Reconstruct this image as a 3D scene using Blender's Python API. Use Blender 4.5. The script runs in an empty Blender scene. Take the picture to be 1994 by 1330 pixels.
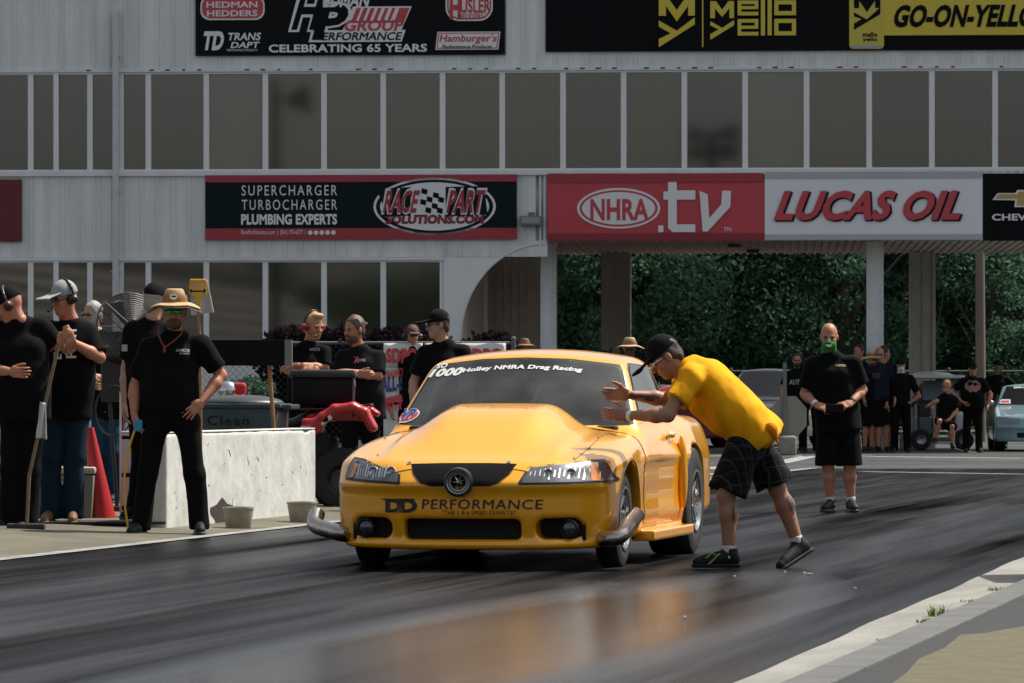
import bpy, bmesh, math, random, os
import numpy as np
from mathutils import Vector, Matrix
QUICK = False
C = bpy.data.collections.new('scene'); bpy.context.scene.collection.children.link(C)
SC = bpy.context.scene
# ------------------------------------------------------------------ camera, world, sun, exposure
F = 9000.0; HOR = 772.0; CH = 1.1          # focal length in photo pixels, horizon row, camera height
cam = bpy.data.cameras.new('camera'); camo = bpy.data.objects.new('camera', cam); SC.collection.objects.link(camo)
cam.sensor_width = 36; cam.lens = F/1994*36; cam.shift_y = (HOR-665)/1994
cam.clip_start = .5; cam.clip_end = 3000
camo.location = (0, 0, CH); camo.rotation_euler = (math.pi/2, 0, 0); SC.camera = camo
cam.dof.use_dof = True; cam.dof.focus_distance = 30.5; cam.dof.aperture_fstop = 22
SUN_EL, SUN_AZ = 58, 62       # azimuth clockwise from +Y (view direction): sun high, beyond and to the right
w = bpy.data.worlds.new('World'); SC.world = w; w.use_nodes = True
nt = w.node_tree; nt.nodes.clear()
sky = nt.nodes.new('ShaderNodeTexSky'); sky.sky_type = 'NISHITA'; sky.sun_disc = False
sky.sun_elevation = math.radians(SUN_EL); sky.sun_rotation = math.radians(SUN_AZ)
sky.dust_density = 3.0; sky.air_density = 1.0
bg = nt.nodes.new('ShaderNodeBackground'); bg.inputs[1].default_value = .10
wo = nt.nodes.new('ShaderNodeOutputWorld'); hs = nt.nodes.new('ShaderNodeHueSaturation'); hs.inputs['Saturation'].default_value = .38; nt.links.new(sky.outputs[0], hs.inputs['Color']); nt.links.new(hs.outputs[0], bg.inputs[0]); nt.links.new(bg.outputs[0], wo.inputs[0])
sl = bpy.data.lights.new('sun', 'SUN'); sl.energy = 4.5; sl.angle = math.radians(.9); sl.color = (1, .95, .86)
so = bpy.data.objects.new('sun', sl); SC.collection.objects.link(so)
el, az = math.radians(SUN_EL), math.radians(SUN_AZ)
sd = Vector((math.sin(az)*math.cos(el), math.cos(az)*math.cos(el), math.sin(el)))
so.rotation_euler = sd.to_track_quat('Z', 'Y').to_euler()
SC.view_settings.view_transform = 'Standard'; SC.view_settings.look = 'None'
SC.view_settings.exposure = .50; SC.view_settings.gamma = 1
# ------------------------------------------------------------------ helpers
def S2Y(s): return F/s
def P(px, py, s): return Vector(((px-997)/s, F/s, CH+(HOR-py)/s))
TA = math.radians(11.5); ca, sa = math.cos(TA), math.sin(TA)
def UV(X, Y): return (X*ca-Y*sa, X*sa+Y*ca)          # world -> track coords
def XY(u, v): return (u*ca+v*sa, -u*sa+v*ca)
def ground_s(py, z=0): return (py-HOR)/(CH-z)

MATS = {}
def mat(name, col, rough=.6, metal=0, spec=.5, var=0, vscale=4, bump=0, bscale=60, coat=0, cior=1.5, emit=None, sheen=0, vcol=None, trans=0, stretch=None, bdet=5):
    if name in MATS: return MATS[name]
    m = bpy.data.materials.new(name); m.use_nodes = True; MATS[name] = m
    n = m.node_tree.nodes; l = m.node_tree.links; b = n['Principled BSDF']
    c = tuple(col)+(1,)
    b.inputs['Base Color'].default_value = c; b.inputs['Roughness'].default_value = rough
    b.inputs['Metallic'].default_value = metal; b.inputs['Specular IOR Level'].default_value = spec
    b.inputs['Coat Weight'].default_value = coat; b.inputs['Coat Roughness'].default_value = .04; b.inputs['Coat IOR'].default_value = cior; b.inputs['Coat Tint'].default_value = (.95, .86, .72, 1) if cior > 1.6 else (1, 1, 1, 1)
    if sheen: b.inputs['Sheen Weight'].default_value = sheen
    if trans: b.inputs['Transmission Weight'].default_value = trans
    m.diffuse_color = c
    if var or bump:
        tc = n.new('ShaderNodeTexCoord'); mp = n.new('ShaderNodeMapping'); l.new(tc.outputs['Object'], mp.inputs[0])
        if stretch: mp.inputs['Scale'].default_value = stretch
    if var:
        t = n.new('ShaderNodeTexNoise'); t.inputs['Scale'].default_value = vscale; t.inputs['Detail'].default_value = 6; t.inputs['Roughness'].default_value = .65
        l.new(mp.outputs[0], t.inputs[0])
        r = n.new('ShaderNodeMapRange'); r.inputs[1].default_value = .3; r.inputs[2].default_value = .7; l.new(t.outputs[0], r.inputs[0])
        x = n.new('ShaderNodeMix'); x.data_type = 'RGBA'; l.new(r.outputs[0], x.inputs[0])
        c2 = vcol if vcol else tuple(v*(1-var) for v in col)
        x.inputs[6].default_value = c; x.inputs[7].default_value = tuple(c2)+(1,); l.new(x.outputs[2], b.inputs['Base Color'])
    if bump:
        t = n.new('ShaderNodeTexNoise'); t.inputs['Scale'].default_value = bscale; t.inputs['Detail'].default_value = bdet; l.new(mp.outputs[0], t.inputs[0])
        bp = n.new('ShaderNodeBump'); bp.inputs['Strength'].default_value = 1; bp.inputs['Distance'].default_value = bump; l.new(t.outputs[0], bp.inputs['Height']); l.new(bp.outputs[0], b.inputs['Normal'])
    return m

def tag(o, label=None, cat=None, group=None, kind=None):
    if label: o['label'] = label
    if cat: o['category'] = cat
    if group: o['group'] = group
    if kind: o['kind'] = kind
    return o
def empty(name, loc, rz=0, label=None, cat=None, group=None):
    o = bpy.data.objects.new(name, None); C.objects.link(o); o.location = loc; o.rotation_euler = (0, 0, rz); o.empty_display_size = .2
    return tag(o, label, cat, group)
def mesh_obj(name, vs, fs, m, parent=None, smooth=False, loc=None, rz=0):
    me = bpy.data.meshes.new(name)
    me.from_pydata([tuple(map(float, v)) for v in vs], [], [tuple(map(int, f)) for f in fs]); me.update()
    if smooth: me.polygons.foreach_set('use_smooth', [True]*len(me.polygons))
    me.materials.append(m)
    o = bpy.data.objects.new(name, me); C.objects.link(o)
    if parent is not None: o.parent = parent
    if loc is not None: o.location = loc
    if rz: o.rotation_euler = (0, 0, rz)
    return o
class MB:
    """collects shapes into one mesh"""
    def __init__(s): s.bm = bmesh.new()
    def box(s, c, d, rot=None, bevel=0, taper=None):
        m = Matrix.Translation(Vector(c))
        if rot is not None: m = m @ (rot.to_4x4() if isinstance(rot, Matrix) else Matrix.Rotation(rot, 4, 'Z'))
        t = bmesh.new(); bmesh.ops.create_cube(t, size=1)
        for v in t.verts:
            k = taper if (taper and v.co.z > 0) else 1
            v.co = Vector((v.co.x*d[0]*k, v.co.y*d[1]*k, v.co.z*d[2]))
        if bevel: bmesh.ops.bevel(t, geom=t.edges[:], offset=bevel, segments=2, affect='EDGES', profile=.5)
        t.transform(m); s._add(t); return s
    def _add(s, t):
        me = bpy.data.meshes.new('t'); t.to_mesh(me); t.free(); s.bm.from_mesh(me); bpy.data.meshes.remove(me)
    def cone(s, a, b, ra, rb=None, seg=16, caps=True):
        a, b = Vector(a), Vector(b); rb = ra if rb is None else rb
        d = b-a; t = bmesh.new()
        bmesh.ops.create_cone(t, cap_ends=caps, segments=seg, radius1=max(ra, 1e-5), radius2=max(rb, 1e-5), depth=d.length)
        t.transform(Matrix.Translation((a+b)/2) @ d.to_track_quat('Z', 'Y').to_matrix().to_4x4()); s._add(t); return s
    def tube(s, pts, r, seg=8):
        pts = [Vector(p) for p in pts]; rs = r if isinstance(r, (list, tuple)) else [r]*len(pts)
        prev = None; up = Vector((0, 0, 1))
        n = len(pts)
        for i, p in enumerate(pts):
            d = (pts[min(i+1, n-1)]-pts[max(i-1, 0)]).normalized()
            if i == 0:
                x = d.cross(up if abs(d.z) < .9 else Vector((1, 0, 0))).normalized()
            else: x = (x-d*x.dot(d)).normalized()
            y = d.cross(x)
            ring = [s.bm.verts.new(p+(x*math.cos(2*math.pi*k/seg)+y*math.sin(2*math.pi*k/seg))*rs[i]) for k in range(seg)]
            if prev:
                for k in range(seg): s.bm.faces.new((prev[k], prev[(k+1) % seg], ring[(k+1) % seg], ring[k]))
            else: s.bm.faces.new(ring[::-1])
            prev = ring
        s.bm.faces.new(prev); return s
    def lathe(s, prof, mtx=Matrix(), seg=32, a0=0, a1=2*math.pi):
        full = abs(a1-a0-2*math.pi) < 1e-6; n = seg if full else seg+1; rings = []
        for (r, z) in prof:
            rings.append([s.bm.verts.new(mtx @ Vector((r*math.cos(a0+(a1-a0)*k/seg), r*math.sin(a0+(a1-a0)*k/seg), z))) for k in range(n)])
        for i in range(len(rings)-1):
            for k in range(seg):
                k2 = (k+1) % n
                s.bm.faces.new((rings[i][k], rings[i][k2], rings[i+1][k2], rings[i+1][k]))
        return s
    def poly(s, pts, thick=None, mtx=None):
        vs = [s.bm.verts.new(Vector(p) if mtx is None else mtx @ Vector(p)) for p in pts]
        f = s.bm.faces.new(vs)
        if thick is not None:
            r = bmesh.ops.extrude_face_region(s.bm, geom=[f])
            for v in r['geom']:
                if isinstance(v, bmesh.types.BMVert): v.co += Vector(thick)
        return s
    def sphere(s, c, r, seg=16):
        t = bmesh.new(); bmesh.ops.create_uvsphere(t, u_segments=seg, v_segments=seg//2+2, radius=1)
        rr = r if isinstance(r, (list, tuple)) else (r, r, r)
        for v in t.verts: v.co = Vector((v.co.x*rr[0], v.co.y*rr[1], v.co.z*rr[2]))+Vector(c)
        s._add(t); return s
    def build(s, name, m, parent=None, smooth=False, loc=None, rz=0, auto=35):
        bmesh.ops.recalc_face_normals(s.bm, faces=s.bm.faces[:])
        me = bpy.data.meshes.new(name)
        if smooth:
            for e in s.bm.edges:
                if len(e.link_faces) == 2 and e.calc_face_angle(0) > math.radians(auto): e.smooth = False
            for f in s.bm.faces: f.smooth = True
        s.bm.to_mesh(me); s.bm.free(); me.materials.append(m)
        o = bpy.data.objects.new(name, me); C.objects.link(o)
        if parent is not None: o.parent = parent
        if loc is not None: o.location = loc
        if rz: o.rotation_euler = (0, 0, rz)
        return o
_tc = {}
def text_bm(body, bold=0, spacing=1, res=3, shear=0):
    cu = bpy.data.curves.new('t', 'FONT'); cu.body = body; cu.size = 1; cu.resolution_u = res
    cu.space_character = spacing*(1+bold*.9); cu.fill_mode = 'FRONT'; cu.shear = shear
    o = bpy.data.objects.new('t', cu); SC.collection.objects.link(o)
    dg = bpy.context.evaluated_depsgraph_get(); dg.update()
    me = bpy.data.meshes.new_from_object(o.evaluated_get(dg))
    bm = bmesh.new(); bm.from_mesh(me); bpy.data.objects.remove(o); bpy.data.curves.remove(cu); bpy.data.meshes.remove(me)
    bmesh.ops.remove_doubles(bm, verts=bm.verts[:], dist=.004)
    if bold:                                     # embolden: push every outline vertex outwards by a mitred amount
        mv = {}
        for v in bm.verts:
            ns = []
            for e in v.link_edges:
                if len(e.link_faces) != 1: continue
                d = (e.verts[1].co-e.verts[0].co).normalized(); n_ = Vector((d.y, -d.x, 0)); c = e.link_faces[0].calc_center_median()
                if n_.dot(c-e.verts[0].co) > 0: n_ = -n_
                ns.append(n_)
            if len(ns) >= 2:
                m_ = ns[0]+ns[1]; L = m_.length
                if L > .2: m_ /= L; mv[v] = m_*min(1.8, 1/max(.3, m_.dot(ns[0])))
                else: mv[v] = ns[0]
        for v, d in mv.items(): v.co += d*bold
    return bm
def fit2d(bm, x0, x1, z0, z1):
    xs = [v.co.x for v in bm.verts]; ys = [v.co.y for v in bm.verts]
    a, b, c, d = min(xs), max(xs), min(ys), max(ys)
    for v in bm.verts:
        v.co = Vector((x0+(v.co.x-a)/(b-a)*(x1-x0), 0, z0+(v.co.y-c)/(d-c)*(z1-z0)))
    return bm
def bm_out(bm, name, m, parent, mtx=None, fn=None):
    if mtx is not None: bm.transform(mtx)
    if fn:
        for v in bm.verts: v.co = fn(v.co)
    me = bpy.data.meshes.new(name); bm.to_mesh(me); bm.free(); me.materials.append(m)
    o = bpy.data.objects.new(name, me); C.objects.link(o); o.parent = parent; return o
# ------------------------------------------------------------------ implicit surfaces (smooth unions -> surface nets)
def _polyg(D, lo, h):
    nx, ny, nz = D.shape; S = D < 0
    c = [S[i:nx-1+i, j:ny-1+j, k:nz-1+k] for i in (0, 1) for j in (0, 1) for k in (0, 1)]
    sm = sum(x.astype(np.int8) for x in c); act = (sm > 0) & (sm < 8)
    idx = np.full(act.shape, -1, np.int64); I = np.argwhere(act); idx[act] = np.arange(len(I))
    acc = np.zeros((len(I), 3)); cnt = np.zeros(len(I))
    for ax in range(3):
        o = [a for a in range(3) if a != ax]
        for p in (0, 1):
            for q in (0, 1):
                A = I.copy(); A[:, o[0]] += p; A[:, o[1]] += q; B = A.copy(); B[:, ax] += 1
                da = D[A[:, 0], A[:, 1], A[:, 2]]; db = D[B[:, 0], B[:, 1], B[:, 2]]
                m = (da < 0) != (db < 0); t = np.where(m, da/np.where(m, da-db, 1), 0)
                pt = A.astype(float); pt[:, ax] += t
                acc[m] += pt[m]; cnt[m] += 1
    V = acc/cnt[:, None]*h+lo
    faces = []
    for ax in range(3):
        sl = [slice(None)]*3; sl2 = [slice(None)]*3; sl[ax] = slice(0, -1); sl2[ax] = slice(1, None)
        a, b = S[tuple(sl)], S[tuple(sl2)]
        o = [x for x in range(3) if x != ax]
        E = np.argwhere(a != b); E = E[(E[:, o[0]] > 0) & (E[:, o[1]] > 0) & (E[:, o[0]] < D.shape[o[0]]-1) & (E[:, o[1]] < D.shape[o[1]]-1)]
        if not len(E): continue
        ins = a[E[:, 0], E[:, 1], E[:, 2]]
        def g(p, q):
            X = E.copy(); X[:, o[0]] -= p; X[:, o[1]] -= q; return idx[X[:, 0], X[:, 1], X[:, 2]]
        Q = np.stack([g(1, 1), g(0, 1), g(0, 0), g(1, 0)], 1)
        if ax == 1: ins = ~ins
        Q[~ins] = Q[~ins][:, ::-1]; faces.append(Q)
    return V, np.concatenate(faces) if faces else np.zeros((0, 4), int)
class Grid:
    def __init__(s, lo, hi, h):
        s.lo = np.array(lo, float)-.0007; s.h = h; n = np.ceil((np.array(hi)-s.lo)/h).astype(int)+1
        s.D = np.full(n, .2); s.n = n
    def sub(s, lo, hi):
        a = np.clip(np.floor((np.array(lo)-s.lo)/s.h).astype(int), 0, s.n); b = np.clip(np.ceil((np.array(hi)-s.lo)/s.h).astype(int)+1, 0, s.n)
        if (b <= a).any(): return None
        ax = [s.lo[i]+s.h*np.arange(a[i], b[i]) for i in range(3)]
        return tuple(slice(a[i], b[i]) for i in range(3)), np.stack(np.meshgrid(*ax, indexing='ij'), -1)
    def _mix(s, sl, d, k, cut):
        D = s.D[sl]
        if cut:
            hh = np.clip(k-abs(D+d), 0, None)/max(k, 1e-6); s.D[sl] = np.maximum(D, -d)+hh*hh*k/4
        else:
            hh = np.clip(k-abs(D-d), 0, None)/max(k, 1e-6); s.D[sl] = np.minimum(D, d)-hh*hh*k/4
    def cone(s, a, b, ra, rb=None, k=.03, clip=None, cut=False, flat=None):
        a = np.array(a, float); b = np.array(b, float); rb = ra if rb is None else rb
        R = max(ra, rb)+k+.02; r = s.sub(np.minimum(a, b)-R, np.maximum(a, b)+R)
        if r is None: return s
        sl, X = r; ab = b-a; L2 = max(ab@ab, 1e-9); t = np.clip(((X-a)@ab)/L2, 0, 1)
        q = X-a-t[..., None]*ab
        if flat is not None:                       # flatten along a direction: (dir, factor)
            fd, ff = np.array(flat[0]), flat[1]; q = q+(q@fd)[..., None]*fd*(1/ff-1)
        d = np.sqrt((q**2).sum(-1))-(ra+(rb-ra)*t)
        if flat is not None: d = d*flat[1] if flat[1] < 1 else d
        if clip:
            for (p, nrm) in clip: d = np.maximum(d, (X-np.array(p))@np.array(nrm))
        s._mix(sl, d, k, cut); return s
    def ell(s, c, r, k=.03, clip=None, cut=False, M=None):
        c = np.array(c, float); r = np.array(r, float); R = (max(r) if M is not None else r)+k+.02
        g = s.sub(c-R, c+R)
        if g is None: return s
        sl, X = g; q = X-c
        if M is not None: q = q@M
        qn = q/r; l = np.sqrt((qn**2).sum(-1))+1e-9; l2 = np.sqrt(((qn/r)**2).sum(-1))+1e-9
        d = l*(l-1)/l2
        if clip:
            for (p, nrm) in clip: d = np.maximum(d, (X-np.array(p))@np.array(nrm))
        s._mix(sl, d, k, cut); return s
    def box(s, c, hd, r=.01, k=.02, cut=False, M=None):
        c = np.array(c, float); hd = np.array(hd, float); R = (np.linalg.norm(hd) if M is not None else hd)+k+.02
        g = s.sub(c-R, c+R)
        if g is None: return s
        sl, X = g; q = X-c
        if M is not None: q = q@M
        q = abs(q)-hd+r; d = np.sqrt((np.maximum(q, 0)**2).sum(-1))+np.minimum(q.max(-1), 0)-r
        s._mix(sl, d, k, cut); return s
    def noise(s, amp, f, seed=0, dirs=((1, .3, .5), (.4, 1, -.3), (-.2, .5, 1))):
        rr = random.Random(seed); sl, X = s.sub(s.lo, s.lo+s.h*s.n)
        W = np.zeros(X.shape[:3])
        for i in range(5):
            d = np.array([rr.uniform(-1, 1), rr.uniform(-1, 1), rr.uniform(-.6, .6)]); d *= f*rr.uniform(.7, 1.8)
            d2 = np.array([rr.uniform(-1, 1), rr.uniform(-1, 1), rr.uniform(-1, 1)])*f*.7
            W += np.sin(X@d+1.5*np.sin(X@d2+rr.uniform(0, 6))+rr.uniform(0, 6))
        s.D += W*amp/3; return s
    def mesh(s): return _polyg(s.D, s.lo, s.h)
def nobj(name, parts, m, parent, smooth=True):
    """parts: list of (V,F[,3x3 or 4x4 matrix])"""
    Vs, Fs, o = [], [], 0
    for p in parts:
        V, Fc = p[0], p[1]
        if len(p) > 2 and p[2] is not None:
            M = np.array(p[2]); V = V@M[:3, :3].T+(M[:3, 3] if M.shape[1] == 4 else 0)
        Vs.append(V); Fs.append(Fc+o); o += len(V)
    V = np.concatenate(Vs); Fc = np.concatenate(Fs)
    me = bpy.data.meshes.new(name); me.vertices.add(len(V)); me.vertices.foreach_set('co', V.astype(np.float32).ravel())
    me.loops.add(len(Fc)*4); me.loops.foreach_set('vertex_index', Fc.astype(np.int32).ravel())
    me.polygons.add(len(Fc)); me.polygons.foreach_set('loop_start', np.arange(0, len(Fc)*4, 4, dtype=np.int32))
    me.update(calc_edges=True); me.validate()
    if smooth: me.polygons.foreach_set('use_smooth', [True]*len(me.polygons))
    me.materials.append(m); o = bpy.data.objects.new(name, me); C.objects.link(o)
    if parent is not None: o.parent = parent
    return o
# ------------------------------------------------------------------ the setting: ground, lane, kerb, markings
def ground_mat(name, base, hi, lane=False, rough=.5):
    m = bpy.data.materials.new(name); m.use_nodes = True; n = m.node_tree.nodes; l = m.node_tree.links; b = n['Principled BSDF']
    tc = n.new('ShaderNodeTexCoord')
    def noise(sc, scale, det=6, rg=.6):
        mp = n.new('ShaderNodeMapping'); mp.inputs['Scale'].default_value = sc; l.new(tc.outputs['Object'], mp.inputs[0])
        t = n.new('ShaderNodeTexNoise'); t.inputs['Scale'].default_value = scale; t.inputs['Detail'].default_value = det; t.inputs['Roughness'].default_value = rg
        l.new(mp.outputs[0], t.inputs[0]); return t.outputs[0]
    def rng(s, a, b_, c=0, d=1):
        r = n.new('ShaderNodeMapRange'); r.inputs[1].default_value = a; r.inputs[2].default_value = b_; r.inputs[3].default_value = c; r.inputs[4].default_value = d; l.new(s, r.inputs[0]); return r.outputs[0]
    def mix(f, a, b_):
        x = n.new('ShaderNodeMix'); x.data_type = 'RGBA'; l.new(f, x.inputs[0])
        for i, v in ((6, a), (7, b_)):
            if isinstance(v, tuple): x.inputs[i].default_value = v+(1,)
            else: l.new(v, x.inputs[i])
        return x.outputs[2]
    fine = noise((1, .35, 1), 46, 4, .75) if lane else noise((1, 1, 1), 90, 3, .7); big = noise((1, 1, 1), .35, 5)
    if lane:
        st = noise((1.5, .055, 1), 1.5, 5, .6); st2 = noise((2.6, .07, 1), 1.7, 4, .55)
        col = mix(rng(st, .40, .62), base, hi); col = mix(rng(st2, .48, .60), col, tuple(v*.45 for v in base))
    else:
        st = noise((.25, 1.5, 1), 1.2, 7, .7)
        col = mix(rng(st, .45, .62), base, hi); col = mix(rng(big, .35, .65), col, tuple(v*.7 for v in base))
    col = mix(rng(fine, .56, .78, 0, .45 if lane else .5), col, tuple(min(1, v*2.2) for v in hi))
    l.new(col, b.inputs['Base Color'])
    b.inputs['Roughness'].default_value = rough
    b.inputs['Specular IOR Level'].default_value = .34 if lane else .2
    bp = n.new('ShaderNodeBump'); bp.inputs['Distance'].default_value = .0022 if lane else .004; bp.inputs['Strength'].default_value = .6
    l.new(fine, bp.inputs['Height']); l.new(bp.outputs[0], b.inputs['Normal'])
    if lane:
        wet = noise((.9, .035, 1), 1.1, 3, .5); spw = rng(wet, .38, .62, .035, .0)
        # a glossier tongue of fresh traction rubber in front of the car
        mp = n.new('ShaderNodeMapping'); mp.vector_type = 'TEXTURE'; mp.inputs['Location'].default_value = (-4.15, 20.3, 0); mp.inputs['Scale'].default_value = (1.15, 8.5, 1); l.new(tc.outputs['Object'], mp.inputs[0])
        gr = n.new('ShaderNodeTexGradient'); gr.gradient_type = 'SPHERICAL'; l.new(mp.outputs[0], gr.inputs[0])
        base_r = rng(wet, .36, .64, .27, .50); mr = n.new('ShaderNodeMix'); mr.data_type = 'FLOAT'; l.new(rng(gr.outputs[0], 0, .45, 0, 1), mr.inputs[0]); l.new(base_r, mr.inputs[2]); mr.inputs[3].default_value = .15; l.new(mr.outputs[0], b.inputs['Roughness'])
        m3 = n.new('ShaderNodeMix'); m3.data_type = 'FLOAT'; l.new(rng(gr.outputs[0], 0, .45, 0, 1), m3.inputs[0]); l.new(spw, m3.inputs[2]); m3.inputs[3].default_value = .38; l.new(m3.outputs[0], b.inputs['Specular IOR Level'])
    return m
M_apron = ground_mat('apron_asphalt', (.045, .045, .046), (.10, .10, .098), rough=.75)
M_lane = ground_mat('rubbered_asphalt', (.006, .006, .0065), (.026, .026, .0265), lane=True, rough=.17)
M_conc = mat('old_concrete', (.135, .12, .075), .9, var=.45, vscale=1.3, bump=.004, bscale=40, vcol=(.065, .06, .045))
def sheet(name, u0, u1, v0, v1, z, m, nu=1, nv=1, zf=None):
    vs, fs = [], []
    for j in range(nv+1):
        for i in range(nu+1):
            u = u0+(u1-u0)*i/nu; v = v0+(v1-v0)*j/nv; vs.append((u, v, z if zf is None else zf(u, v)))
    for j in range(nv):
        for i in range(nu): a = j*(nu+1)+i; fs.append((a, a+1, a+nu+2, a+nu+1))
    o = mesh_obj(name, vs, fs, m, rz=-TA); tag(o, kind='structure'); return o
sheet('ground', -900, 900, -300, 1500, 0, M_apron)
sheet('racing_lane', -9.45, -2.5, -40, 70, .005, M_lane)
sheet('grass_verge', -900, 900, 118, 1500, .01, mat('verge_grass', (.05, .075, .025), .95, var=.4, vscale=.8))
# raised concrete standing area left of the lane
def lz(u, v): return .004+.06*min(1, max(0, (-9.55-u)/1.6))
sheet('pavement', -13.5, -9.5, 10, 62, 0, M_conc, 24, 1, lz)
sheet('lane_edge_line', -9.62, -9.47, 10, 70, .011, mat('worn_white_line', (.33, .33, .31), .8, var=.6, vscale=3, vcol=(.10, .10, .10)))
# right side: worn white strip, kerb with a gap, asphalt coloured dark for a cast shadow and sandy patch
M_strip = mat('worn_white_paint', (.27, .26, .23), .8, var=.6, vscale=2.2, vcol=(.14, .135, .12), bump=.002, bscale=50, stretch=(1, .25, 1))
vs = []; rr = random.Random(3)
n = 160
for i in range(n+1):
    v = 12+40*i/n
    vs += [(-2.68-.012*(v-17)-.008*math.sin(v*.9)-.006*math.sin(v*2.3+1), v, .0095), (-2.49, v, .0095)]
o = mesh_obj('painted_strip', vs, [(2*i, 2*i+1, 2*i+3, 2*i+2) for i in range(n)], M_strip, rz=-TA); tag(o, kind='structure')
# rubbered feather over the strip's edge
M_kerb = mat('kerb_concrete', (.12, .12, .115), .85, var=.4, vscale=3, bump=.003, bscale=60)
mb = MB(); v = 8
while v < 52:
    L = 2.4+rr.random()*.3; mb.box((-2.362, v+L/2, .018), (.185, L-.012, .034), bevel=.006); v += L
tag(mb.build('kerb', M_kerb, rz=-TA), kind='structure')
sheet('kerb_gap', -2.495, -2.455, 8, 52, .012, mat('dark_gap', (.008, .008, .008), .9))
sheet('shoulder', -2.27, 1.5, 8, 52, .02, mat('shadow_toned_asphalt', (.028, .028, .03), .9, var=.4, vscale=5, bump=.003))  # the wide cast shadow here is put into the asphalt's dark colour
# sandy patch with an uneven border
pts = []
for (px, py) in [(1718, 1345), (1765, 1310), (1790, 1282), (1838, 1262), (1870, 1236), (1915, 1233), (1960, 1225), (2020, 1215), (2100, 1300), (2050, 1380), (1850, 1390), (1720, 1372)]:
    s = ground_s(py, .026); q = P(px, py, s); pts.append((q.x, q.y, .026))
mb = MB(); mb.poly(pts); tag(mb.build('sand_patch', mat('sand', (.115, .10, .055), .95, var=.35, vscale=9, bump=.006, bscale=30)), kind='structure')
# far markings
M_line = mat('white_marking', (.40, .40, .39), .8, var=.5, vscale=6, vcol=(.10, .10, .10))
def mark(name, a, b, wpx):
    pa, pb = [P(x, y, ground_s(y)) for x, y in (a, b)]
    pa.z = pb.z = .006; d = (pb-pa).normalized(); nrm = Vector((-d.y, d.x, 0))*wpx/2
    mb = MB(); mb.poly([pa-nrm, pb-nrm, pb+nrm, pa+nrm]); tag(mb.build(name, M_line), kind='structure')
mark('stage_line', (1688, 889.5), (2000, 893), .65); mark('stage_line', (1378, 914), (1425, 909), .5)
mark('stage_line', (1515, 902), (1583, 888), .35); mark('stage_line', (1378, 889), (1420, 888), .5)
mark('stage_line', (1535, 889), (1690, 886.5), .5); mark('stage_line', (1376, 925), (1440, 921), .4)
mark('stage_line', (1680, 919), (1994, 924), .25)
# small debris on the lane
M_deb = mat('pale_debris', (.55, .55, .5), .6)
for i, (px, py, w_) in enumerate([(1576, 1122, .035), (1566, 1120, .02), (1528, 1118, .02), (1430, 1127, .018), (1665, 1150, .015), (1333, 1207, .02)]):
    q = P(px, py, ground_s(py)); mb = MB(); mb.box((0, 0, .008), (w_, w_*.5, .012), rot=i*.7, bevel=.002)
    o = mb.build('litter_scrap', M_deb, loc=(q.x, q.y, .005)); tag(o, ['white scrap lying behind the raised rear shoe', 'pale crumb touching the scrap behind the rear shoe', 'pale crumb under the raised rear shoe', 'pale crumb between the two shoes of the bending man', 'pale crumb on the lane right of the bending man', 'pale crumb in the orange reflection on the lane'][i], 'litter', 'pale scraps on the lane')
# weeds in the kerb gap
def weed(px, py, n, h, seed, label):
    s = ground_s(py, .01); q = P(px, py, s); r = random.Random(seed); vs, fs = [], []
    for i in range(n):
        a = r.uniform(0, 6.28); l_ = h*r.uniform(.5, 1.1); lean = r.uniform(.2, .9)*l_; bx, by = r.uniform(-.05, .05), r.uniform(-.05, .05)
        d = (math.cos(a), math.sin(a)); p = (-d[1]*.003, d[0]*.003); b0 = len(vs)
        for t in (0, .5, 1):
            w_ = 1-t*.85; cx, cy, cz = bx+d[0]*lean*t*t, by+d[1]*lean*t*t, l_*t*(1-.25*t)
            vs += [(cx+p[0]*w_, cy+p[1]*w_, cz), (cx-p[0]*w_, cy-p[1]*w_, cz)]
        fs += [(b0, b0+1, b0+3, b0+2), (b0+2, b0+3, b0+5, b0+4)]
    o = mesh_obj('weed_tuft', vs, fs, mat('weed_green', (.16, .24, .04), .8, var=.3), loc=(q.x, q.y, .01)); tag(o, label, 'weed', 'weeds growing in the kerb gap')
weed(1827, 1200, 60, .08, 1, 'tallest weed tuft in the gap beside the kerb'); weed(1805, 1213, 90, .035, 2, 'low wide weed tuft just nearer than the tallest one')
weed(1938, 1150, 40, .035, 3, 'small weed tuft in the kerb gap farthest from the camera'); weed(1888, 1172, 40, .025, 4, 'very small weed tuft in the kerb gap between the tallest and farthest tufts')
weed(1728, 1248, 26, .02, 5, 'tiny weed tuft in the kerb gap nearest the camera')
# ------------------------------------------------------------------ trees behind the tower
def leafmesh(name, blobs, n, size, seed, m):
    rg = np.random.default_rng(seed); tot = sum(b[3]**2 for b in blobs); Vs, Fs, o = [], [], 0
    for (x, y, z, r) in blobs:
        k = max(20, int(n*r*r/tot)); d = rg.normal(size=(k, 3)); d /= np.linalg.norm(d, axis=1)[:, None]
        rad = r*rg.uniform(.45, 1.08, k)**.6; c = np.array([x, y, z])+d*rad[:, None]*np.array([1, 1, .8])
        a = rg.normal(size=(k, 3)); a /= np.linalg.norm(a, axis=1)[:, None]; b = np.cross(a, d+rg.normal(size=(k, 3))*.5); b /= np.linalg.norm(b, axis=1)[:, None]
        s = size*rg.uniform(.6, 1.4, k)[:, None]
        V = np.stack([c-a*s, c-b*s*.55, c+a*s, c+b*s*.55], 1).reshape(-1, 3); Vs.append(V)
        Fs.append(np.arange(4*k).reshape(-1, 4)+o); o += 4*k
    me = bpy.data.meshes.new(name); V = np.concatenate(Vs); Fc = np.concatenate(Fs)
    me.from_pydata(V.tolist(), [], Fc.tolist()); me.materials.append(m); return me
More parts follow.
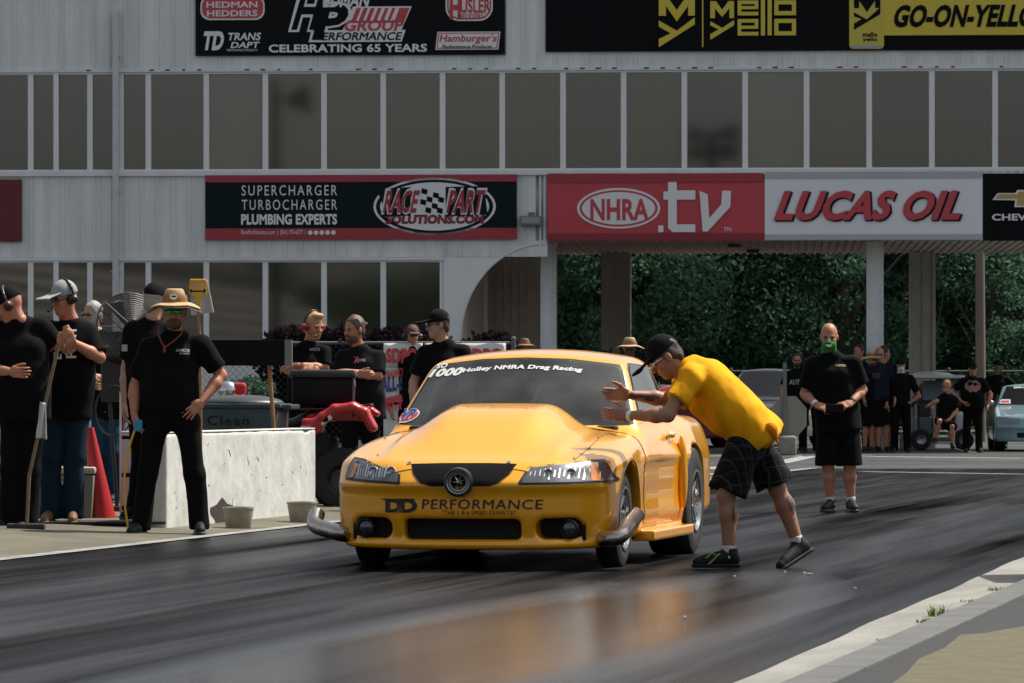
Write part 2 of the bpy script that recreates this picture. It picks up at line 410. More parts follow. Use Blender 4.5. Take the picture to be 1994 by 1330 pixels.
def leaf_mat(name, c1, c2):
    m = bpy.data.materials.new(name); m.use_nodes = True; n = m.node_tree.nodes; l = m.node_tree.links; b = n['Principled BSDF']
    g = n.new('ShaderNodeNewGeometry'); r = n.new('ShaderNodeValToRGB'); l.new(g.outputs['Random Per Island'], r.inputs[0])
    r.color_ramp.elements[0].color = c1+(1,); r.color_ramp.elements[1].color = c2+(1,); l.new(r.outputs[0], b.inputs['Base Color']); b.inputs['Roughness'].default_value = .8
    b.inputs['Specular IOR Level'].default_value = .08
    t = n.new('ShaderNodeBsdfTranslucent'); l.new(r.outputs[0], t.inputs[0]); ms = n.new('ShaderNodeMixShader'); ms.inputs[0].default_value = .58
    l.new(b.outputs[0], ms.inputs[1]); l.new(t.outputs[0], ms.inputs[2]); l.new(ms.outputs[0], n['Material Output'].inputs[0]); return m
M_leaf = leaf_mat('haze_toned_leaves', (.042, .095, .070), (.095, .175, .105)); M_bark = mat('bark', (.10, .08, .06), .9, var=.4, bump=.01)  # distant haze is painted into the leaves as a paler, bluish green
def crown_blobs(seed, H=11, R=3.6):
    r = random.Random(seed); out = []
    for i in range(46):
        t = r.random(); z = 1.2+t*(H-1.6); rr_ = R*(1-.55*abs(2*t-.75)**1.5); a = r.uniform(0, 6.28); q = rr_*math.sqrt(r.random())
        out.append((q*math.cos(a), q*math.sin(a), z, r.uniform(.55, 1.35)))
    return out
protos = []
for k in range(4):
    t = empty('broadleaf_tree', (0, 0, 0)); me = leafmesh('crown', crown_blobs(k+5), 26000, .075, k, M_leaf)
    cr = bpy.data.objects.new('crown', me); C.objects.link(cr); cr.parent = t
    mb = MB(); mb.cone((0, 0, 0), (.1, 0, 5), .22, .14, 10)
    rq = random.Random(k)
    for i in range(6):
        z = 1.8+i*.6; a = rq.uniform(0, 6.28); mb.cone((.04, 0, z), (1.8*math.cos(a), 1.8*math.sin(a), z+1.8), .07, .03, 6)
    mb.build('trunk', M_bark, t); protos.append(t)
TREE_PX = [(1015, 66, 0), (1090, 64, 1), (1165, 67, 2), (1240, 65, 3), (1300, 68, 0), (1375, 66, 1), (1440, 63, 2), (1505, 67, 3), (1575, 65, 0), (1640, 68, 2), (1735, 64, 1), (1800, 66, 3), (1865, 64, 0), (1925, 67, 2), (1985, 65, 1), (2060, 64, 3),
           (1050, 58, 2), (1200, 57, 0), (1340, 58, 3), (1480, 57, 1), (1610, 58, 3), (1700, 57, 0), (1830, 58, 2), (1950, 57, 1), (2080, 56, 0), (960, 60, 1)]
gapn = ['left of the brown pier pair', 'in the wide middle gap', 'between the right pier pair', 'right of the brown right pier']
used = set()
def ordn(i): return ['first', 'second', 'third', 'fourth', 'fifth', 'sixth', 'seventh', 'eighth', 'ninth', 'tenth', 'eleventh', 'twelfth', 'thirteenth', 'fourteenth', 'fifteenth', 'sixteenth', 'seventeenth'][i]
for i, (px, s, k) in enumerate(TREE_PX):
    if k in used:
        pr = protos[k]; t = pr.copy(); C.objects.link(t)
        for ch in pr.children: c2 = ch.copy(); C.objects.link(c2); c2.parent = t
    else: t = protos[k]; used.add(k)
    t.location = ((px-997)/s, F/s, 0); t.rotation_euler.z = i*1.3; sc = .85+.08*(i*7 % 5); t.scale = (sc, sc, sc)
    row = 'front row' if s > 60 else 'back row'
    tag(t, 'dark green tree behind the tower passage, %s from the left in the %s' % (ordn(sorted([p[0] for p in TREE_PX if (p[1] > 60) == (s > 60)]).index(px)), row), 'tree', 'trees behind the tower passage')
# far wood closing the view
bl = []; r = random.Random(77)
for i in range(420): bl.append((r.uniform(-12, 42), r.uniform(0, 5), r.uniform(.3, 13), r.uniform(1.2, 2.4)))
me = leafmesh('woodland', bl, 90000, .17, 9, M_leaf); o = bpy.data.objects.new('woodland', me); C.objects.link(o); o.location = (0, 168, 0)
tag(o, 'dark mass of woodland closing the view behind the trees', 'woodland', kind='stuff')
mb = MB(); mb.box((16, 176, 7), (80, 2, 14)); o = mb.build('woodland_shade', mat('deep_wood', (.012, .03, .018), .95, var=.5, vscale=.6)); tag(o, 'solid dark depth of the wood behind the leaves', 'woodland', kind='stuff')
# ------------------------------------------------------------------ the control tower
BS = 98.0; BY = F/BS; BTH = math.radians(3.4)
M_wall = mat('white_siding', (.78, .81, .79), .55, var=.26, vscale=1.6, stretch=(1.3, 1, .12), bump=.002, bscale=8)
M_trim = mat('white_trim', (.74, .76, .76), .5, var=.15, vscale=2)
M_rust = mat('rust', (.12, .06, .03), .9, var=.5, vscale=30)
tower = empty('control_tower', (0, BY, 0), -BTH, 'white corrugated race tower with banner bands, two window rows and an arched drive-through', 'building')
def bx(px): return (px-997)/BS
def bz(py): return CH+(HOR-py)/BS
def wallband(name, x0, x1, y0, y1, rib=31.2, off=0, parent=tower):
    mb = MB(); X0, X1, Z0, Z1 = bx(x0), bx(x1), bz(y1), bz(y0)
    mb.box(((X0+X1)/2, .10, (Z0+Z1)/2), (X1-X0, .2, Z1-Z0))
    x = x0+off
    while x < x1-3:
        if x > x0+3: mb.box((bx(x), -.012, (Z0+Z1)/2), (.035, .028, Z1-Z0-.004)); mb.box((bx(x+9), -.004, (Z0+Z1)/2), (.05, .012, Z1-Z0-.004))
        x += rib
    return mb.build(name, M_wall, parent)
wallband('upper_wall', -60, 2100, -120, 133, off=18)
wallband('middle_wall', -60, 1066, 341, 500, off=20)
mb = MB(); mb.box((bx(1560), .15, bz(405)), (bx(2100)-bx(1066), .3, bz(341)-bz(470)-.02)); mb.build('fascia', M_wall, tower)
# drip trims and sills
mb = MB(); mb.box((bx(1020), -.02, bz(135)), (bx(2100)-bx(-60), .09, .055)); mb.build('trim', M_trim, tower)
mb = MB(); mb.box((bx(1020), -.015, bz(336)), (bx(2100)-bx(-60), .12, .10)); mb.build('sill', M_trim, tower)
mb = MB(); mb.box((bx(402), -.015, bz(503.5)), (bx(864)-bx(-60), .10, .06)); mb.build('trim', M_trim, tower)
rr = random.Random(5); mb = MB(); x = -20
while x < 1990:
    if rr.random() < .6: mb.box((bx(x), -.068, bz(134)), (.06+.05*rr.random(), .006, .03))
    x += 31.2
mb.build('rust_spots', M_rust, tower)
# windows: frame with a pane each
M_frame = mat('window_frame', (.74, .76, .75), .45)
def glass(i):
    c = [(.012, .010, .006), (.030, .025, .016), (.050, .045, .035), (.003, .003, .002), (.085, .09, .082)][i]
    m = mat('tinted_glass_%s' % 'abcde'[i], c, .03, spec=.5, coat=1, cior=1.95, var=.3, vscale=.6, stretch=(1, 1, .3), bump=.0006, bscale=.9, bdet=1)
    return m
def window(x0, x1, y0, y1, gi, fw=.055):
    X0, X1, Z0, Z1 = bx(x0), bx(x1), bz(y1), bz(y0); mb = MB()
    for (cx, cz, dx, dz) in (((X0+fw/2), (Z0+Z1)/2, fw, Z1-Z0), (X1-fw/2, (Z0+Z1)/2, fw, Z1-Z0), ((X0+X1)/2, Z0+.02, X1-X0-2*fw, .04), ((X0+X1)/2, Z1-.02, X1-X0-2*fw, .04)):
        mb.box((cx, .03, cz), (dx, .10, dz))
    f = mb.build('window', M_frame, tower)
    mb = MB(); tilt = random.Random(x0).uniform(-.006, .006)
    mb.box(((X0+X1)/2, .06, (Z0+Z1)/2), (X1-X0-2*fw, .02, Z1-Z0-.08)); p = mb.build('pane', glass(gi), f); return f
edges = [-62, 54, 104, 171, 232, 286, 400, 516, 631, 747, 863, 979.5, 1098, 1216, 1334, 1452, 1571, 1692, 1813, 1935, 2057]
gi = [3, 0, 0, 3, 0, 0, 4, 1, 1, 1, 1, 1, 0, 1, 0, 4, 1, 0, 0, 3]
for i in range(len(edges)-1): window(edges[i]-1.5, edges[i+1]-1.5+0, 138, 332, gi[i])
edges2 = [-62, 54, 104, 171, 232, 286, 400, 516, 631, 747, 863]
gi2 = [3, 3, 3, 0, 0, 0, 0, 0, 1, 1]
for i in range(len(edges2)-1): window(edges2[i]-1.5, edges2[i+1]-1.5, 506, 700, gi2[i])
mb = MB(); mb.box((bx(400), .10, bz(700)/2-.02), (bx(863)-bx(-60), .2, bz(700)-.04)); mb.build('lower_wall', M_wall, tower)
# interior darkness behind glass is the panes themselves; downpipe
mb = MB(); mb.box((bx(222), -.13, 4.4), (.115, .11, 8.8)); 
for z in (7.9, 5.2, 3.6): mb.box((bx(222), -.08, z), (.17, .14, .03))
mb.build('downpipe', mat('downpipe_paint', (.58, .60, .61), .5, var=.15), tower)
mb = MB(); mb.box((bx(103.5), -.02, (bz(138)+bz(332))/2), (.09, .06, bz(138)-bz(332))); mb.build('corner_post', M_frame, tower); mb = MB(); mb.box((bx(103.5), -.02, (bz(506)+bz(700))/2), (.09, .06, bz(506)-bz(700))); mb.build('corner_post', M_frame, tower)
# arch wall: from the last window to the arch curve
pts = [(864, 497), (1064, 497), (1064, 470), (1066, 470)]
arc = []
for k in range(19):
    t = k/18*math.pi/2; arc.append((1062-168*math.sin(t)**.9 if k else 1062, 475+(176)*(1-math.cos(t)) ))
mb = MB(); out = [(864, 880), (864, 500), (1064, 500)]+[(1064, 474)]
ring = [(bx(864), bz(880)), (bx(864), bz(500.3)), (bx(1066), bz(500.3))]
prof = []
for k in range(25):
    t = k/24*math.pi/2; prof.append((bx(896+166*(1-math.cos(t))), bz(665-190*math.sin(t))))
poly = [(bx(864), 0.0), (bx(864), bz(500.3))]+[(bx(px), bz(py)) for px, py in [(1066, 500.3)][:0]]
# build arch wall as strips between the window jamb and the curve
mb = MB(); bm = mb.bm
L = [(bx(896), 0.0), (bx(896), bz(665))]+prof[1:]
# clip: anything above middle wall bottom belongs to the middle wall; keep the strip left of curve
for i in range(len(L)-1):
    (xa, za), (xb, zb) = L[i], L[i+1]
    zt = bz(500.3)
    if za >= zt: continue
    zb2 = min(zb, zt); xb2 = xa+(xb-xa)*((zb2-za)/(zb-za) if zb != za else 1)
    x0 = bx(862.5)
    for (y, fl) in ((0, 0), (.2, 1)): bm.faces.new([bm.verts.new((x0, y, za)), bm.verts.new((xa, y, za)), bm.verts.new((xb2, y, zb2)), bm.verts.new((x0, y, zb2))])
    bm.faces.new([bm.verts.new((xa, 0, za)), bm.verts.new((xa, .2, za)), bm.verts.new((xb2, .2, zb2)), bm.verts.new((xb2, 0, zb2))])
mb.build('arch_wall', mat('arch_plaster', (.78, .80, .79), .6, var=.1), tower)
mb = MB(); mb.tube([(x, -.01, z) for x, z in L], .022, 6); mb.build('arch_edge', M_trim, tower)
# passage: side wall, back wall piece, soffit
M_br = mat('brown_soffit', (.50, .43, .36), .8, var=.35, vscale=6, stretch=(1, .15, 1))
mb = MB(); mb.box((bx(894), 4.3, 2.05), (.12, 8.2, 4.1)); mb.build('passage_wall', mat('brown_panel', (.62, .56, .49), .8, var=.2), tower)
M_panel = mat('brown_panel', (.20, .175, .15))
mb = MB(); mb.box((bx(952), 8.4, 2.05), (1.15, .15, 4.1))
for i in range(6): mb.box((bx(915+i*17), 8.31, 2.05), (.03, .03, 4.1))
mb.build('passage_wall', M_panel, tower)
mb = MB()
X0, X1 = bx(1066)+.0, bx(2100)
mb.box(((bx(880)+X1)/2, 4.4, bz(470)+.06), (X1-bx(880), 8.6, .06))
x = bx(900)
while x < X1: mb.box((x, 4.4, bz(470)+.015), (.05, 8.6, .03)); x += .16
mb.build('soffit', M_br, tower)
# soffit lights
for (px, s_) in ((1432, 97.0), (1465, 94)): pass
def spot(px, py, s, label):
    t = empty('soffit_spotlight', ((px-997)/s, F/s, bz(470)+.0), 0, label, 'light', 'spotlights under the soffit')
    mb = MB(); mb.box((0, 0, -.05), (.26, .2, .07), bevel=.01); mb.build('housing', mat('black_metal', (.02, .02, .02), .4), t)
    mb = MB(); mb.box((0, 0, -.093), (.2, .15, .012)); mb.build('lens', mat('dull_lens', (.3, .3, .28), .2), t)
spot(1430, 480, 97, 'small black spotlight under the soffit, the one on the left'); spot(1466, 492, 93.5, 'small black spotlight under the soffit, the lower one on the right')
# columns
M_col = mat('column_white', (.76, .78, .78), .5, var=.15, vscale=2); M_colb = mat('column_brown', (.52, .47, .40), .8, var=.25, vscale=3)
def column(px0, px1, s, m, dep=.3, edge=False):
    x0, x1 = (px0-997)/s, (px1-997)/s; y = F/s-BY; mb = MB(); mb.box(((x0+x1)/2, y+dep/2, 2.1), (x1-x0, dep, 4.2)); o = mb.build('column', m, tower)
    mb = MB()
    if m is M_col:
        for e in (x0+.02, x1-.02): mb.box((e, y-.02, 2.1), (.03, .04, 4.19))
        mb.build('column_flange', M_trim, o)
    else:
        mb.box((x1-.035, y-.02, 2.1), (.07, .05, 4.19)); mb.box(((x0+x1)/2, y-.012, 2.1), (.02, .03, 4.19)); mb.build('column_flange', mat('column_edge', (.45, .42, .36), .6), o)
column(1047, 1077, 97, M_col); column(1680, 1713, 97, M_col); column(1130, 1187, 90.5, M_colb, .5); column(1728, 1778, 90.5, M_colb, .5); column(1002, 1044, 90.8, mat('pale_jamb', (.6, .57, .52), .7), .3)
# ------------------------------------------------------------------ things on the facade
def FX(px, py, y=-.05): return Vector((bx(px), y, bz(py)))
Tm = Matrix.Translation((0, BY, 0)) @ Matrix.Rotation(-BTH, 4, 'Z')
def banner(name, x0, x1, y0, y1, m, label, th=.03, group=None):
    t = empty(name, Tm @ FX((x0+x1)/2, y1, -.06), -BTH, label, 'banner', group)
    cx = bx((x0+x1)/2); cz = bz(y1)
    w, h = bx(x1)-bx(x0), bz(y0)-bz(y1)
    vs, fs = [], []; NX, NZ = 60, 10
    r = random.Random(int(x0))
    for j in range(NZ+1):
        for i in range(NX+1):
            u, v = i/NX, j/NZ; d = .012*math.sin(u*40+2*math.sin(v*5))*math.exp(-4*v)+.010*math.sin(u*31+v*9+1)*math.exp(-5*(1-v)) if 'stiff' not in name else 0
            vs.append((-w/2+w*u, -th/2+d*.6, h*v))
    for j in range(NZ):
        for i in range(NX): a = j*(NX+1)+i; fs.append((a, a+1, a+NX+2, a+NX+1))
    sh = mesh_obj('cloth', vs, fs, m, t, smooth=True)
    mb = MB(); mb.box((0, .012, h/2), (w-.004, .012, h-.004)); mb.build('backing', mat('black_metal', (.02, .02, .02)), t)
    def conv(px, py): return (bx(px)-cx, bz(py)-cz)
    return t, conv
def T(parent, conv, body, x0, x1, y0, y1, m, y=-.045, bold=0, shear=0, spacing=1, name='lettering', skew=0, rise=0):
    """text filling the pixel rectangle; skew = italics (px shift over the height); rise = px climb over the width"""
    bm = text_bm(body, bold, spacing); a = conv(x0, y1); b = conv(x1, y0); sk = skew/BS; w_ = b[0]-a[0]
    fit2d(bm, a[0], b[0]-max(0, sk), a[1], b[1]); h = b[1]-a[1]
    for v in bm.verts:
        v.co.x += sk*(v.co.z-a[1])/h; v.co.z += rise/BS*(v.co.x-a[0])/w_; v.co.y = y
    return bm_out(bm, name, m, parent)
def R(parent, conv, x0, x1, y0, y1, m, y=-.035, name='panel', skew=0, rad=0):
    a = conv(x0, y1); b = conv(x1, y0); sk = skew/BS
    if rad:
        rd = rad/BS; pts = []
        for (cx, cz, a0) in ((b[0]-rd, a[1]+rd, -90), (b[0]-rd, b[1]-rd, 0), (a[0]+rd, b[1]-rd, 90), (a[0]+rd, a[1]+rd, 180)):
            for k in range(7): t = math.radians(a0+k*15); pts.append((cx+rd*math.cos(t), y, cz+rd*math.sin(t)))
    else: pts = [(a[0], y, a[1]), (b[0]-sk, y, a[1]), (b[0], y, b[1]), (a[0]+sk, y, b[1])]
    mb = MB(); mb.poly(pts); return mb.build(name, m, parent)
def EL(parent, conv, x0, x1, y0, y1, m, y=-.035, name='oval', a0=0, pts=None):
    a = conv(x0, y1); b = conv(x1, y0); cx, cz = (a[0]+b[0])/2, (a[1]+b[1])/2; rx, rz = (b[0]-a[0])/2, (b[1]-a[1])/2
    mb = MB(); mb.poly([(cx+rx*math.cos(t/48*2*math.pi), y, cz+rz*math.sin(t/48*2*math.pi)) for t in range(48)]); return mb.build(name, m, parent)
def PG(parent, conv, pp, m, y=-.04, name='shape'):
    """several polygons given in photo pixels, one mesh"""
    from mathutils.geometry import tessellate_polygon
    mb = MB()
    for q in pp:
        co = [Vector((conv(*p)[0], y, conv(*p)[1])) for p in q]; vv = [mb.bm.verts.new(x) for x in co]
        for t3 in tessellate_polygon([[Vector((x.x, x.z, 0)) for x in co]]): mb.bm.faces.new([vv[i] for i in t3])
    return mb.build(name, m, parent)
W_ = mat('print_white', (.74, .75, .75), .6); K_ = mat('print_black', (.006, .0065, .008), .6, spec=.12, bump=.01, bscale=2.5, stretch=(1, 1, .4)); RD = mat('print_red', (.36, .035, .05), .55, var=.12, vscale=2)
YL = mat('print_yellow', (.62, .50, .05), .55); NV = mat('print_navy', (.003, .012, .013), .6, spec=.15); GR = mat('print_grey', (.35, .36, .36), .6); DK = mat('print_dark', (.005, .005, .007), .7, spec=.12)
MR = mat('print_maroon', (.13, .012, .025), .6); BL = mat('print_blue', (.03, .05, .22), .6); LR = mat('print_bright_red', (.50, .055, .07), .55)
t, c = banner('black_banner', 378, 984, -60, 107, K_, 'black banner with red ovals and a large white and red logo above the upper windows')
R(t, c, 388, 514, -10, 37, W_, rad=18, name='oval'); R(t, c, 391, 511, -8, 34, LR, y=-.039, rad=17, name='oval'); T(t, c, 'HEDMAN', 400, 500, 1, 13, W_, bold=.02); T(t, c, 'HEDDERS', 401, 500, 18, 30, W_, bold=.02)
T(t, c, 'TD', 390, 437, 59, 96, W_, bold=.05, skew=6); T(t, c, 'TRANS', 440, 508, 62, 77, W_, bold=.025, skew=3); T(t, c, 'DAPT', 447, 505, 80, 92, W_, bold=.025, skew=3); T(t, c, 'PERFORMANCE PRODUCTS', 440, 500, 94, 98, W_)
T(t, c, 'H', 560, 640, -22, 61, W_, bold=.09, skew=22, y=-.036); T(t, c, 'P', 600, 690, 2, 81, W_, bold=.09, skew=20, y=-.036); R(t, c, 606, 790, 58, 81, W_, skew=8, y=-.0365)
T(t, c, 'H', 566, 634, -18, 57, DK, bold=.03, skew=22, y=-.040); T(t, c, 'P', 606, 684, 7, 77, DK, bold=.04, skew=20, y=-.042)
R(t, c, 665, 802, 12, 62, W_, skew=22, y=-.037); R(t, c, 682, 798, 15, 44, LR, skew=12, y=-.041)
for i in range(7): R(t, c, 684+i*14, 690+i*14-i*.6, 15, 40, W_, skew=10, y=-.043, name='stripe')
T(t, c, 'GROUP', 668, 788, 38, 60, LR, bold=.03, skew=5, y=-.046); T(t, c, 'EDMAN', 628, 722, -12, 13, W_, bold=.04, skew=6); T(t, c, 'ERFORMANCE', 626, 784, 62, 78, DK, bold=.02, skew=4, y=-.046)
T(t, c, 'CELEBRATING 65 YEARS', 522, 832, 85, 101, W_, bold=.03)
R(t, c, 868, 960, -24, 41, W_, rad=26, name='oval'); R(t, c, 871, 957, -20, 38, LR, y=-.038, rad=24, name='oval'); R(t, c, 874, 954, -17, 35, W_, y=-.041, rad=22, name='oval'); T(t, c, 'H', 876, 898, -8, 38, LR, bold=.05, y=-.048); T(t, c, 'USLER', 897, 956, -2, 26, LR, bold=.03, y=-.048); T(t, c, 'HEDDERS', 893, 942, 27, 37, LR, bold=.02, y=-.048)
R(t, c, 848, 975, 62, 97, W_, skew=4); R(t, c, 850, 973, 64, 95, LR, skew=4, y=-.038); R(t, c, 852, 971, 66, 93, W_, skew=4, y=-.041); T(t, c, "Hamburger's", 855, 970, 67, 86, LR, bold=.02, skew=4, y=-.048); T(t, c, 'Performance Products', 861, 959, 87, 95, DK, bold=.01, skew=2, y=-.048)
t, c = banner('black_banner', 1063, 2090, -70, 102, DK, 'long black banner with yellow logos and a yellow strip above the upper windows')
M1 = [[(1283, -8), (1297, -8), (1318, 22), (1339, -8), (1353, -8), (1353, 33), (1340, 33), (1340, 14), (1318, 44), (1297, 14), (1297, 33), (1283, 33)], [(1283, 42), (1318, 62), (1353, 36), (1353, 50), (1283, 94), (1283, 78), (1306, 67), (1283, 54)]]
PG(t, c, M1, YL, name='logo'); R(t, c, 1367, 1369.5, -10, 94, YL, name='rule')
M2 = [[(1383, 5), (1394, 5), (1406, 22), (1418, 5), (1429, 5), (1429, 38), (1420, 38), (1420, 19), (1406, 36), (1392, 19), (1392, 38), (1383, 38)], [(1383, 44), (1406, 57), (1429, 42), (1429, 52), (1383, 80), (1383, 69), (1399, 60), (1383, 52)]]
PG(t, c, M2, YL, name='logo')
def ring(x0, x1, y0, y1, w): return [[(x0, y0), (x1, y0), (x1, y0+w), (x0, y0+w)], [(x0, y1-w), (x1, y1-w), (x1, y1), (x0, y1)], [(x0, y0+w), (x0+w, y0+w), (x0+w, y1-w), (x0, y1-w)]]
E1 = ring(1436, 1476, 4, 33, 7)+[[(1443, 15), (1476, 15), (1476, 21), (1443, 21)], [(1469, 11), (1476, 11), (1476, 15), (1469, 15)]]
E2 = ring(1436, 1476, 40, 72, 7)+[[(1443, 53), (1476, 53), (1476, 59), (1443, 59)], [(1469, 47), (1476, 47), (1476, 53), (1469, 53)]]
O1 = ring(1507, 1549, 4, 33, 8)+[[(1541, 12), (1549, 12), (1549, 25), (1541, 25)]]; O2 = ring(1507, 1549, 40, 72, 8)+[[(1541, 48), (1549, 48), (1549, 64), (1541, 64)]]
PG(t, c, E1+E2+O1+O2+[[(1481, -4), (1489, -4), (1489, 72), (1481, 72)], [(1494, -4), (1502, -4), (1502, 72), (1494, 72)]], YL, name='lettering')
R(t, c, 1719, 2090, -1, 73, YL, name='strip'); T(t, c, 'GO-ON-YELLOW', 1734, 2062, 14, 58, DK, bold=.045, skew=10)
R(t, c, 1652, 1719, -60, 99, mat('print_can', (.55, .47, .06), .35), y=-.038, rad=8, name='can_picture'); R(t, c, 1656, 1715, 92, 98, GR, y=-.042, rad=3, name='can_rim')
PG(t, c, [[(1661, -30), (1672, -30), (1686, 2), (1700, -30), (1712, -30), (1712, 20), (1702, 20), (1702, 5), (1686, 28), (1671, 5), (1671, 20), (1661, 20)], [(1661, 28), (1686, 42), (1712, 18), (1712, 32), (1661, 62), (1661, 50), (1676, 41), (1661, 36)]], DK, y=-.044, name='can_mark')
T(t, c, 'mello', 1678, 1706, 66, 76, DK, bold=.03, y=-.046); T(t, c, 'yello', 1678, 1706, 77, 86, DK, bold=.03, y=-.046)
t, c = banner('maroon_banner', -70, 36, 347, 469, MR, 'plain dark maroon banner end at the far left of the middle band')
t, c = banner('wall_banner', 397, 1007, 340, 466, NV, 'dark banner with red borders, checkered-flag oval and plumbing experts lettering')
R(t, c, 397, 1007, 340, 354, RD, name='border'); R(t, c, 397, 1007, 444, 466, RD, name='border')
T(t, c, 'SUPERCHARGER', 469, 656, 360, 380, W_, spacing=1.3); T(t, c, 'TURBOCHARGER', 469, 656, 388, 408, W_, spacing=1.3); T(t, c, 'PLUMBING EXPERTS', 468, 656, 416, 437, W_, bold=.04)
T(t, c, 'RacePartSolutions.com  |  (561) 375-6277  |', 468, 594, 447, 458, W_)
for i in range(5): EL(t, c, 599+i*11.3, 608+i*11.3, 448, 457, W_, y=-.045, name='icon')
EL(t, c, 727, 966, 346, 458, W_); EL(t, c, 732, 961, 350, 454, NV, y=-.038); EL(t, c, 740, 953, 355, 449, W_, y=-.041)
PG(t, c, [[(733, 368), (800, 364), (800, 420), (741, 422), (746, 400)]], NV, y=-.043, name='plate'); PG(t, c, [[(868, 364), (952, 362), (946, 384), (950, 418), (868, 422)]], NV, y=-.043, name='plate')
T(t, c, 'RACE', 742, 822, 366, 418, W_, bold=.05, skew=9, y=-.046); T(t, c, 'RACE', 745, 819, 370, 415, RD, bold=.035, skew=9, y=-.049)
T(t, c, 'PART', 866, 950, 366, 418, W_, bold=.05, skew=9, y=-.046); T(t, c, 'PART', 869, 947, 370, 415, RD, bold=.035, skew=9, y=-.049)
fl = []; flw = [[(824, 366), (832, 363), (850, 376), (868, 372), (864, 414), (848, 418), (832, 408), (818, 408)]]
PG(t, c, flw, W_, y=-.048, name='flag')
for j in range(4):
    for i in range(4):
        if (i+j) % 2 == 0:
            x = 822+i*11.2-j*1.2; y = 368+j*10.5+6*math.sin(i*.9-.3); fl.append([(x, y), (x+11, y+3), (x+9.8, y+13), (x-1.2, y+10)])
PG(t, c, fl, DK, y=-.051, name='flag_checks')
T(t, c, 'SOLUTIONS.COM', 750, 944, 418, 436, DK, bold=.07, skew=2, y=-.046); T(t, c, 'SOLUTIONS.COM', 752, 942, 420, 434, RD, bold=.03, skew=2, y=-.051)
t, c = banner('stiff_sign', 1066, 1487.5, 338, 470, LR, 'red sign with white oval logo and a large white tv lettering')
R(t, c, 1068, 1486, 339, 356, RD, name='border'); R(t, c, 1068, 1486, 455, 469, mat('print_deep_red', (.24, .02, .035), .6), name='border')
EL(t, c, 1124, 1286, 367, 446, W_); EL(t, c, 1129, 1281, 371, 442, LR, y=-.039); EL(t, c, 1134, 1276, 375, 438, W_, y=-.042); T(t, c, 'NHRA', 1150, 1264, 388, 430, LR, bold=.035, y=-.047)
PG(t, c, [[(1301, 356), (1318, 356), (1318, 372), (1354, 372), (1354, 390), (1318, 390), (1318, 438), (1354, 438), (1354, 453), (1310, 453), (1301, 445), (1301, 390), (1292, 390), (1292, 374), (1301, 374)], [(1282, 440), (1292, 440), (1292, 453), (1282, 453)],
 [(1362, 373), (1378, 380), (1381, 426), (1404, 400), (1406, 373), (1423, 373), (1422, 404), (1378, 452), (1368, 452)]], W_, y=-.045, name='lettering'); T(t, c, 'TM', 1409, 1423, 444, 452, W_)
t, c = banner('stiff_sign', 1488.5, 1909, 337, 469, mat('print_offwhite', (.74, .75, .78), .55), 'white sign with red slanted lettering between the red sign and black sign')
R(t, c, 1489, 1909, 338, 349, mat('print_palegrey', (.42, .43, .45), .6), name='border'); R(t, c, 1489, 1909, 458, 468, mat('print_palegrey', (.42, .43, .45), .6), name='border')
T(t, c, 'LUCAS OIL', 1508, 1888, 375, 434, NV, bold=.05, skew=22, y=-.043); T(t, c, 'LUCAS OIL', 1505, 1884, 373, 431, LR, bold=.042, skew=22, y=-.047)
t, c = banner('stiff_sign', 1910, 2110, 336, 471, DK, 'black sign with a gold cross emblem at the right end of the band')
PG(t, c, [[(1928, 392), (1938, 379), (1972, 379), (1976, 373), (2010, 373), (2010, 406), (1970, 406), (1972, 393)]], W_, y=-.042, name='emblem'); PG(t, c, [[(1933, 390), (1940, 381), (1976, 381), (1979, 376), (2010, 376), (2010, 403), (1974, 403), (1976, 390)]], mat('print_gold', (.45, .32, .10), .4), y=-.045, name='emblem')
T(t, c, 'CHEVROLET', 1927, 2072, 419, 432, W_, bold=.03)
# floodlight box
t = empty('floodlight', Tm @ FX(1035, 443, -.02), -BTH, 'grey boxy floodlight on the white pier between two signs', 'light')
mb = MB(); mb.box((0, -.14, .12), (.44, .26, .20), bevel=.02); mb.build('housing', mat('flood_grey', (.16, .16, .15), .6), t); mb = MB(); mb.box((0, -.275, .13), (.36, .02, .12)); mb.build('lens', mat('dull_lens', (.3, .3, .28), .2), t)
mb = MB(); mb.box((0, -.01, .2), (.12, .06, .2)); mb.build('bracket', mat('flood_grey', (.16, .16, .15)), t)
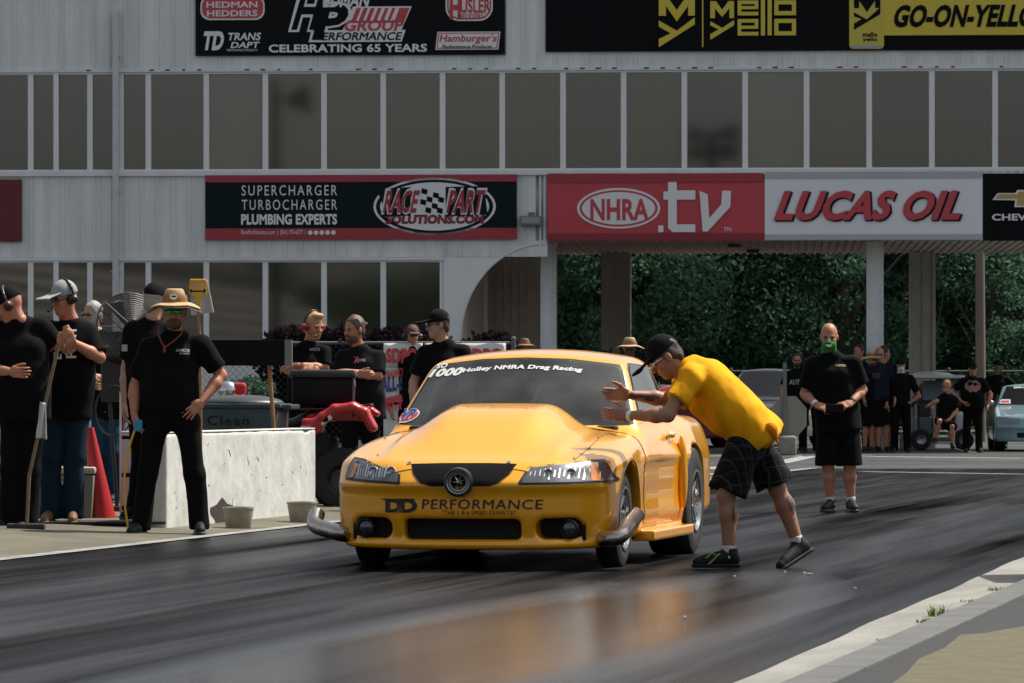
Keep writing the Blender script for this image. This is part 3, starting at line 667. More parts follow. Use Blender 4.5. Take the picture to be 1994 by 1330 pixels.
# ------------------------------------------------------------------ the yellow race car (local frame: x to the car's left side, y to the rear, z up; front axle at y=0)
def sstep(a, b, x):
    t = np.clip((x-a)/(b-a), 0, 1); return t*t*(3-2*t)
def smax(a, b, k): h = np.clip(k-abs(a-b), 0, None)/k; return np.maximum(a, b)+h*h*k/4
def smin(a, b, k): h = np.clip(k-abs(a-b), 0, None)/k; return np.minimum(a, b)-h*h*k/4
def car_f(X, cuts=True):
    x, y, z = X[..., 0], X[..., 1], X[..., 2]; ax = abs(x)
    # hood / deck height
    T = np.interp(y, [-1.1, -.92, -.80, -.6, -.2, .2, .62, .9, 2.4, 2.75, 3.5, 3.8], [.60, .655, .700, .745, .810, .862, .905, .925, .965, .985, .985, .93])
    T = T-.055*np.clip(ax/.85, 0, 1)**2.2*(1-.3*sstep(.5, 2, y))
    # fender crowns above the wheels
    T = T+.030*np.exp(-((ax-.70)/.15)**2)*np.exp(-((y-.0)/.42)**2)+.02*np.exp(-((ax-.80)/.2)**2)*np.exp(-((y-2.5)/.5)**2)
    # hood scoop
    rise = sstep(-.74, .05, y)*(1-sstep(.50, .60, y))
    wtop = np.interp(y, [-.8, 0, .6], [.22, .28, .305]); wbot = np.interp(y, [-.8, 0, .6], [.56, .57, .55])
    T = T+.146*rise*(1-sstep(wtop-.02, wbot+.03, ax))
    # outer hood swage
    T = T+.03*sstep(-.86, -.4, y)*(1-sstep(.3, .62, y))*(1-sstep(.50, .62, ax))+.012*sstep(-.86, -.4, y)*(1-sstep(.3, .6, y))*np.exp(-((ax-.56-.03*y)/.05)**2)
    # side
    W = np.interp(y, [-1.1, -.75, -.35, 0, .45, 1.2, 2.0, 2.6, 3.2, 3.8], [.80, .865, .905, .925, .905, .885, .90, .932, .90, .84])
    W = W-.10*np.clip((z-.66)/.30, 0, 1)**1.6-.05*np.clip((.34-z)/.2, 0, 1)**1.3
    W = W+.014*np.exp(-((z-.70)/.05)**2)*sstep(.3, .6, y)*(1-sstep(2.5, 3, y))-.012*np.exp(-((z-.45)/.09)**2)*sstep(.35, .7, y)*(1-sstep(1.7, 2.1, y))
    # nose
    Fr = -.985+.335*(ax/.86)**3.0+.04*ax**2
    Fr = Fr+.10*np.clip((z-.53)/.17, 0, 1)**1.5                       # nose leans back above the bumper
    Fr = Fr-.028*np.exp(-((z-.55)/.045)**2)*(1-.0*ax)                # bumper ridge
    Fr = Fr+.035*np.clip((.40-z)/.2, 0, 1)**2
    Fr = Fr-.020*np.exp(-((z-.17)/.035)**2)                          # chin lip
    f = smax(ax-W, z-T, .085); f = smax(f, (Fr-y)*.95, .055); f = smax(f, y-3.72+.25*(ax/.9)**3+.05*abs(z-.6), .08)
    zb = np.interp(y, [-1, -.5, -.3, .6, .8, 2, 3, 3.8], [.135, .15, .16, .19, .185, .20, .28, .34])
    f = smax(f, zb-z, .03)
    # greenhouse
    Wg = .825-.40*(z-.90)-.07*sstep(1.9, 2.8, y)
    ws = (.58+.13*(ax/.7)**2+(z-.90)*1.18-y)/1.55                 # windscreen plane
    R_ = 1.425-.055*(ax/.6)**2-.045*((y-1.75)/.6)**2
    bl = (y-(2.28+(1.36-z)*1.55+.0))*.6
    if cuts == 'glass': return smax(smax(ax-Wg, z-R_, .06), ws, .03)
    g = smax(ax-Wg, z-R_, .06); g = smax(g, ws, .03); g = smax(g, bl, .10); g = np.maximum(g, .7-z)
    f = smin(f, g, .035)
    # rocker board flaring out below the door
    rk = np.maximum(np.maximum(abs(ax-.90)-.075-.03*(.24-z), abs(z-.19)-.035), np.maximum(.50-y, y-2.10)); f = smin(f, rk, .03)
    if cuts:
        wh = np.maximum(np.sqrt((y-.0)**2+(z-.30)**2)-.385, .52-ax); f = smax(f, -wh, .014)
        wh = np.maximum(np.sqrt((y-2.55)**2+(z-.34)**2)-.43, .50-ax); f = smax(f, -wh, .014)
        def rb(cx, cz, hx, hz, r, y0, dep, xx=x):
            qx, qz = abs(xx-cx)-hx+r, abs(z-cz)-hz+r
            d = np.sqrt(np.maximum(qx, 0)**2+np.maximum(qz, 0)**2)+np.minimum(np.maximum(qx, qz), 0)-r
            return np.maximum(d, y-(y0+dep))
        f = smax(f, -rb(0, .268, .372, .064, .035, -.9, .14), .030)     # lower air intake
        f = smax(f, -rb(.595, .272, .135, .064, .060, -.9, .20, ax), .030)  # fog lamp pockets
        # side scoop before the rear wheel
        sc = np.maximum(np.sqrt(((y-1.93-.10*(z-.6))/.045)**2+((z-.60)/.23)**2)-1, 0*x); 
    return f
def scoop_dummy(): pass
def grad(f, V, e=.002):
    g = np.zeros_like(V)
    for i in range(3):
        d = np.zeros(3); d[i] = e; g[:, i] = (f(V+d)-f(V-d))/(2*e)
    return g
def implicit_mesh(f, lo, hi, h, it=3):
    lo = np.array(lo)-.0013; n = np.ceil((np.array(hi)-lo)/h).astype(int)+1; D = np.empty(n, np.float32)
    ax = [lo[i]+h*np.arange(n[i]) for i in range(3)]
    for i0 in range(0, n[0], 24):
        D[i0:i0+24] = f(np.stack(np.meshgrid(ax[0][i0:i0+24], ax[1], ax[2], indexing='ij'), -1))
    V, Fc = _polyg(D, lo, h)
    for _ in range(it):
        g = grad(f, V); n2 = (g**2).sum(1); st = f(V)/np.maximum(n2, .05); st = np.clip(st, -h*.5, h*.5); V = V-g*st[:, None]
    return V, Fc
car = empty('race_car', (-.125, 29.9, 0), -TA, 'glossy yellow drag race car with a big hood scoop, lettered windscreen and front bumper', 'race car')
M_paint = mat('yellow_paint', (.88, .385, .006), .20, spec=.6, coat=1)
def paint_tex():
    m = M_paint; n = m.node_tree.nodes; l = m.node_tree.links; b = n['Principled BSDF']
    b.inputs['Metallic'].default_value = .12; b.inputs['Coat Weight'].default_value = .7
paint_tex()
M_blk = mat('black_plastic', (.012, .012, .013), .35); M_rub = mat('tyre_rubber', (.016, .016, .017), .75, bump=.002, bscale=40)
M_chr = mat('polished_metal', (.62, .62, .62), .22, metal=1); M_steel = mat('brushed_steel', (.60, .58, .54), .30, metal=1, var=.4, vscale=6, vcol=(.36, .31, .26))
M_glass = mat('car_glass', (.030, .034, .034), .06, spec=.6, var=.5, vscale=1.2, vcol=(.075, .08, .08), coat=.6)
M_hole = mat('intake_black', (.003, .003, .003), .8)
CARV = implicit_mesh(car_f, (-1.02, -1.12, .10), (1.02, 3.85, 1.46), .0145)
f_nc = lambda X: car_f(X, False)
f_ws = lambda X: car_f(X, 'glass')
def solve(f, P0, dirn, n=200, L=2.2):
    """first surface hit from points P0 along dirn"""
    P0 = np.array(P0, float); d = np.array(dirn, float); ts = np.linspace(0, L, n); A = P0[:, None, :]+ts[None, :, None]*d
    v = f(A); inside = v < 0; i = np.argmax(inside, 1); i = np.maximum(i, 1); ok = inside.any(1)
    r = np.arange(len(P0)); a, b = ts[i-1], ts[i]
    for _ in range(18):
        m = (a+b)/2; q = f(P0+m[:, None]*d) < 0; b = np.where(q, m, b); a = np.where(q, a, m)
    return P0+a[:, None]*d, ok
def project_obj(bm, name, m, parent, f, axis, start, sign, off, flip=False, cell=None):
    """bm holds flat geometry in the plane of the two other axes; push every vertex onto the surface"""
    if cell:
        for ax_ in [a for a in range(3) if a != axis]:
            c0 = min(v.co[ax_] for v in bm.verts); c1 = max(v.co[ax_] for v in bm.verts); n_ = Vector([1.0 if a == ax_ else 0 for a in range(3)]); c_ = c0+cell
            while c_ < c1: bmesh.ops.bisect_plane(bm, geom=bm.verts[:]+bm.edges[:]+bm.faces[:], dist=1e-7, plane_co=n_*c_, plane_no=n_); c_ += cell
    d = np.zeros(3); d[axis] = sign; P0 = np.array([list(v.co) for v in bm.verts], float); P0[:, axis] = start
    Q, ok = solve(f, P0, d); g = grad(f, Q); g /= np.linalg.norm(g, axis=1)[:, None]+1e-9; Q = Q+g*off
    for v, q in zip(bm.verts, Q): v.co = Vector(q)
    bad = [v for v, o in zip(bm.verts, ok) if not o]
    if bad: bmesh.ops.delete(bm, geom=bad, context='VERTS')
    for fc in bm.faces: fc.smooth = True
    bmesh.ops.recalc_face_normals(bm, faces=bm.faces[:])
    nn = Vector((0, 0, 0))
    for fc in bm.faces: nn += fc.normal*fc.calc_area()
    if nn[axis]*sign > 0: bmesh.ops.reverse_faces(bm, faces=bm.faces[:])
    me = bpy.data.meshes.new(name); bm.to_mesh(me); bm.free(); me.materials.append(m)
    o = bpy.data.objects.new(name, me); C.objects.link(o); o.parent = parent; return o
def patch_bm(poly, axis, cell=.02):
    """grid clipped to a convex polygon given in the two axes other than axis (in x,y,z order)"""
    o = [a for a in range(3) if a != axis]; P2 = [Vector(p) for p in poly]
    area = sum(P2[i].x*P2[(i+1) % len(P2)].y-P2[(i+1) % len(P2)].x*P2[i].y for i in range(len(P2)))
    if area < 0: P2 = P2[::-1]
    x0, x1 = min(p.x for p in P2), max(p.x for p in P2); y0, y1 = min(p.y for p in P2), max(p.y for p in P2)
    nx, ny = max(2, int((x1-x0)/cell)), max(2, int((y1-y0)/cell)); bm = bmesh.new()
    def mk(a, b): c = [0, 0, 0]; c[o[0]] = a; c[o[1]] = b; return Vector(c)
    g = [[bm.verts.new(mk(x0+(x1-x0)*i/nx, y0+(y1-y0)*j/ny)) for i in range(nx+1)] for j in range(ny+1)]
    for j in range(ny):
        for i in range(nx): bm.faces.new((g[j][i], g[j][i+1], g[j+1][i+1], g[j+1][i]))
    for i in range(len(P2)):
        a, b = P2[i], P2[(i+1) % len(P2)]; e = b-a
        if e.length < 1e-6: continue
        nrm = mk(e.y, -e.x)
        bmesh.ops.bisect_plane(bm, geom=bm.verts[:]+bm.edges[:]+bm.faces[:], dist=1e-6, plane_co=mk(a.x, a.y), plane_no=nrm, clear_outer=True)
    return bm
def round_poly(pts, r, n=5):
    out = []; N = len(pts)
    for i in range(N):
        p, a, b = Vector(pts[i]), Vector(pts[i-1]), Vector(pts[(i+1) % N]); u, v = (a-p), (b-p); ru = min(r, u.length*.45); rv = min(r, v.length*.45)
        s, e = p+u.normalized()*ru, p+v.normalized()*rv
        for k in range(n+1): t = k/n; out.append(tuple((s*(1-t)**2+p*2*t*(1-t)+e*t*t)))
    return out
def patch(name, poly, axis, start, sign, off, m, parent=car, f=f_nc, cell=.02, rnd=0, thick=0):
    if rnd: poly = round_poly(poly, rnd)
    o = project_obj(patch_bm(poly, axis, cell), name, m, parent, f, axis, start, sign, off)
    return o
def seam(name, pts, axis, start, sign, r=.003, m=M_hole, parent=car, f=f_nc, off=0, closed=False):
    q = []
    pts = [Vector(p) for p in pts]; 
    if closed: pts.append(pts[0])
    for a, b in zip(pts[:-1], pts[1:]):
        k = max(1, int((b-a).length/.03))
        for i in range(k): q.append(a+(b-a)*i/k)
    q.append(pts[-1]); P0 = np.array([list(p) for p in q]); P0[:, axis] = start; d = np.zeros(3); d[axis] = sign
    Q, ok = solve(f, P0, d); g = grad(f, Q); g /= np.linalg.norm(g, axis=1)[:, None]+1e-9; Q = (Q+g*off)[ok]
    mb = MB(); mb.tube([tuple(p) for p in Q], r, 6); return mb.build(name, m, parent, smooth=True)
# calibration: photo pixel + car depth -> local x, z
def L_(px, py, y, xg=0):
    x = xg
    for _ in range(4):
        Y = 29.9-x*sa+y*ca; X = (px-997)*Y/F; x = (X+.125-y*sa)/ca
    return x, CH+(HOR-py)*Y/F
def front_poly(pp, y=-.9): return [L_(px, py, y) for px, py in pp]
# windscreen
ws_poly = [(-.795, .905), (-.5, .89), (0, .885), (.5, .89), (.795, .905), (.648, 1.285), (.62, 1.312), (.3, 1.350), (0, 1.360), (-.3, 1.350), (-.62, 1.312), (-.648, 1.285)]
SW_ = [(.98, .945), (.93, .98), (1.22, 1.285), (1.36, 1.325), (2.05, 1.31), (2.22, 1.22), (2.40, 1.0), (2.38, .965)]
def inside(px, pz, poly, shrink):
    P2 = np.array(poly, float); c = P2.mean(0); ar = 0; n = len(P2); ok = np.ones(len(px), bool)
    for i in range(n): ar += P2[i][0]*P2[(i+1) % n][1]-P2[(i+1) % n][0]*P2[i][1]
    if ar < 0: P2 = P2[::-1]
    for i in range(n):
        a, b = P2[i], P2[(i+1) % n]; e = b-a; L = np.hypot(*e)
        if L < 1e-6: continue
        ok &= ((e[0]*(pz-a[1])-e[1]*(px-a[0]))/L > shrink)
    return ok
V, Fc = CARV; cc = V[Fc].mean(1)
kill = inside(cc[:, 0], cc[:, 2], ws_poly, .014) & (abs(f_ws(cc)) < .012) & (cc[:, 1] < 1.4) & (cc[:, 2] > .9)
kill |= inside(cc[:, 1], cc[:, 2], SW_, .014) & (abs(cc[:, 0]) > .5)
nobj('body', [(V, Fc[~kill])], M_paint, car)
def edge_strips(name, poly, axis, start, sign, wd, f):
    P2 = [Vector(p) for p in poly]; n = len(P2); ar = sum(P2[i].x*P2[(i+1) % n].y-P2[(i+1) % n].x*P2[i].y for i in range(n))
    if ar < 0: P2 = P2[::-1]
    allv = bmesh.new()
    for i in range(n):
        a, b = P2[i], P2[(i+1) % n]; e = (b-a).normalized(); nn = Vector((-e.y, e.x)); a0 = a-e*.0; b0 = b+e*.0
        q = patch_bm([tuple(a0), tuple(b0), tuple(b0+nn*wd-e*wd*.25), tuple(a0+nn*wd+e*wd*.25)], axis, .02); m_ = bpy.data.meshes.new('t'); q.to_mesh(m_); q.free(); allv.from_mesh(m_); bpy.data.meshes.remove(m_)
    return project_obj(allv, name, M_blk, car, f, axis, start, sign, .003)
edge_strips('windscreen_seal', ws_poly, 1, .3, 1, .034, f_ws)
def glass_mat():
    m = bpy.data.materials.new('clear_car_glass'); m.use_nodes = True; n = m.node_tree.nodes; l = m.node_tree.links; n.remove(n['Principled BSDF'])
    t = n.new('ShaderNodeBsdfTransparent'); t.inputs[0].default_value = (.68, .72, .71, 1); g = n.new('ShaderNodeBsdfGlossy'); g.inputs['Roughness'].default_value = .03
    d = n.new('ShaderNodeBsdfDiffuse'); d.inputs[0].default_value = (.22, .23, .23, 1); nz = n.new('ShaderNodeTexNoise'); nz.inputs['Scale'].default_value = 2.2; nz.inputs['Detail'].default_value = 4; r = n.new('ShaderNodeMapRange'); r.inputs[1].default_value = .35; r.inputs[2].default_value = .7; r.inputs[3].default_value = .06; r.inputs[4].default_value = .34
    tc = n.new('ShaderNodeTexCoord'); l.new(tc.outputs['Object'], nz.inputs[0]); l.new(nz.outputs[0], r.inputs[0])
    m1 = n.new('ShaderNodeMixShader'); l.new(r.outputs[0], m1.inputs[0]); l.new(t.outputs[0], m1.inputs[1]); l.new(d.outputs[0], m1.inputs[2])
    fr = n.new('ShaderNodeFresnel'); fr.inputs[0].default_value = 1.55; m2 = n.new('ShaderNodeMixShader'); l.new(fr.outputs[0], m2.inputs[0]); l.new(m1.outputs[0], m2.inputs[1]); l.new(g.outputs[0], m2.inputs[2])
    l.new(m2.outputs[0], n['Material Output'].inputs[0]); return m
M_cg = glass_mat()
# cabin: dash, seats, cage
mb = MB(); mb.box((0, 1.75, .62), (1.5, 2.2, .06)); mb.box((0, .82, .86), (1.42, .36, .10), bevel=.03); mb.box((0, 2.45, .95), (1.35, .06, .5)); 
for sx in (-1, 1): mb.box((sx*.74, 1.6, .78), (.03, 1.7, .30))
mb.build('cabin_floor', mat('cabin_black', (.012, .012, .012), .8), car)
mb = MB()
for sx in (-.36, .36): mb.box((sx, 1.75, .78), (.44, .5, .22), bevel=.06); mb.box((sx, 2.0, 1.0), (.42, .14, .50), bevel=.05)
mb.build('seats', mat('seat_black', (.02, .02, .022), .7), car)
mb = MB(); M_cage = mat('cage_grey', (.30, .31, .32), .4)
for sx in (-1, 1):
    mb.tube([(sx*.66, .80, .85), (sx*.60, 1.05, 1.16), (sx*.54, 1.25, 1.27), (sx*.52, 1.9, 1.30), (sx*.60, 2.1, .8)], .019, 8)
mb.tube([(-.54, 1.25, 1.27), (.54, 1.25, 1.27)], .019, 8); mb.tube([(-.52, 1.95, 1.30), (.52, 1.95, 1.30)], .019, 8); mb.tube([(-.55, 2.05, .80), (.50, 1.96, 1.28)], .019, 8); mb.tube([(.10, 1.25, 1.27), (.02, .95, .90)], .014, 8); mb.tube([(-.30, 1.25, 1.27), (-.52, 1.9, .75)], .014, 8)
mb.build('roll_cage', M_cage, car, smooth=True)
mb = MB(); mb.lathe([(.155, -.012), (.168, 0), (.155, .012), (.145, 0), (.155, -.012)], Matrix.Translation((.36, 1.18, .93)) @ Matrix.Rotation(1.2, 4, 'X'), 24); mb.build('steering_wheel', M_blk, car, smooth=True)
o_ws = patch('windscreen', [(x*.972, .905+(z-.905)*.972+.004) for x, z in ws_poly], 1, .3, 1, .006, M_cg, cell=.02, f=f_ws)
# side windows
for s, nm in ((1, 'l'), (-1, 'r')):
    sw = [(.98, .945), (.93, .98), (1.22, 1.285), (1.36, 1.325), (2.05, 1.31), (2.22, 1.22), (2.40, 1.0), (2.38, .965)]
    edge_strips('side_window_seal', sw, 0, s*1.1, -s, .030, f_nc)
    patch('side_window', [(1.66+(y-1.66)*.95, 1.13+(z-1.13)*.92) for y, z in sw], 0, s*1.1, -s, .006, M_cg, cell=.03)
# hood and doors as panels with their shut lines
hood = [(-.66, -.80), (-.55, -.89), (0, -.905), (.55, -.89), (.66, -.80), (.70, -.2), (.70, .40), (.6, .46), (-.6, .46), (-.70, .40), (-.70, -.2)]
hp = patch('hood', hood, 2, 1.4, -1, .004, M_paint, cell=.018)
sm = [(x, y, 0) for x, y in hood]; seam('shut_line', sm, 2, 1.4, -1, .0026, mat('shut_line', (.05, .02, .004), .6), off=.001, closed=True)
for s in (1, -1):
    dp = [(.56, .27), (.52, .60), (.56, .90), (1.02, .93), (1.86, .94), (1.86, .60), (1.80, .27)]
    patch('door', dp, 0, s*1.2, -s, .004, M_paint, cell=.02)
    seam('shut_line', [(0, y, z) for y, z in dp], 0, s*1.2, -s, .0028, mat('shut_line', (.05, .02, .004)), off=.0015, closed=True)
    seam('shut_line', [(0, .30, .845), (0, .52, .895)], 0, s*1.2, -s, .0028, mat('shut_line', (.05, .02, .004)), off=.001)
    h = L_(1323, 852, 1.62, .9)
    mb = MB(); mb.sphere((s*.893, 1.66, .842), (.026, .085, .026), 16); mb.build('door_handle', mat('handle_paint', (.86, .50, .12), .3, coat=1), car, smooth=True)
    # side scoop fin before the rear wheel
    G = Grid((.82, 1.7, .2), (1.03, 2.3, .95), .01); G.ell((.912, 1.985, .58), (.040, .050, .26), clip=[((0, 0, .86), (0, 0, 1))]); v_, f_ = G.mesh()
    v_[:, 1] += -.10*(v_[:, 2]-.58)
    if s < 0: v_[:, 0] *= -1; f_ = f_[:, ::-1]
    nobj('side_scoop', [(v_, f_)], M_paint, car)
# bumper seam from headlight corner to the wheel arch
# headlights: dark bezel, reflector block, lens
def lamp(s):
    if s > 0: pp = [(1030.5, 908), (1100, 903), (1158, 896), (1170, 912), (1182, 935), (1176, 939), (1100, 941), (1015.6, 942)]
    else: pp = [(677, 890), (700, 897), (773, 906), (779, 925), (782, 941), (720, 937), (666, 933), (668, 912)]
    yy = [-.75-.0*abs(i) for i in range(len(pp))]
    poly = [L_(px, py, -.80 if abs(px-905) > 170 else -.9) for px, py in pp]
    cx = sum(p[0] for p in poly)/8; cz = sum(p[1] for p in poly)/8
    poly = round_poly(poly, .015)
    t = patch('headlight', [(cx+(x-cx)*1.04, cz+(z-cz)*1.12) for x, z in poly], 1, -1.2, 1, .004, M_blk, cell=.02)
    rf = patch('reflector', [(cx+(x-cx)*.97, cz+(z-cz)*.93) for x, z in poly], 1, -1.2, 1, .007, mat('lamp_silver', (.17, .18, .19), .18, metal=.6, var=.5, vscale=9, vcol=(.08, .085, .09), bump=.002, bscale=20, stretch=(1, .2, .4), coat=.6), t, cell=.02)
    # chrome facets of the reflector
    rq = random.Random(3 if s > 0 else 4); allf = bmesh.new(); xa, xb = min(p[0] for p in poly)+.05, max(p[0] for p in poly)-.05
    for i in range(15):
        xf = xa+(xb-xa)*i/15; hh_ = (.018+.022*rq.random())*(1 if abs(i-7) < 6 else .5); zo = cz-.008+rq.uniform(-.006, .010); w_ = rq.uniform(.004, .011)
        q_ = patch_bm([(xf, zo-hh_), (xf+w_, zo-hh_), (xf+w_, zo+hh_), (xf, zo+hh_)], 1, .02); m_ = bpy.data.meshes.new('t'); q_.to_mesh(m_); q_.free(); allf.from_mesh(m_); bpy.data.meshes.remove(m_)
    project_obj(allf, 'reflector_facets', mat('facet_chrome', (.62, .64, .66), .3, metal=.8), t, f_nc, 1, -1.2, 1, .0085)
    # amber corner and bulb
    xs = sorted(p[0] for p in poly); x0, x1 = xs[0], xs[-1]
    if s > 0: am = [(x1-.115, cz-.050), (x1-.065, cz-.050), (x1-.095, cz+.060), (x1-.135, cz+.062)]
    else: am = [(x0+.035, cz-.045), (x0+.06, cz-.045), (x0+.09, cz+.035), (x0+.055, cz+.045)]
    patch('amber_lens', am, 1, -1.2, 1, .010, mat('amber', (.55, .16, .01), .15, coat=1), t, cell=.02)
    am2 = [(a+(.05 if s > 0 else -.03), b) for a, b in am]
    patch('divider', [(am[0][0]-.03*s, cz-.05), (am[0][0]-.005*s, cz-.05), (am[3][0]-.005*s, cz+.055), (am[3][0]-.03*s, cz+.055)], 1, -1.2, 1, .009, M_blk, t, cell=.02)
    for k in range(2):
        bx_ = cx-.02*s+k*s*-.13; Q, _ = solve(f_nc, [(bx_, -1.3, cz)], (0, 1, 0)); q = Q[0]
        mb = MB(); mb.lathe([(.0, 0), (.012, .0), (.016, .004), (.030, .006), (.032, .0)], Matrix.Translation((q[0], q[1]-.011, q[2])) @ Matrix.Rotation(math.pi/2, 4, 'X'), 20); mb.build('bulb', M_chr, t, smooth=True)
lamp(1); lamp(-1)
# grille opening
gp = [(794, 905), (860, 903.5), (950, 903.5), (1001, 905), (990, 925), (972, 941), (955, 946), (842, 946), (822, 941), (806, 925)]
gp = [L_(a, b, -.95) for a, b in gp]
patch('grille_frame', [(x*1.02, .605+(z-.605)*1.06) for x, z in gp], 1, -1.3, 1, .0035, mat('grille_lip', (.30, .13, .01), .3), cell=.02)
M_mesh = mat('grille_mesh', (.005, .005, .006), .8, spec=.08, bump=.0015, bscale=120)
patch('grille', gp, 1, -1.3, 1, .006, M_mesh, cell=.02)
# turbo inlet badge
q = L_(893, 939, -1.02); TM = Matrix.Translation((q[0], -1.03, q[1])) @ Matrix.Rotation(math.pi/2, 4, 'X')
tb = MB().lathe([(.066, -.07), (.088, -.055), (.093, -.01), (.090, .012), (.080, .018), (.074, .008), (.071, -.012), (.068, -.02)], TM, 40).build('turbo_inlet', mat('cast_metal', (.10, .10, .10), .32, metal=.9), car, smooth=True)
MB().lathe([(.047, -.004), (.050, .005), (.056, .006), (.058, .0), (.064, -.004), (.067, .008), (.074, .012), (.078, .006)], TM, 40).build('inlet_ring', mat('ring_metal', (.34, .34, .34), .3, metal=.8), tb, smooth=True)
mb = MB().lathe([(0, -.03), (.072, -.03)], TM, 40); mb.build('inlet_throat', M_hole, tb)
mb = MB(); mb.sphere((q[0], -1.035, q[1]), (.012, .022, .012), 12)
for k in range(7):
    a = k*2*math.pi/7; c0 = Vector((math.cos(a), 0, math.sin(a))); c1 = Vector((math.cos(a+.5), 0, math.sin(a+.5)))
    mb.box(tuple(Vector((q[0], -1.012, q[1]))+(c0*.2+c1*.8)*.032), (.05, .004, .008), rot=Matrix.Rotation(-(a+.35), 3, 'Y') @ Matrix.Rotation(.6, 3, 'X'))
mb.build('compressor_wheel', M_chr, tb, smooth=True)
# intake and fog lamp interiors
mb = MB(); mb.box((0, -.815, .268), (.80, .03, .17)); mb.build('intake_back', M_hole, car)
mb = MB()
for i in range(9): mb.box((0, -.85, .212+i*.014), (.74, .006, .003))
mb.build('intake_grille', mat('mesh_dark', (.012, .012, .012), .5), car)
for s in (1, -1):
    mb = MB(); mb.box((s*.60, -.72, .272), (.30, .03, .15)); mb.build('pocket_back', M_hole, car)
    cx = s*.655
    fm = Matrix.Translation((cx, -.80 if s > 0 else -.80, .272)) @ Matrix.Rotation(math.pi/2, 4, 'X')
    fo = MB().lathe([(.058, -.05), (.058, .01), (.052, .014), (.048, .006)], fm, 28).build('fog_light', M_blk, car, smooth=True)
    MB().lathe([(0, .010), (.03, .006), (.048, -.004)], fm, 28).build('lens', mat('fog_lens', (.05, .055, .055), .1, coat=1, var=.7, vscale=40), fo, smooth=True)
# exhaust pipes curling out in front of the wheels
def pipe(pts, r, name='exhaust_pipe', m=M_steel):
    pv = [Vector(p) for p in pts]; out = []
    for i in range(len(pv)-1):
        p0, p1, p2, p3 = pv[max(i-1, 0)], pv[i], pv[i+1], pv[min(i+2, len(pv)-1)]
        for k in range(6):
            t = k/6; out.append(.5*((2*p1)+(p2-p0)*t+(2*p0-5*p1+4*p2-p3)*t*t+(3*p1-p0-3*p2+p3)*t**3))
    out.append(pv[-1]); mb = MB(); mb.tube(out, r, 20); return mb.build(name, m, car, smooth=True)
a = L_(1192, 1047, -.62); b = L_(1238, 1018, -.42)
pl_ = pipe([(.70, -.50, .20), (a[0]-.02, -.66, a[1]-.005), (a[0]+.06, -.66, a[1]+.012), (b[0]-.02, -.52, b[1]), (b[0]+.01, -.42, b[1]+.055)], .049)
a = L_(672, 1036, -.62); b = L_(625, 1022, -.5)
pr_ = pipe([(-.70, -.50, .20), (a[0]-.0, -.66, a[1]-.01), (a[0]-.06, -.66, a[1]+.004), (b[0]-.02, -.56, b[1]+.0), (b[0]-.035, -.46, b[1]+.07)], .052)
# wheels
def wheel(x, y, r, wdt, rim_r, s, spokes=10):
    W = empty('wheel', (0, 0, 0)); W.parent = car; W.location = (x, y, r)
    M = Matrix.Rotation(math.pi/2*s, 4, 'Y'); h = wdt/2
    t = MB().lathe([(rim_r, -h+.01), (rim_r+.02, -h), (r-.05, -h), (r-.015, -h+.012), (r-.002, -h+.035), (r, 0), (r-.002, h-.035), (r-.015, h-.012), (r-.05, h), (rim_r+.02, h), (rim_r, h-.01)], M, 48).build('tyre', M_rub, W, smooth=True)
    mb = MB().lathe([(rim_r-.0, h-.01), (rim_r+.004, h+.004), (rim_r-.012, h+.004), (rim_r-.02, h-.03), (rim_r-.03, h-.12), (rim_r-.03, -h+.01)], M, 40)
    for k in range(18):
        a_ = k*math.pi/9; mb.sphere(M @ Vector((math.cos(a_)*(rim_r-.028), math.sin(a_)*(rim_r-.028), h-.02)), .007, 6)
    mb.build('rim', M_chr, W, smooth=True)
    mb = MB(); mb.cone(M @ Vector((0, 0, h-.12)), M @ Vector((0, 0, h-.02)), .05, .045, 20)
    for k in range(spokes):
        a_ = k*2*math.pi/spokes; mb.cone(M @ Vector((0, 0, h-.06)), M @ Vector((math.cos(a_)*(rim_r-.02), math.sin(a_)*(rim_r-.02), h-.035)), .022, .014, 8)
    mb.build('spokes', mat('spoke_metal', (.30, .30, .31), .3, metal=1), W, smooth=True)
    mb = MB().lathe([(0, -.0), (rim_r-.03, 0)], M, 30); mb.build('brake_disc', mat('dark_steel', (.06, .06, .06), .4, metal=1), W)
    return W
wheel(.79, 0, .315, .16, .205, 1); wheel(-.79, 0, .315, .16, .205, -1)
wheel(.765, 2.55, .375, .31, .215, 1, 8); wheel(-.765, 2.55, .375, .31, .215, -1, 8)
# dark underside, inner arches
mb = MB(); mb.box((0, 1.4, .26), (1.0, 4.2, .10)); mb.box((0, .6, .175), (.85, .7, .05)); mb.build('underbody', M_hole, car)
mb = MB(); mb.box((.52, 0, .42), (.04, .78, .42)); mb.box((-.52, 0, .42), (.04, .78, .42)); mb.box((.50, 2.55, .42), (.04, .86, .5)); mb.box((-.50, 2.55, .42), (.04, .86, .5)); mb.build('inner_arches', M_hole, car)
# hood pins
for (px, py, y, m_) in [(525, 0, 0, 0)][:0]: pass
for (x, y) in [(-.36, -.84), (.28, -.84), (-.62, -.60), (.66, -.66), (.70, -.34), (.69, 0), (.68, .3), (-.70, -.05), (-.69, .3), (.66, .46)]:
    Q, _ = solve(f_nc, [(x, y, 1.4)], (0, 0, -1)); q = Q[0]; g = grad(f_nc, Q)[0]; n_ = Vector(g).normalized(); rq = n_.to_track_quat('Z', 'Y').to_matrix()
    big = y < -.8; mb = MB(); c0 = Vector(q)+n_*.006
    mb.cone(c0-n_*.003, c0+n_*.003, .016 if big else .009, seg=14); mb.cone(c0, c0+n_*.012, .006 if big else .003, seg=8); mb.build('hood_pin', M_chr, car, smooth=True)
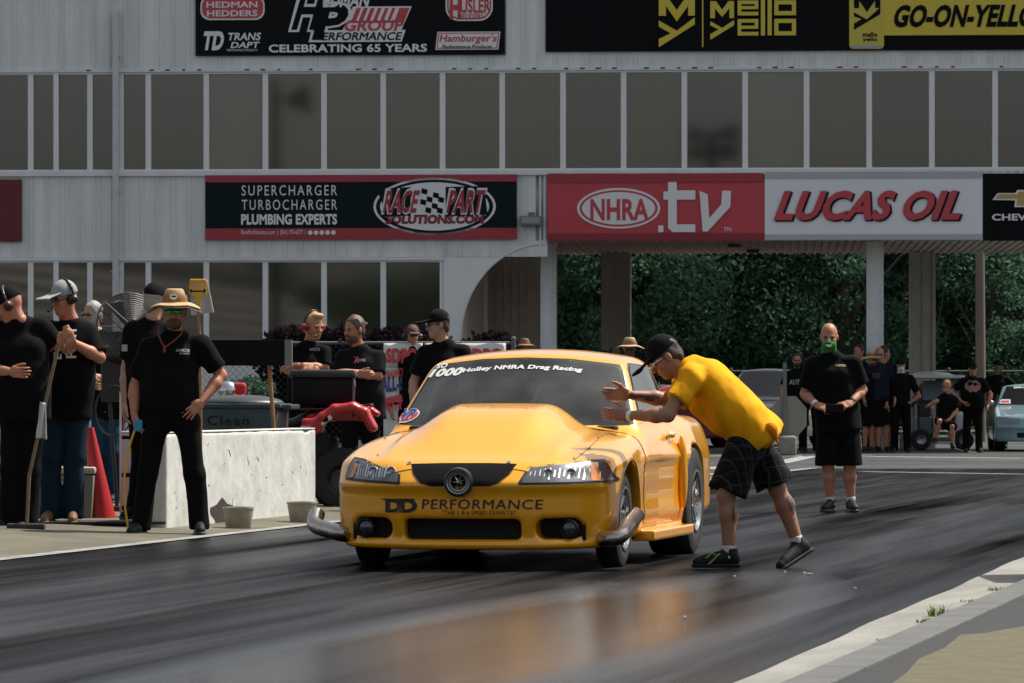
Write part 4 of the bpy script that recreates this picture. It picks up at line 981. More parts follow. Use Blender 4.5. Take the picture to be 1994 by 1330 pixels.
# lettering on the car
def ctext(body, x0, x1, z0, z1, m, bold=0, skew=0, spacing=1, start=-1.3, off=.006, name='lettering', f=f_nc, fn=None):
    bm = text_bm(body, bold, spacing, 3); fit2d(bm, x0, x1, z0, z1)
    for v in bm.verts:
        v.co.x += skew*(v.co.z-z0)/(z1-z0)
        if fn: v.co = fn(v.co, x0, x1, z0, z1)
    return project_obj(bm, name, m, car, f, 1, start, 1, off, cell=.03)
M_dec = mat('decal_black', (.012, .011, .012), .35); M_decw = mat('decal_white', (.72, .72, .70), .5)
def LL(px, py, y=-.97): return L_(px, py, y)
def lt(body, px0, px1, py0, py1, m, y=-.97, **k):
    a = L_(px0, py1, y); b = L_(px1, py0, y); return ctext(body, a[0], b[0], a[1], b[1], m, **k)
lt('PERFORMANCE', 822, 1052, 973, 991, M_dec, bold=.008, skew=.006, spacing=1.08)
lt('"THE 5 & 6 SPEED EXPERTS!"', 863, 1004, 994, 1002, M_dec)
lt('D', 747, 782, 972, 998, M_dec, bold=.05, skew=.0); lt('D', 777, 813, 972, 998, M_dec, bold=.05)
patch('lettering', [L_(735, 971, -.97), L_(808, 971, -.97), L_(808, 975, -.97), L_(748, 975.5, -.97)], 1, -1.3, 1, .006, M_dec, cell=.03)
lt('A', 770, 786, 985, 999, mat('decal_brown', (.25, .09, .02), .4), off=.009)
wy = 1.05
def wrise(amt):
    def fn(co, x0, x1, z0, z1):
        t = (co.x)/.6; co.z -= amt*t*t; return co
    return fn
a = L_(905, 717, 1.08); b = L_(1137, 706, 1.08)
ctext('Holley NMRA Drag Racing', a[0]-.01, b[0]-.01, 1.270, 1.305, M_decw, bold=.045, skew=.008, start=.3, off=.010, f=f_ws, fn=wrise(.05))
def wtext(body, px0, px1, py0, py1, y, **k):
    a = L_(px0, py1, y); b = L_(px1, py0, y); ctext(body, a[0], b[0], a[1], b[1], M_decw, start=.3, off=.010, f=f_ws, **k)
wtext('SO', 850, 872, 711, 720, 1.14, bold=.04, skew=.006, fn=lambda co, x0, x1, z0, z1: Vector((co.x, co.y, co.z+.10*(co.x-x0))))
wtext('1000', 836, 900, 721, 737, 1.10, bold=.05, skew=.03, fn=lambda co, x0, x1, z0, z1: Vector((co.x, co.y, co.z+.06*(co.x-x0))))
# round fuel sticker low on the windscreen
a = L_(785, 812, .62); st = [(a[0]+.078*math.cos(t*math.pi/10), a[1]-.002+.040*math.sin(t*math.pi/10)+.02*math.cos(t*math.pi/10)) for t in range(20)]
patch('sticker', st, 1, .3, 1, .011, M_decw, cell=.02, f=f_ws); st2 = [(a[0]+(x-a[0])*.88, a[1]+(z-a[1])*.80) for x, z in st]
patch('sticker_red', st2, 1, .3, 1, .013, LR, cell=.02, f=f_ws)
c_ = ctext('VP', a[0]-.065, a[0]+.035, a[1]-.025, a[1]+.045, M_decw, bold=.09, skew=.03, start=.3, off=.015, f=f_ws); c_ = ctext('VP', a[0]-.062, a[0]+.032, a[1]-.022, a[1]+.042, BL, bold=.05, skew=.03, start=.3, off=.017, f=f_ws)
# mirror and cage bars hinted behind the glass by pale strips on the inside are part of the glass; wiper cowl
patch('cowl', [(-.70, .56), (.70, .56), (.66, .66), (-.66, .66)], 2, 1.35, -1, .002, M_blk, cell=.03)
# ------------------------------------------------------------------ people
def skin(name, c): return mat('skin_'+name, c, .5, spec=.35, var=.18, vscale=14, bump=.0006, bscale=120)
SK_L = skin('light', (.46, .25, .17)); SK_R = skin('ruddy', (.46, .20, .12)); SK_T = skin('tan', (.36, .18, .105)); SK_D = skin('dark', (.16, .08, .05))
def cloth(name, c, rough=.9, b=.006): return mat('cloth_'+name, c, rough, spec=.12, var=.3, vscale=7, bump=b*2.6, bscale=7, stretch=(1, 1, .55), bdet=1.5)
BK = cloth('black', (.0045, .0045, .005)); BK2 = cloth('faded_black', (.009, .009, .011)); JN = cloth('denim', (.012, .028, .048)); YS = cloth('yellow', (.88, .40, .006), .8, .013)
HR_B = mat('hair_brown', (.035, .018, .010), .6, bump=.003, bscale=90); HR_F = mat('hair_blond', (.42, .24, .10), .6, bump=.004, bscale=80); HR_G = mat('hair_grey', (.30, .28, .25), .6, bump=.004, bscale=80); HR_A = mat('hair_auburn', (.10, .045, .022), .6, bump=.003, bscale=80)
CAPK = cloth('cap_black', (.008, .008, .010)); SHK = mat('shoe_black', (.006, .007, .008), .6, spec=.25); SOLE = mat('shoe_sole', (.03, .035, .036), .5); SOCK = cloth('sock_white', (.62, .62, .60)); LENS = mat('dark_lens', (.008, .008, .010), .08, coat=1)
STRAW = mat('straw', (.52, .36, .17), .8, var=.35, vscale=60, bump=.003, bscale=110)
v3 = lambda *a: np.array(a, float)
def unit(v): v = np.array(v, float); return v/(np.linalg.norm(v)+1e-9)
def frame(f, up=(0, 0, 1)):
    """columns: x = right of the figure's own left-right axis, y = -forward, z = up"""
    f = unit(f); x = unit(np.cross(np.array(up, float), -f)*1.0); z = np.cross(x, -f)*1.0
    x = unit(np.cross(-f, up)); z = np.cross(x, -f)
    return np.stack([x, -f, z], 1)
def head_parts(h, opts):
    """head in its own frame: face towards -y, centre between the ears at eye height"""
    G = Grid((-.13, -.16, -.24), (.13, .14, .16), h)
    G.ell((0, .010, .035), (.077, .097, .098), k=.02); G.ell((0, -.025, -.045), (.060, .066, .075), k=.035); G.ell((0, -.052, -.098), (.030, .030, .022), k=.03)
    G.ell((0, -.070, .018), (.050, .020, .012), k=.02); G.ell((.036, -.062, -.025), (.022, .022, .022), k=.02); G.ell((-.036, -.062, -.025), (.022, .022, .022), k=.02)
    G.cone((0, -.088, .008), (0, -.108, -.030), .009, .014, k=.010); G.ell((0, -.088, -.062), (.024, .012, .008), k=.008)
    G.ell((.032, -.094, .004), (.016, .014, .010), k=.010, cut=True); G.ell((-.032, -.094, .004), (.016, .014, .010), k=.010, cut=True)
    if opts.get('mouth') == 'open': G.ell((0, -.092, -.070), (.015, .016, .013), k=.006, cut=True)
    else: G.ell((0, -.098, -.062), (.024, .006, .0025), k=.004, cut=True)
    for s in (1, -1):
        G.ell((s*.079, .008, -.004), (.010, .020, .032), k=.008)
    G.cone((0, .018, -.05), (0, .026, -.135), .053, .055, k=.03)
    return G.mesh()
def hand_parts(h, curl=.35, spread=.08, thumb=.5, side=1):
    """hand in its own frame: wrist at the origin, fingers along +x, back of the hand +z, thumb on side*+y"""
    G = Grid((-.04, -.09, -.11), (.23, .12, .05), h)
    G.cone((-.03, 0, 0), (.02, 0, 0), .026, .028, k=.02, flat=((0, 0, 1), .75))
    G.box((.048, -.002*side, -.002), (.046, .038, .0125), r=.012, k=.02)
    G.ell((.030, .028*side, -.012), (.032, .018, .014), k=.02)
    for i, (y, L) in enumerate(((.030, .072), (.010, .080), (-.011, .074), (-.030, .058))):
        y *= side; p = v3(.088-.004*abs(i-1), y, -.001); a = .12; sp = (1.2-i)*spread*side
        for j, (q, r0, r1) in enumerate(((.45, .0095, .0088), (.31, .0088, .0080), (.26, .0080, .0068))):
            a2 = a+curl*(1, 1.1, .8)[j]; d = v3(math.cos(a2)*math.cos(sp), math.cos(a2)*math.sin(sp), -math.sin(a2)); n_ = p+d*L*q
            G.cone(p, n_, r0, r1, k=.004); p = n_; a = a2
    p = v3(.018, .030*side, -.010); a = thumb
    for (L, r0, r1) in ((.040, .013, .0115), (.032, .0112, .010), (.026, .010, .008)):
        d = v3(math.cos(a), math.sin(a)*side, -.25); d = unit(d); n_ = p+d*L; G.cone(p, n_, r0, r1, k=.008); p = n_; a *= .55
    return G.mesh()
def M4(Rm, p): M = np.eye(4); M[:3, :3] = Rm; M[:3, 3] = p; return M
def person(px, py, s, label, J=None, H=1.80, girth=1.0, skinm=SK_L, top=BK, bottom='shorts', bmat=BK, face=(0, -1, 0), fup=(0, 0, 1), hat=None, hair=None, glasses=False, headset=None, beard=None, sleeve=.72, hem=.90, shoes=SHK, sock=None, z0=0, group=None, h=None, curl=(.35, .35), hpose=None, mouth=None, mask=None, headscale=1, cat='person', hatm=None, yaw=0, legclip=None, knot=False, fine=False, drape=(), wrinkle=.006, kneefrac=1.05, thumbs=(.5, .5), hatlogo=None, noshoes=False, loose=1.0):
    s_ = s; root = empty('person', ((px-997)/s_, F/s_, z0), yaw, label, cat, group)
    k_ = H/1.80
    h = h or (.012 if s > 180 else .02); hh = .0065 if s > 230 else (.008 if s > 150 else .012)
    D = dict(pelvis=(0, 0, .95), chest=(0, 0, 1.30), neck=(0, .0, 1.50), head=(0, -.02, 1.685), shL=(-.19, 0, 1.44), shR=(.19, 0, 1.44), elL=(-.27, .02, 1.16), elR=(.27, .02, 1.16), wrL=(-.27, -.08, .92), wrR=(.27, -.08, .92),
             hiL=(-.095, 0, .92), hiR=(.095, 0, .92), knL=(-.12, -.02, .50), knR=(.12, -.02, .50), anL=(-.13, .02, .09), anR=(.13, .02, .09), toL=(-.16, -.20, .03), toR=(.16, -.20, .03))
    D = {a: np.array(b, float)*k_ for a, b in D.items()}
    if J: 
        for a, b in J.items(): D[a] = np.array(b, float)
    g = girth*k_; allp = np.stack(list(D.values())); lo, hi = allp.min(0)-.28, allp.max(0)+.28
    latS = unit(D['shR']-D['shL']); latH = unit(D['hiR']-D['hiL'])
    # ---- body
    G = Grid(lo, hi, h)
    for a_ in ('L', 'R'):
        G.cone(D['sh'+a_], D['el'+a_], .052*k_, .042*k_, k=.03); m_ = D['el'+a_]+(D['wr'+a_]-D['el'+a_])*.3
        G.cone(D['el'+a_], m_, .041*k_, .042*k_*min(1.15, girth), k=.02); G.cone(m_, D['wr'+a_], .042*k_*min(1.15, girth), .026*k_, k=.02)
        G.cone(D['hi'+a_], D['kn'+a_], .078*k_, .052*k_, k=.03); m_ = D['kn'+a_]+(D['an'+a_]-D['kn'+a_])*.32; fw = unit(D['to'+a_]-D['an'+a_])
        G.cone(D['kn'+a_], m_-fw*.012, .052*k_, .058*k_, k=.03); G.cone(m_-fw*.012, D['an'+a_], .056*k_, .036*k_, k=.03); G.cone(D['an'+a_], D['an'+a_]+v3(0, 0, -.04)+fw*.03, .038*k_, .035*k_, k=.02)
    G.cone(D['pelvis'], D['chest'], .075*k_, .075*k_, k=.03); G.cone(D['shL'], D['shR'], .035*k_, k=.03); G.cone(D['chest'], D['neck'], .07*k_, .052*k_, k=.03)
    fr = frame(face, fup); nb = D['head']+fr @ v3(0, .03, -.13)*k_; G.cone(D['neck'], nb, .060*k_, .056*k_, k=.03)
    parts = [G.mesh()]
    hs = k_*headscale; V, Fc = head_parts(hh, dict(mouth=mouth)); parts.append((V*hs, Fc, M4(fr, D['head'])))
    HM = M4(fr, D['head'])
    hp = hpose or {}
    for i, a_ in enumerate(('L', 'R')):
        d = unit(D['wr'+a_]-D['el'+a_]); 
        o = hp.get(a_, {}); d = unit(o.get('dir', d)); back = np.array(o.get('back', (-1 if a_ == 'L' else 1, 0, 0)), float)
        z = unit(back-d*(back@d)); y = np.cross(z, d); side = o.get('side', None)
        if side is None: side = 1 if (y@np.array(o.get('thumb', (0, -1, .2)), float)) > 0 else -1
        V, Fc = hand_parts(max(.0055, hh*.9), o.get('curl', curl[i]), o.get('spread', .07), o.get('ta', thumbs[i]), side); parts.append((V*k_*1.02, Fc, M4(np.stack([d, y, z], 1), D['wr'+a_]-d*.0)))
    body = nobj('body', parts, skinm, root)
    # ---- top garment
    G = Grid(lo, hi, h)
    if True:
        up = unit(D['neck']-D['pelvis']); hemp = D['pelvis']+(D['chest']-D['pelvis'])*((hem-.95)/.35); clipH = [(hemp, -up)]
        for sg in (-1, 1):
            a_ = D['chest']+latS*.075*k_*sg+up*.04; b_ = D['pelvis']+latH*.065*k_*sg*girth-up*.06
            G.cone(b_, a_, .118*g*loose, .112*g, k=.07, clip=clipH)
            G.cone(D['neck']-up*.01, D['sh'+('L' if sg < 0 else 'R')]-up*.018, .058*k_, .056*k_, k=.06)
        G.cone(D['pelvis']-up*.06, D['chest']+up*.06, .112*g*loose, .108*g, k=.05, clip=clipH); G.cone(D['chest'], D['neck']-up*.012, .09*k_, .074*k_, k=.05, clip=[(D['neck']+up*.022, up)])
        if girth > 1.1: fwd = unit(np.cross(up, latS))*(-1); fwd = -unit(np.cross(latS, up)) if False else fwd; G.ell(D['pelvis']*.55+D['chest']*.45+fwd*0, (.17*g, .15*g, .19*g), k=.08, clip=clipH)
        for a_ in ('L', 'R'):
            e = D['sh'+a_]+(D['el'+a_]-D['sh'+a_])*sleeve; dr = unit(D['el'+a_]-D['sh'+a_])
            G.cone(D['sh'+a_], e+dr*.05, (.063*k_*min(girth, 1.2)), .074*k_*loose, k=.05, clip=[(e, dr)])
        for (a_, b_, r1, r2) in drape: G.cone(a_, b_, r1, r2, k=.05, clip=clipH)
        G.noise(wrinkle, 17, seed=int(px)); G.noise(wrinkle*.35, 38, seed=int(px)+7)
    nobj('shirt', [G.mesh()], top, root)
    # ---- lower garment
    G = Grid(lo, hi, h); upw = v3(0, 0, 1); wt = D['pelvis']+upw*.07*k_
    tcl = [(wt, unit(D['chest']-D['pelvis']))]
    for a_, sg in (('L', -1), ('R', 1)):
        hip, kn, an = D['hi'+a_], D['kn'+a_], D['an'+a_]
        G.cone(D['pelvis']+latH*.05*sg*girth, hip-upw*.03, .118*k_*max(1, girth*.97), .105*k_*max(1, girth*.95), k=.05, clip=tcl)
        if bottom == 'shorts':
            e = hip+(kn-hip)*kneefrac; dr = unit(kn-hip); G.cone(hip, e+dr*.04, .103*k_, .108*k_*loose, k=.03, clip=[(e, dr)]+tcl)
        else:
            G.cone(hip, kn, .10*k_, .078*k_, k=.03, clip=tcl); G.cone(kn, an-upw*.02, .076*k_, .078*k_, k=.03, clip=[(an-v3(0, 0, .055), (0, 0, -1))])
    G.noise(wrinkle, 19, seed=int(px)+1)
    nobj('shorts' if bottom == 'shorts' else 'trousers', [G.mesh()], bmat, root)
    # ---- shoes
    for a_ in ('L', 'R'):
        if noshoes: break
        an, to = D['an'+a_], D['to'+a_]; f_ = unit(to-an-0*upw); tilt = o_up = None
        sh = np.array(J.get('up'+a_, (0, 0, 1)), float) if J else v3(0, 0, 1); sh = unit(sh); fx = to-an; fx = unit(fx-sh*(fx@sh)); y = np.cross(sh, fx)
        heel = an-sh*(.055*k_)-fx*.06; M = M4(np.stack([fx, y, sh], 1), heel); L = .295*k_
        G = Grid((-.04, -.08, -.06), (.36, .08, .14), max(.007, hh*.9))
        G.cone((.03, 0, .015), (L-.045, 0, .000), .040, .036, k=.03, clip=[((0, 0, -.025), (0, 0, -1))]); G.cone((.045, 0, .05), (.05, 0, .085), .042, .045, k=.03, clip=[((0, 0, .088), (0, 0, 1))]); G.cone((.06, 0, .055), (L-.09, 0, .02), .036, .03, k=.03)
        sho = nobj('shoe', [G.mesh()+(M,)], shoes, root)
        G = Grid((-.04, -.08, -.07), (.36, .08, .03), max(.007, hh*.9)); G.cone((.03, 0, -.02), (L-.045, 0, -.020), .047, .042, k=.02, clip=[((0, 0, -.008), (0, 0, 1)), ((0, 0, -.034), (0, 0, -1))])
        nobj('sole', [G.mesh()+(M,)], SOLE if shoes is SHK else shoes, sho)
        if sock is not None:
            ax_ = unit(D['kn'+a_]-an); G = Grid(an-.12, an+.14, .01); G.cone(an-ax_*.02, an+ax_*.055*1.0, .046*k_, .042*k_, k=.01, clip=[(an+ax_*.052, ax_)]); nobj('sock', [G.mesh()], sock, root)
    # ---- hair, hats, glasses
    def hobj(name, G, m): V, Fc = G.mesh(); return nobj(name, [(V*hs, Fc, HM)], m, root)
    def HG(r=.16, e=None): return Grid((-r, -r-.05, -.18), (r, r, .24), e or hh)
    if hair is not None:
        G = HG(); G.ell((0, .016, .040), (.084, .100, .104), k=.02, clip=[((0, -.045, .045), unit((0, -1, -.55)))])
        G.ell((0, .075, -.03), (.06, .035, .05), k=.03); G.noise(.004, 60, 3)
        if hair is HR_F: G.ell((.0, -.060, .115), (.06, .03, .025), k=.03)
        hobj('hair', G, hair)
    if not glasses and mask is not LENS:
        G = HG(e=.006 if s > 150 else .01)
        for q in (1, -1): G.ell((q*.031, -.088, .003), (.012, .008, .0065), k=.004)
        hobj('eyes', G, mat('eye_dark', (.02, .014, .010), .3))
        G = HG(e=.006 if s > 150 else .01)
        for q in (1, -1): G.ell((q*.034, -.090, .022), (.021, .009, .005), k=.004)
        hobj('eyebrows', G, hair or HR_A)
    if beard is not None:
        G = HG(); G.ell((0, -.030, -.070), (.063, .070, .062), k=.03, clip=[((0, 0, -.045), (0, 0, 1))]); G.ell((0, -.096, -.048), (.032, .012, .007), k=.01); G.ell((0, -.098, -.064), (.018, .016, .008), k=.01, cut=True)
        hobj('beard', G, beard)
    if glasses:
        gm = LENS if glasses is True else glasses
        G = HG(e=.006 if s > 150 else .01)
        for q in (1, -1): G.ell((q*.034, -.098, .008), (.030, .012, .018), k=.01)
        G.cone((-.03, -.104, .014), (.03, -.104, .014), .005, k=.01)
        for q in (1, -1): G.cone((q*.062, -.088, .014), (q*.082, .02, .010), .005, .005, k=.01)
        hobj('sunglasses', G, gm)
    if hat == 'cap' or hat == 'capback':
        sg = -1 if hat == 'cap' else 1
        G = HG(); G.ell((0, .010, .045), (.089, .108, .108), k=.01, clip=[((0, 0, .035), unit((0, .12, -1)))])
        hobj('cap', G, hatm or CAPK)
        G = HG(.24, e=hh); c_ = v3(0, sg*.115, .045)
        q = math.radians(12)*(1 if sg < 0 else -1); Rm = np.array(Matrix.Rotation(q, 3, 'X')); G.box(c_, (.068, .085, .007), r=.006, k=.005, M=Rm); 
        G.ell((0, sg*.20, .03), (.075, .04, .012), k=.02)
        hobj('cap_brim', G, hatm or CAPK)
    if hat == 'straw':
        G = Grid((-.30, -.30, -.05), (.30, .30, .26), .009 if s > 150 else .012); G.cone((0, .01, .05), (0, .01, .125), .100, .078, k=.03, clip=[((0, 0, .178), (0, 0, 1))]); G.ell((0, -.02, .200), (.022, .05, .018), k=.01, cut=True)
        G.ell((0, .01, .062), (.205, .235, .013), k=.02)
        V, Fc = G.mesh(); V[:, 2] -= .9*np.clip(abs(V[:, 0])-.10, 0, None)**1.35+.25*np.clip(-V[:, 1]-.1, 0, None)**1.5
        ht = nobj('straw_hat', [(V*hs, Fc, HM)], hatm or STRAW, root)
        G = Grid((-.14, -.14, .03), (.14, .16, .13), .008); G.cone((0, .01, .070), (0, .01, .090), .100, .096, k=.005); nobj('hat_band', [(lambda a: (a[0]*hs, a[1], HM))(G.mesh())], hatlogo or mat('hat_band', (.25, .10, .05), .8), ht)
    if headset is not None:
        G = HG(.17)
        for q in (1, -1): G = HG(.17); G.cone((q*.082, .01, 0), (q*.112, .01, 0), .042, .034, k=.01); hobj('ear_cup', G, headset)
        G = HG(.17); prev = None
        for i in range(13):
            a = math.pi*i/12; p = v3(.108*math.cos(a), .015, .02+.135*math.sin(a))
            if prev is not None: G.cone(prev, p, .010, k=.004)
            prev = p
        G.cone((-.11, -.0, -.02), (-.075, -.10, -.07), .006, k=.004); G.ell((-.055, -.118, -.072), (.016, .012, .012), k=.01)
        hobj('headset_band', G, M_blk)
    if mask is not None:
        G = HG(); G.ell((0, -.034, -.052), (.067, .078, .070), k=.01, clip=[((0, 0, -.008), unit((0, -.25, 1)))]); G.cone((0, -.1, -.01), (0, -.118, -.032), .014, .017, k=.02)
        G.cone((0, .02, -.09), (0, .03, -.16), .068, .076, k=.03); hobj('face_mask', G, mask)
    return root, D, HM, hs
def head_text(root, HM, hs, bmf, name, m):
    bm = bmf; M = Matrix([list(r) for r in HM]) @ Matrix.Scale(hs, 4); bm.transform(M); me = bpy.data.meshes.new(name); bm.to_mesh(me); bm.free(); me.materials.append(m); o = bpy.data.objects.new(name, me); C.objects.link(o); o.parent = root; return o
def print_on(root, body, x0, x1, z0, z1, m, garment='shirt', rot=0, bold=.02, skew=0, name='shirt_print', fromdir=(0, 1, 0)):
    """lettering laid on the front of a garment (local frame, seen from -y)"""
    bm = text_bm(body, bold, 1, 2) if isinstance(body, str) else body
    if rot:
        bmesh.ops.rotate(bm, verts=bm.verts, matrix=Matrix.Rotation(rot, 3, 'Z'))
    fit2d(bm, x0, x1, z0, z1)
    if skew:
        for v in bm.verts: v.co.x += skew*(v.co.z-z0)
    bmesh.ops.triangulate(bm, faces=bm.faces[:])
    g = [c for c in root.children if c.name.split('.')[0] == garment][0]; me = g.data
    from mathutils.bvhtree import BVHTree
    t = BVHTree.FromPolygons([v.co for v in me.vertices], [p.vertices for p in me.polygons])
    for v in bm.verts:
        hit = t.ray_cast(Vector((v.co.x, -1.2, v.co.z)), Vector((0, 1, 0)))
        v.co.y = (hit[0].y if hit[0] else 0)-.007
    mo = bpy.data.meshes.new(name); bm.to_mesh(mo); bm.free(); mo.materials.append(m); o = bpy.data.objects.new(name, mo); C.objects.link(o); o.parent = root; return o
# ---- the man in the yellow shirt, bent forward, clapping hands gap held towards the driver
def loc(px0, py0, s):
    return lambda px, py, y=0: ((px-px0)/s, y, (py0-py)/s)
k = loc(1462, 1106, 306); kk = k
PLAID = mat('cloth_plaid', (.012, .012, .014), .9, spec=.2)
def plaid():
    m = PLAID; n = m.node_tree.nodes; l = m.node_tree.links; b = n['Principled BSDF']; tc = n.new('ShaderNodeTexCoord'); acc = None
    sp = n.new('ShaderNodeSeparateXYZ'); l.new(tc.outputs['Object'], sp.inputs[0]); nz = n.new('ShaderNodeTexNoise'); nz.inputs['Scale'].default_value = 5; l.new(tc.outputs['Object'], nz.inputs[0])
    def mth(op, a, b_):
        q = n.new('ShaderNodeMath'); q.operation = op
        for i_, v_ in enumerate((a, b_)):
            if isinstance(v_, (int, float)): q.inputs[i_].default_value = v_
            elif v_ is not None: l.new(v_, q.inputs[i_])
        return q.outputs[0]
    wob = mth('MULTIPLY', nz.outputs[0], .10); sk_ = mth('MULTIPLY', sp.outputs[2], .35); xx = mth('ADD', mth('ADD', mth('ADD', sp.outputs[0], mth('MULTIPLY', sp.outputs[1], .8)), sk_), wob); zz = mth('ADD', mth('ADD', sp.outputs[2], mth('MULTIPLY', sp.outputs[0], -.12)), wob)
    acc = None
    for src, per, wd, amp in ((xx, .075, .006, .8), (xx, .1125, .003, .5), (zz, .085, .005, .55), (zz, .06, .0025, .3)):
        pp_ = mth('MULTIPLY', mth('LESS_THAN', mth('PINGPONG', src, per/2), wd/2+.001), amp); acc = pp_ if acc is None else mth('MAXIMUM', acc, pp_)
    x = n.new('ShaderNodeMix'); x.data_type = 'RGBA'; x.inputs[6].default_value = (.005, .005, .006, 1); x.inputs[7].default_value = (.045, .045, .052, 1); l.new(acc, x.inputs[0]); l.new(x.outputs[2], b.inputs['Base Color'])
plaid()
J = dict(pelvis=k(1466, 834, 0), chest=k(1394, 752, 0), neck=k(1342, 712, 0), head=k(1296, 694, 0), shL=k(1340, 735, -.17), shR=k(1358, 728, .17),
 elL=k(1298, 806, -.26), elR=k(1300, 775, .22), wrL=k(1222, 806, -.10), wrR=k(1222, 766, .12),
 hiL=k(1452, 862, -.09), hiR=k(1474, 862, .09), knL=k(1412, 962, -.10), knR=k(1514, 948, .12), anL=k(1418, 1074, -.10), anR=k(1556, 1058, .12), toL=k(1356, 1096, -.12), toR=k(1495, 1104, -.04), upL=(0, 0, 1), upR=(-.5, 0, .83))
hp = dict(L=dict(dir=(-1, .05, .06), back=(0, -1, 0), thumb=(0, 0, 1), curl=.14, ta=.75, spread=.015), R=dict(dir=(-1, -.08, .04), back=(0, 1, 0), thumb=(0, 0, 1), curl=.14, ta=.75, spread=.015))
YM, YD, YH, yhs = person(1462, 1106, 306, 'man in a yellow t-shirt and plaid shorts bending forward with both hands held out', J=J, H=1.84, skinm=SK_T, top=YS, bmat=PLAID, face=(-.80, -.10, -.58), fup=(-.5, 0, .8),
 hat='cap', hair=HR_B, sock=SOCK, sleeve=.62, hem=.83, kneefrac=.92, h=.010, hpose=hp, drape=[(k(1372, 785, 0), k(1424, 812, 0), .10, .125), (k(1424, 812, 0), k(1446, 832, 0), .125, .12)], loose=1.14, girth=1.09, beard=None, glasses=mat('white_frame', (.7, .7, .68), .3), wrinkle=.012, shoes=mat('shoe_dark_teal', (.005, .009, .010), .6, spec=.25))
# yellow mirrored lens, knot of orange cloth at the hem, wristband, tattoos
G = Grid((-.1, -.14, -.03), (.1, -.02, .05), .006)
for q in (1, -1): G.ell((q*.036, -.106, .006), (.027, .010, .015), k=.01)
V, Fc = G.mesh(); nobj('lens', [(V*yhs, Fc, YH)], mat('amber_lens_mirror', (.75, .40, .02), .12, metal=.5), YM)
OR = cloth('orange', (.85, .24, .012), .8)
G = Grid((-.1, -.30, .5), (.35, .2, 1.1), .009); a = np.array(k(1482, 830, -.15)); b = np.array(k(1500, 832, -.18)); c_ = np.array(k(1512, 858, -.17))
G.cone(a, b, .018, .030, k=.03, flat=((0, 1, 0), .5)); G.cone(b, c_, .034, .010, k=.03, flat=((.7, 0, .5), .6)); G.cone(np.array(k(1462, 834, -.155)), a, .008, .018, k=.02); nobj('shirt_knot', [G.mesh()], OR, YM)
def band(root, a, b, r, w_, m, name='wristband'):
    a, b = Vector(a), Vector(b); mb = MB(); mb.cone(a, b, r, r, 18, caps=False)
    o = mb.build(name, m, root, smooth=True); sd_ = o.modifiers.new('s', 'SOLIDIFY'); sd_.thickness = .003; return o
band(YM, k(1231, 806.5, -.117), k(1222.5, 806, -.10), .034, .02, mat('band_white', (.75, .74, .70), .6))
TAT = mat('tattoo_ink', (.085, .055, .045), .6)
def body_stain(root, pts, m, fromy=-1, name='tattoo', off=.004):
    """ink on the skin: small polygons dropped onto the body"""
    from mathutils.bvhtree import BVHTree
    me = [c for c in root.children if c.name.split('.')[0] == 'body'][0].data; t = BVHTree.FromPolygons([v.co for v in me.vertices], [p.vertices for p in me.polygons])
    bm = bmesh.new()
    for poly in pts:
        b2 = patch_bm([(p[0], p[1]) for p in poly], 1, .008); m_ = bpy.data.meshes.new('t'); b2.to_mesh(m_); b2.free(); bm.from_mesh(m_); bpy.data.meshes.remove(m_)
    dead = []
    for v in bm.verts:
        hit = t.ray_cast(Vector((v.co.x, -1.5 if fromy < 0 else fromy, v.co.z)), Vector((0, 1, 0)))
        if hit[0]: v.co.y = hit[0].y-off
        else: dead.append(v)
    bmesh.ops.delete(bm, geom=dead, context='VERTS')
    mo = bpy.data.meshes.new(name); bm.to_mesh(mo); bm.free(); mo.materials.append(m); o = bpy.data.objects.new(name, mo); C.objects.link(o); o.parent = root; return o
def q2(pp): return [(k(a, b)[0], k(a, b)[2]) for a, b in pp]
r = random.Random(4); tp = []
for i in range(9): x = 1225+i*7; tp.append(q2([(x, 765+r.uniform(-2, 1)), (x+6.5, 765+r.uniform(-2, 1)), (x+6.5, 771+r.uniform(0, 3)), (x, 771+r.uniform(0, 3))]))
tp += [q2([(1254, 774), (1276, 773), (1274, 779), (1258, 779)])]
body_stain(YM, tp, TAT); body_stain(YM, [q2([(1534, 965), (1542, 960), (1550, 985), (1549, 1000), (1541, 990)])], TAT); body_stain(YM, [q2([(1423, 985), (1428, 978), (1429, 1008), (1424, 1012)])], TAT)
# laces and shoe accents
LACE = mat('lime_lace', (.30, .42, .06), .7); ST = mat('sole_teal', (.06, .14, .14), .5)
mb = MB(); r = random.Random(2)
for i in range(6): t = i/5; mb.tube([k(1377+t*16, 1094-t*16, -.165), k(1385+t*15, 1090-t*16, -.15)], .0035, 6)
mb.tube([k(1393, 1078, -.15), k(1380, 1068, -.17), k(1368, 1071, -.18)], .003, 6); mb.tube([k(1393, 1078, -.15), k(1384, 1072, -.19), k(1372, 1082, -.21)], .003, 6); mb.build('laces', LACE, YM)
mb = MB(); mb.tube([k(1538, 1068, .06), k(1540, 1080, .05), k(1536, 1074, .07)], .0035, 6); mb.build('laces', LACE, YM)
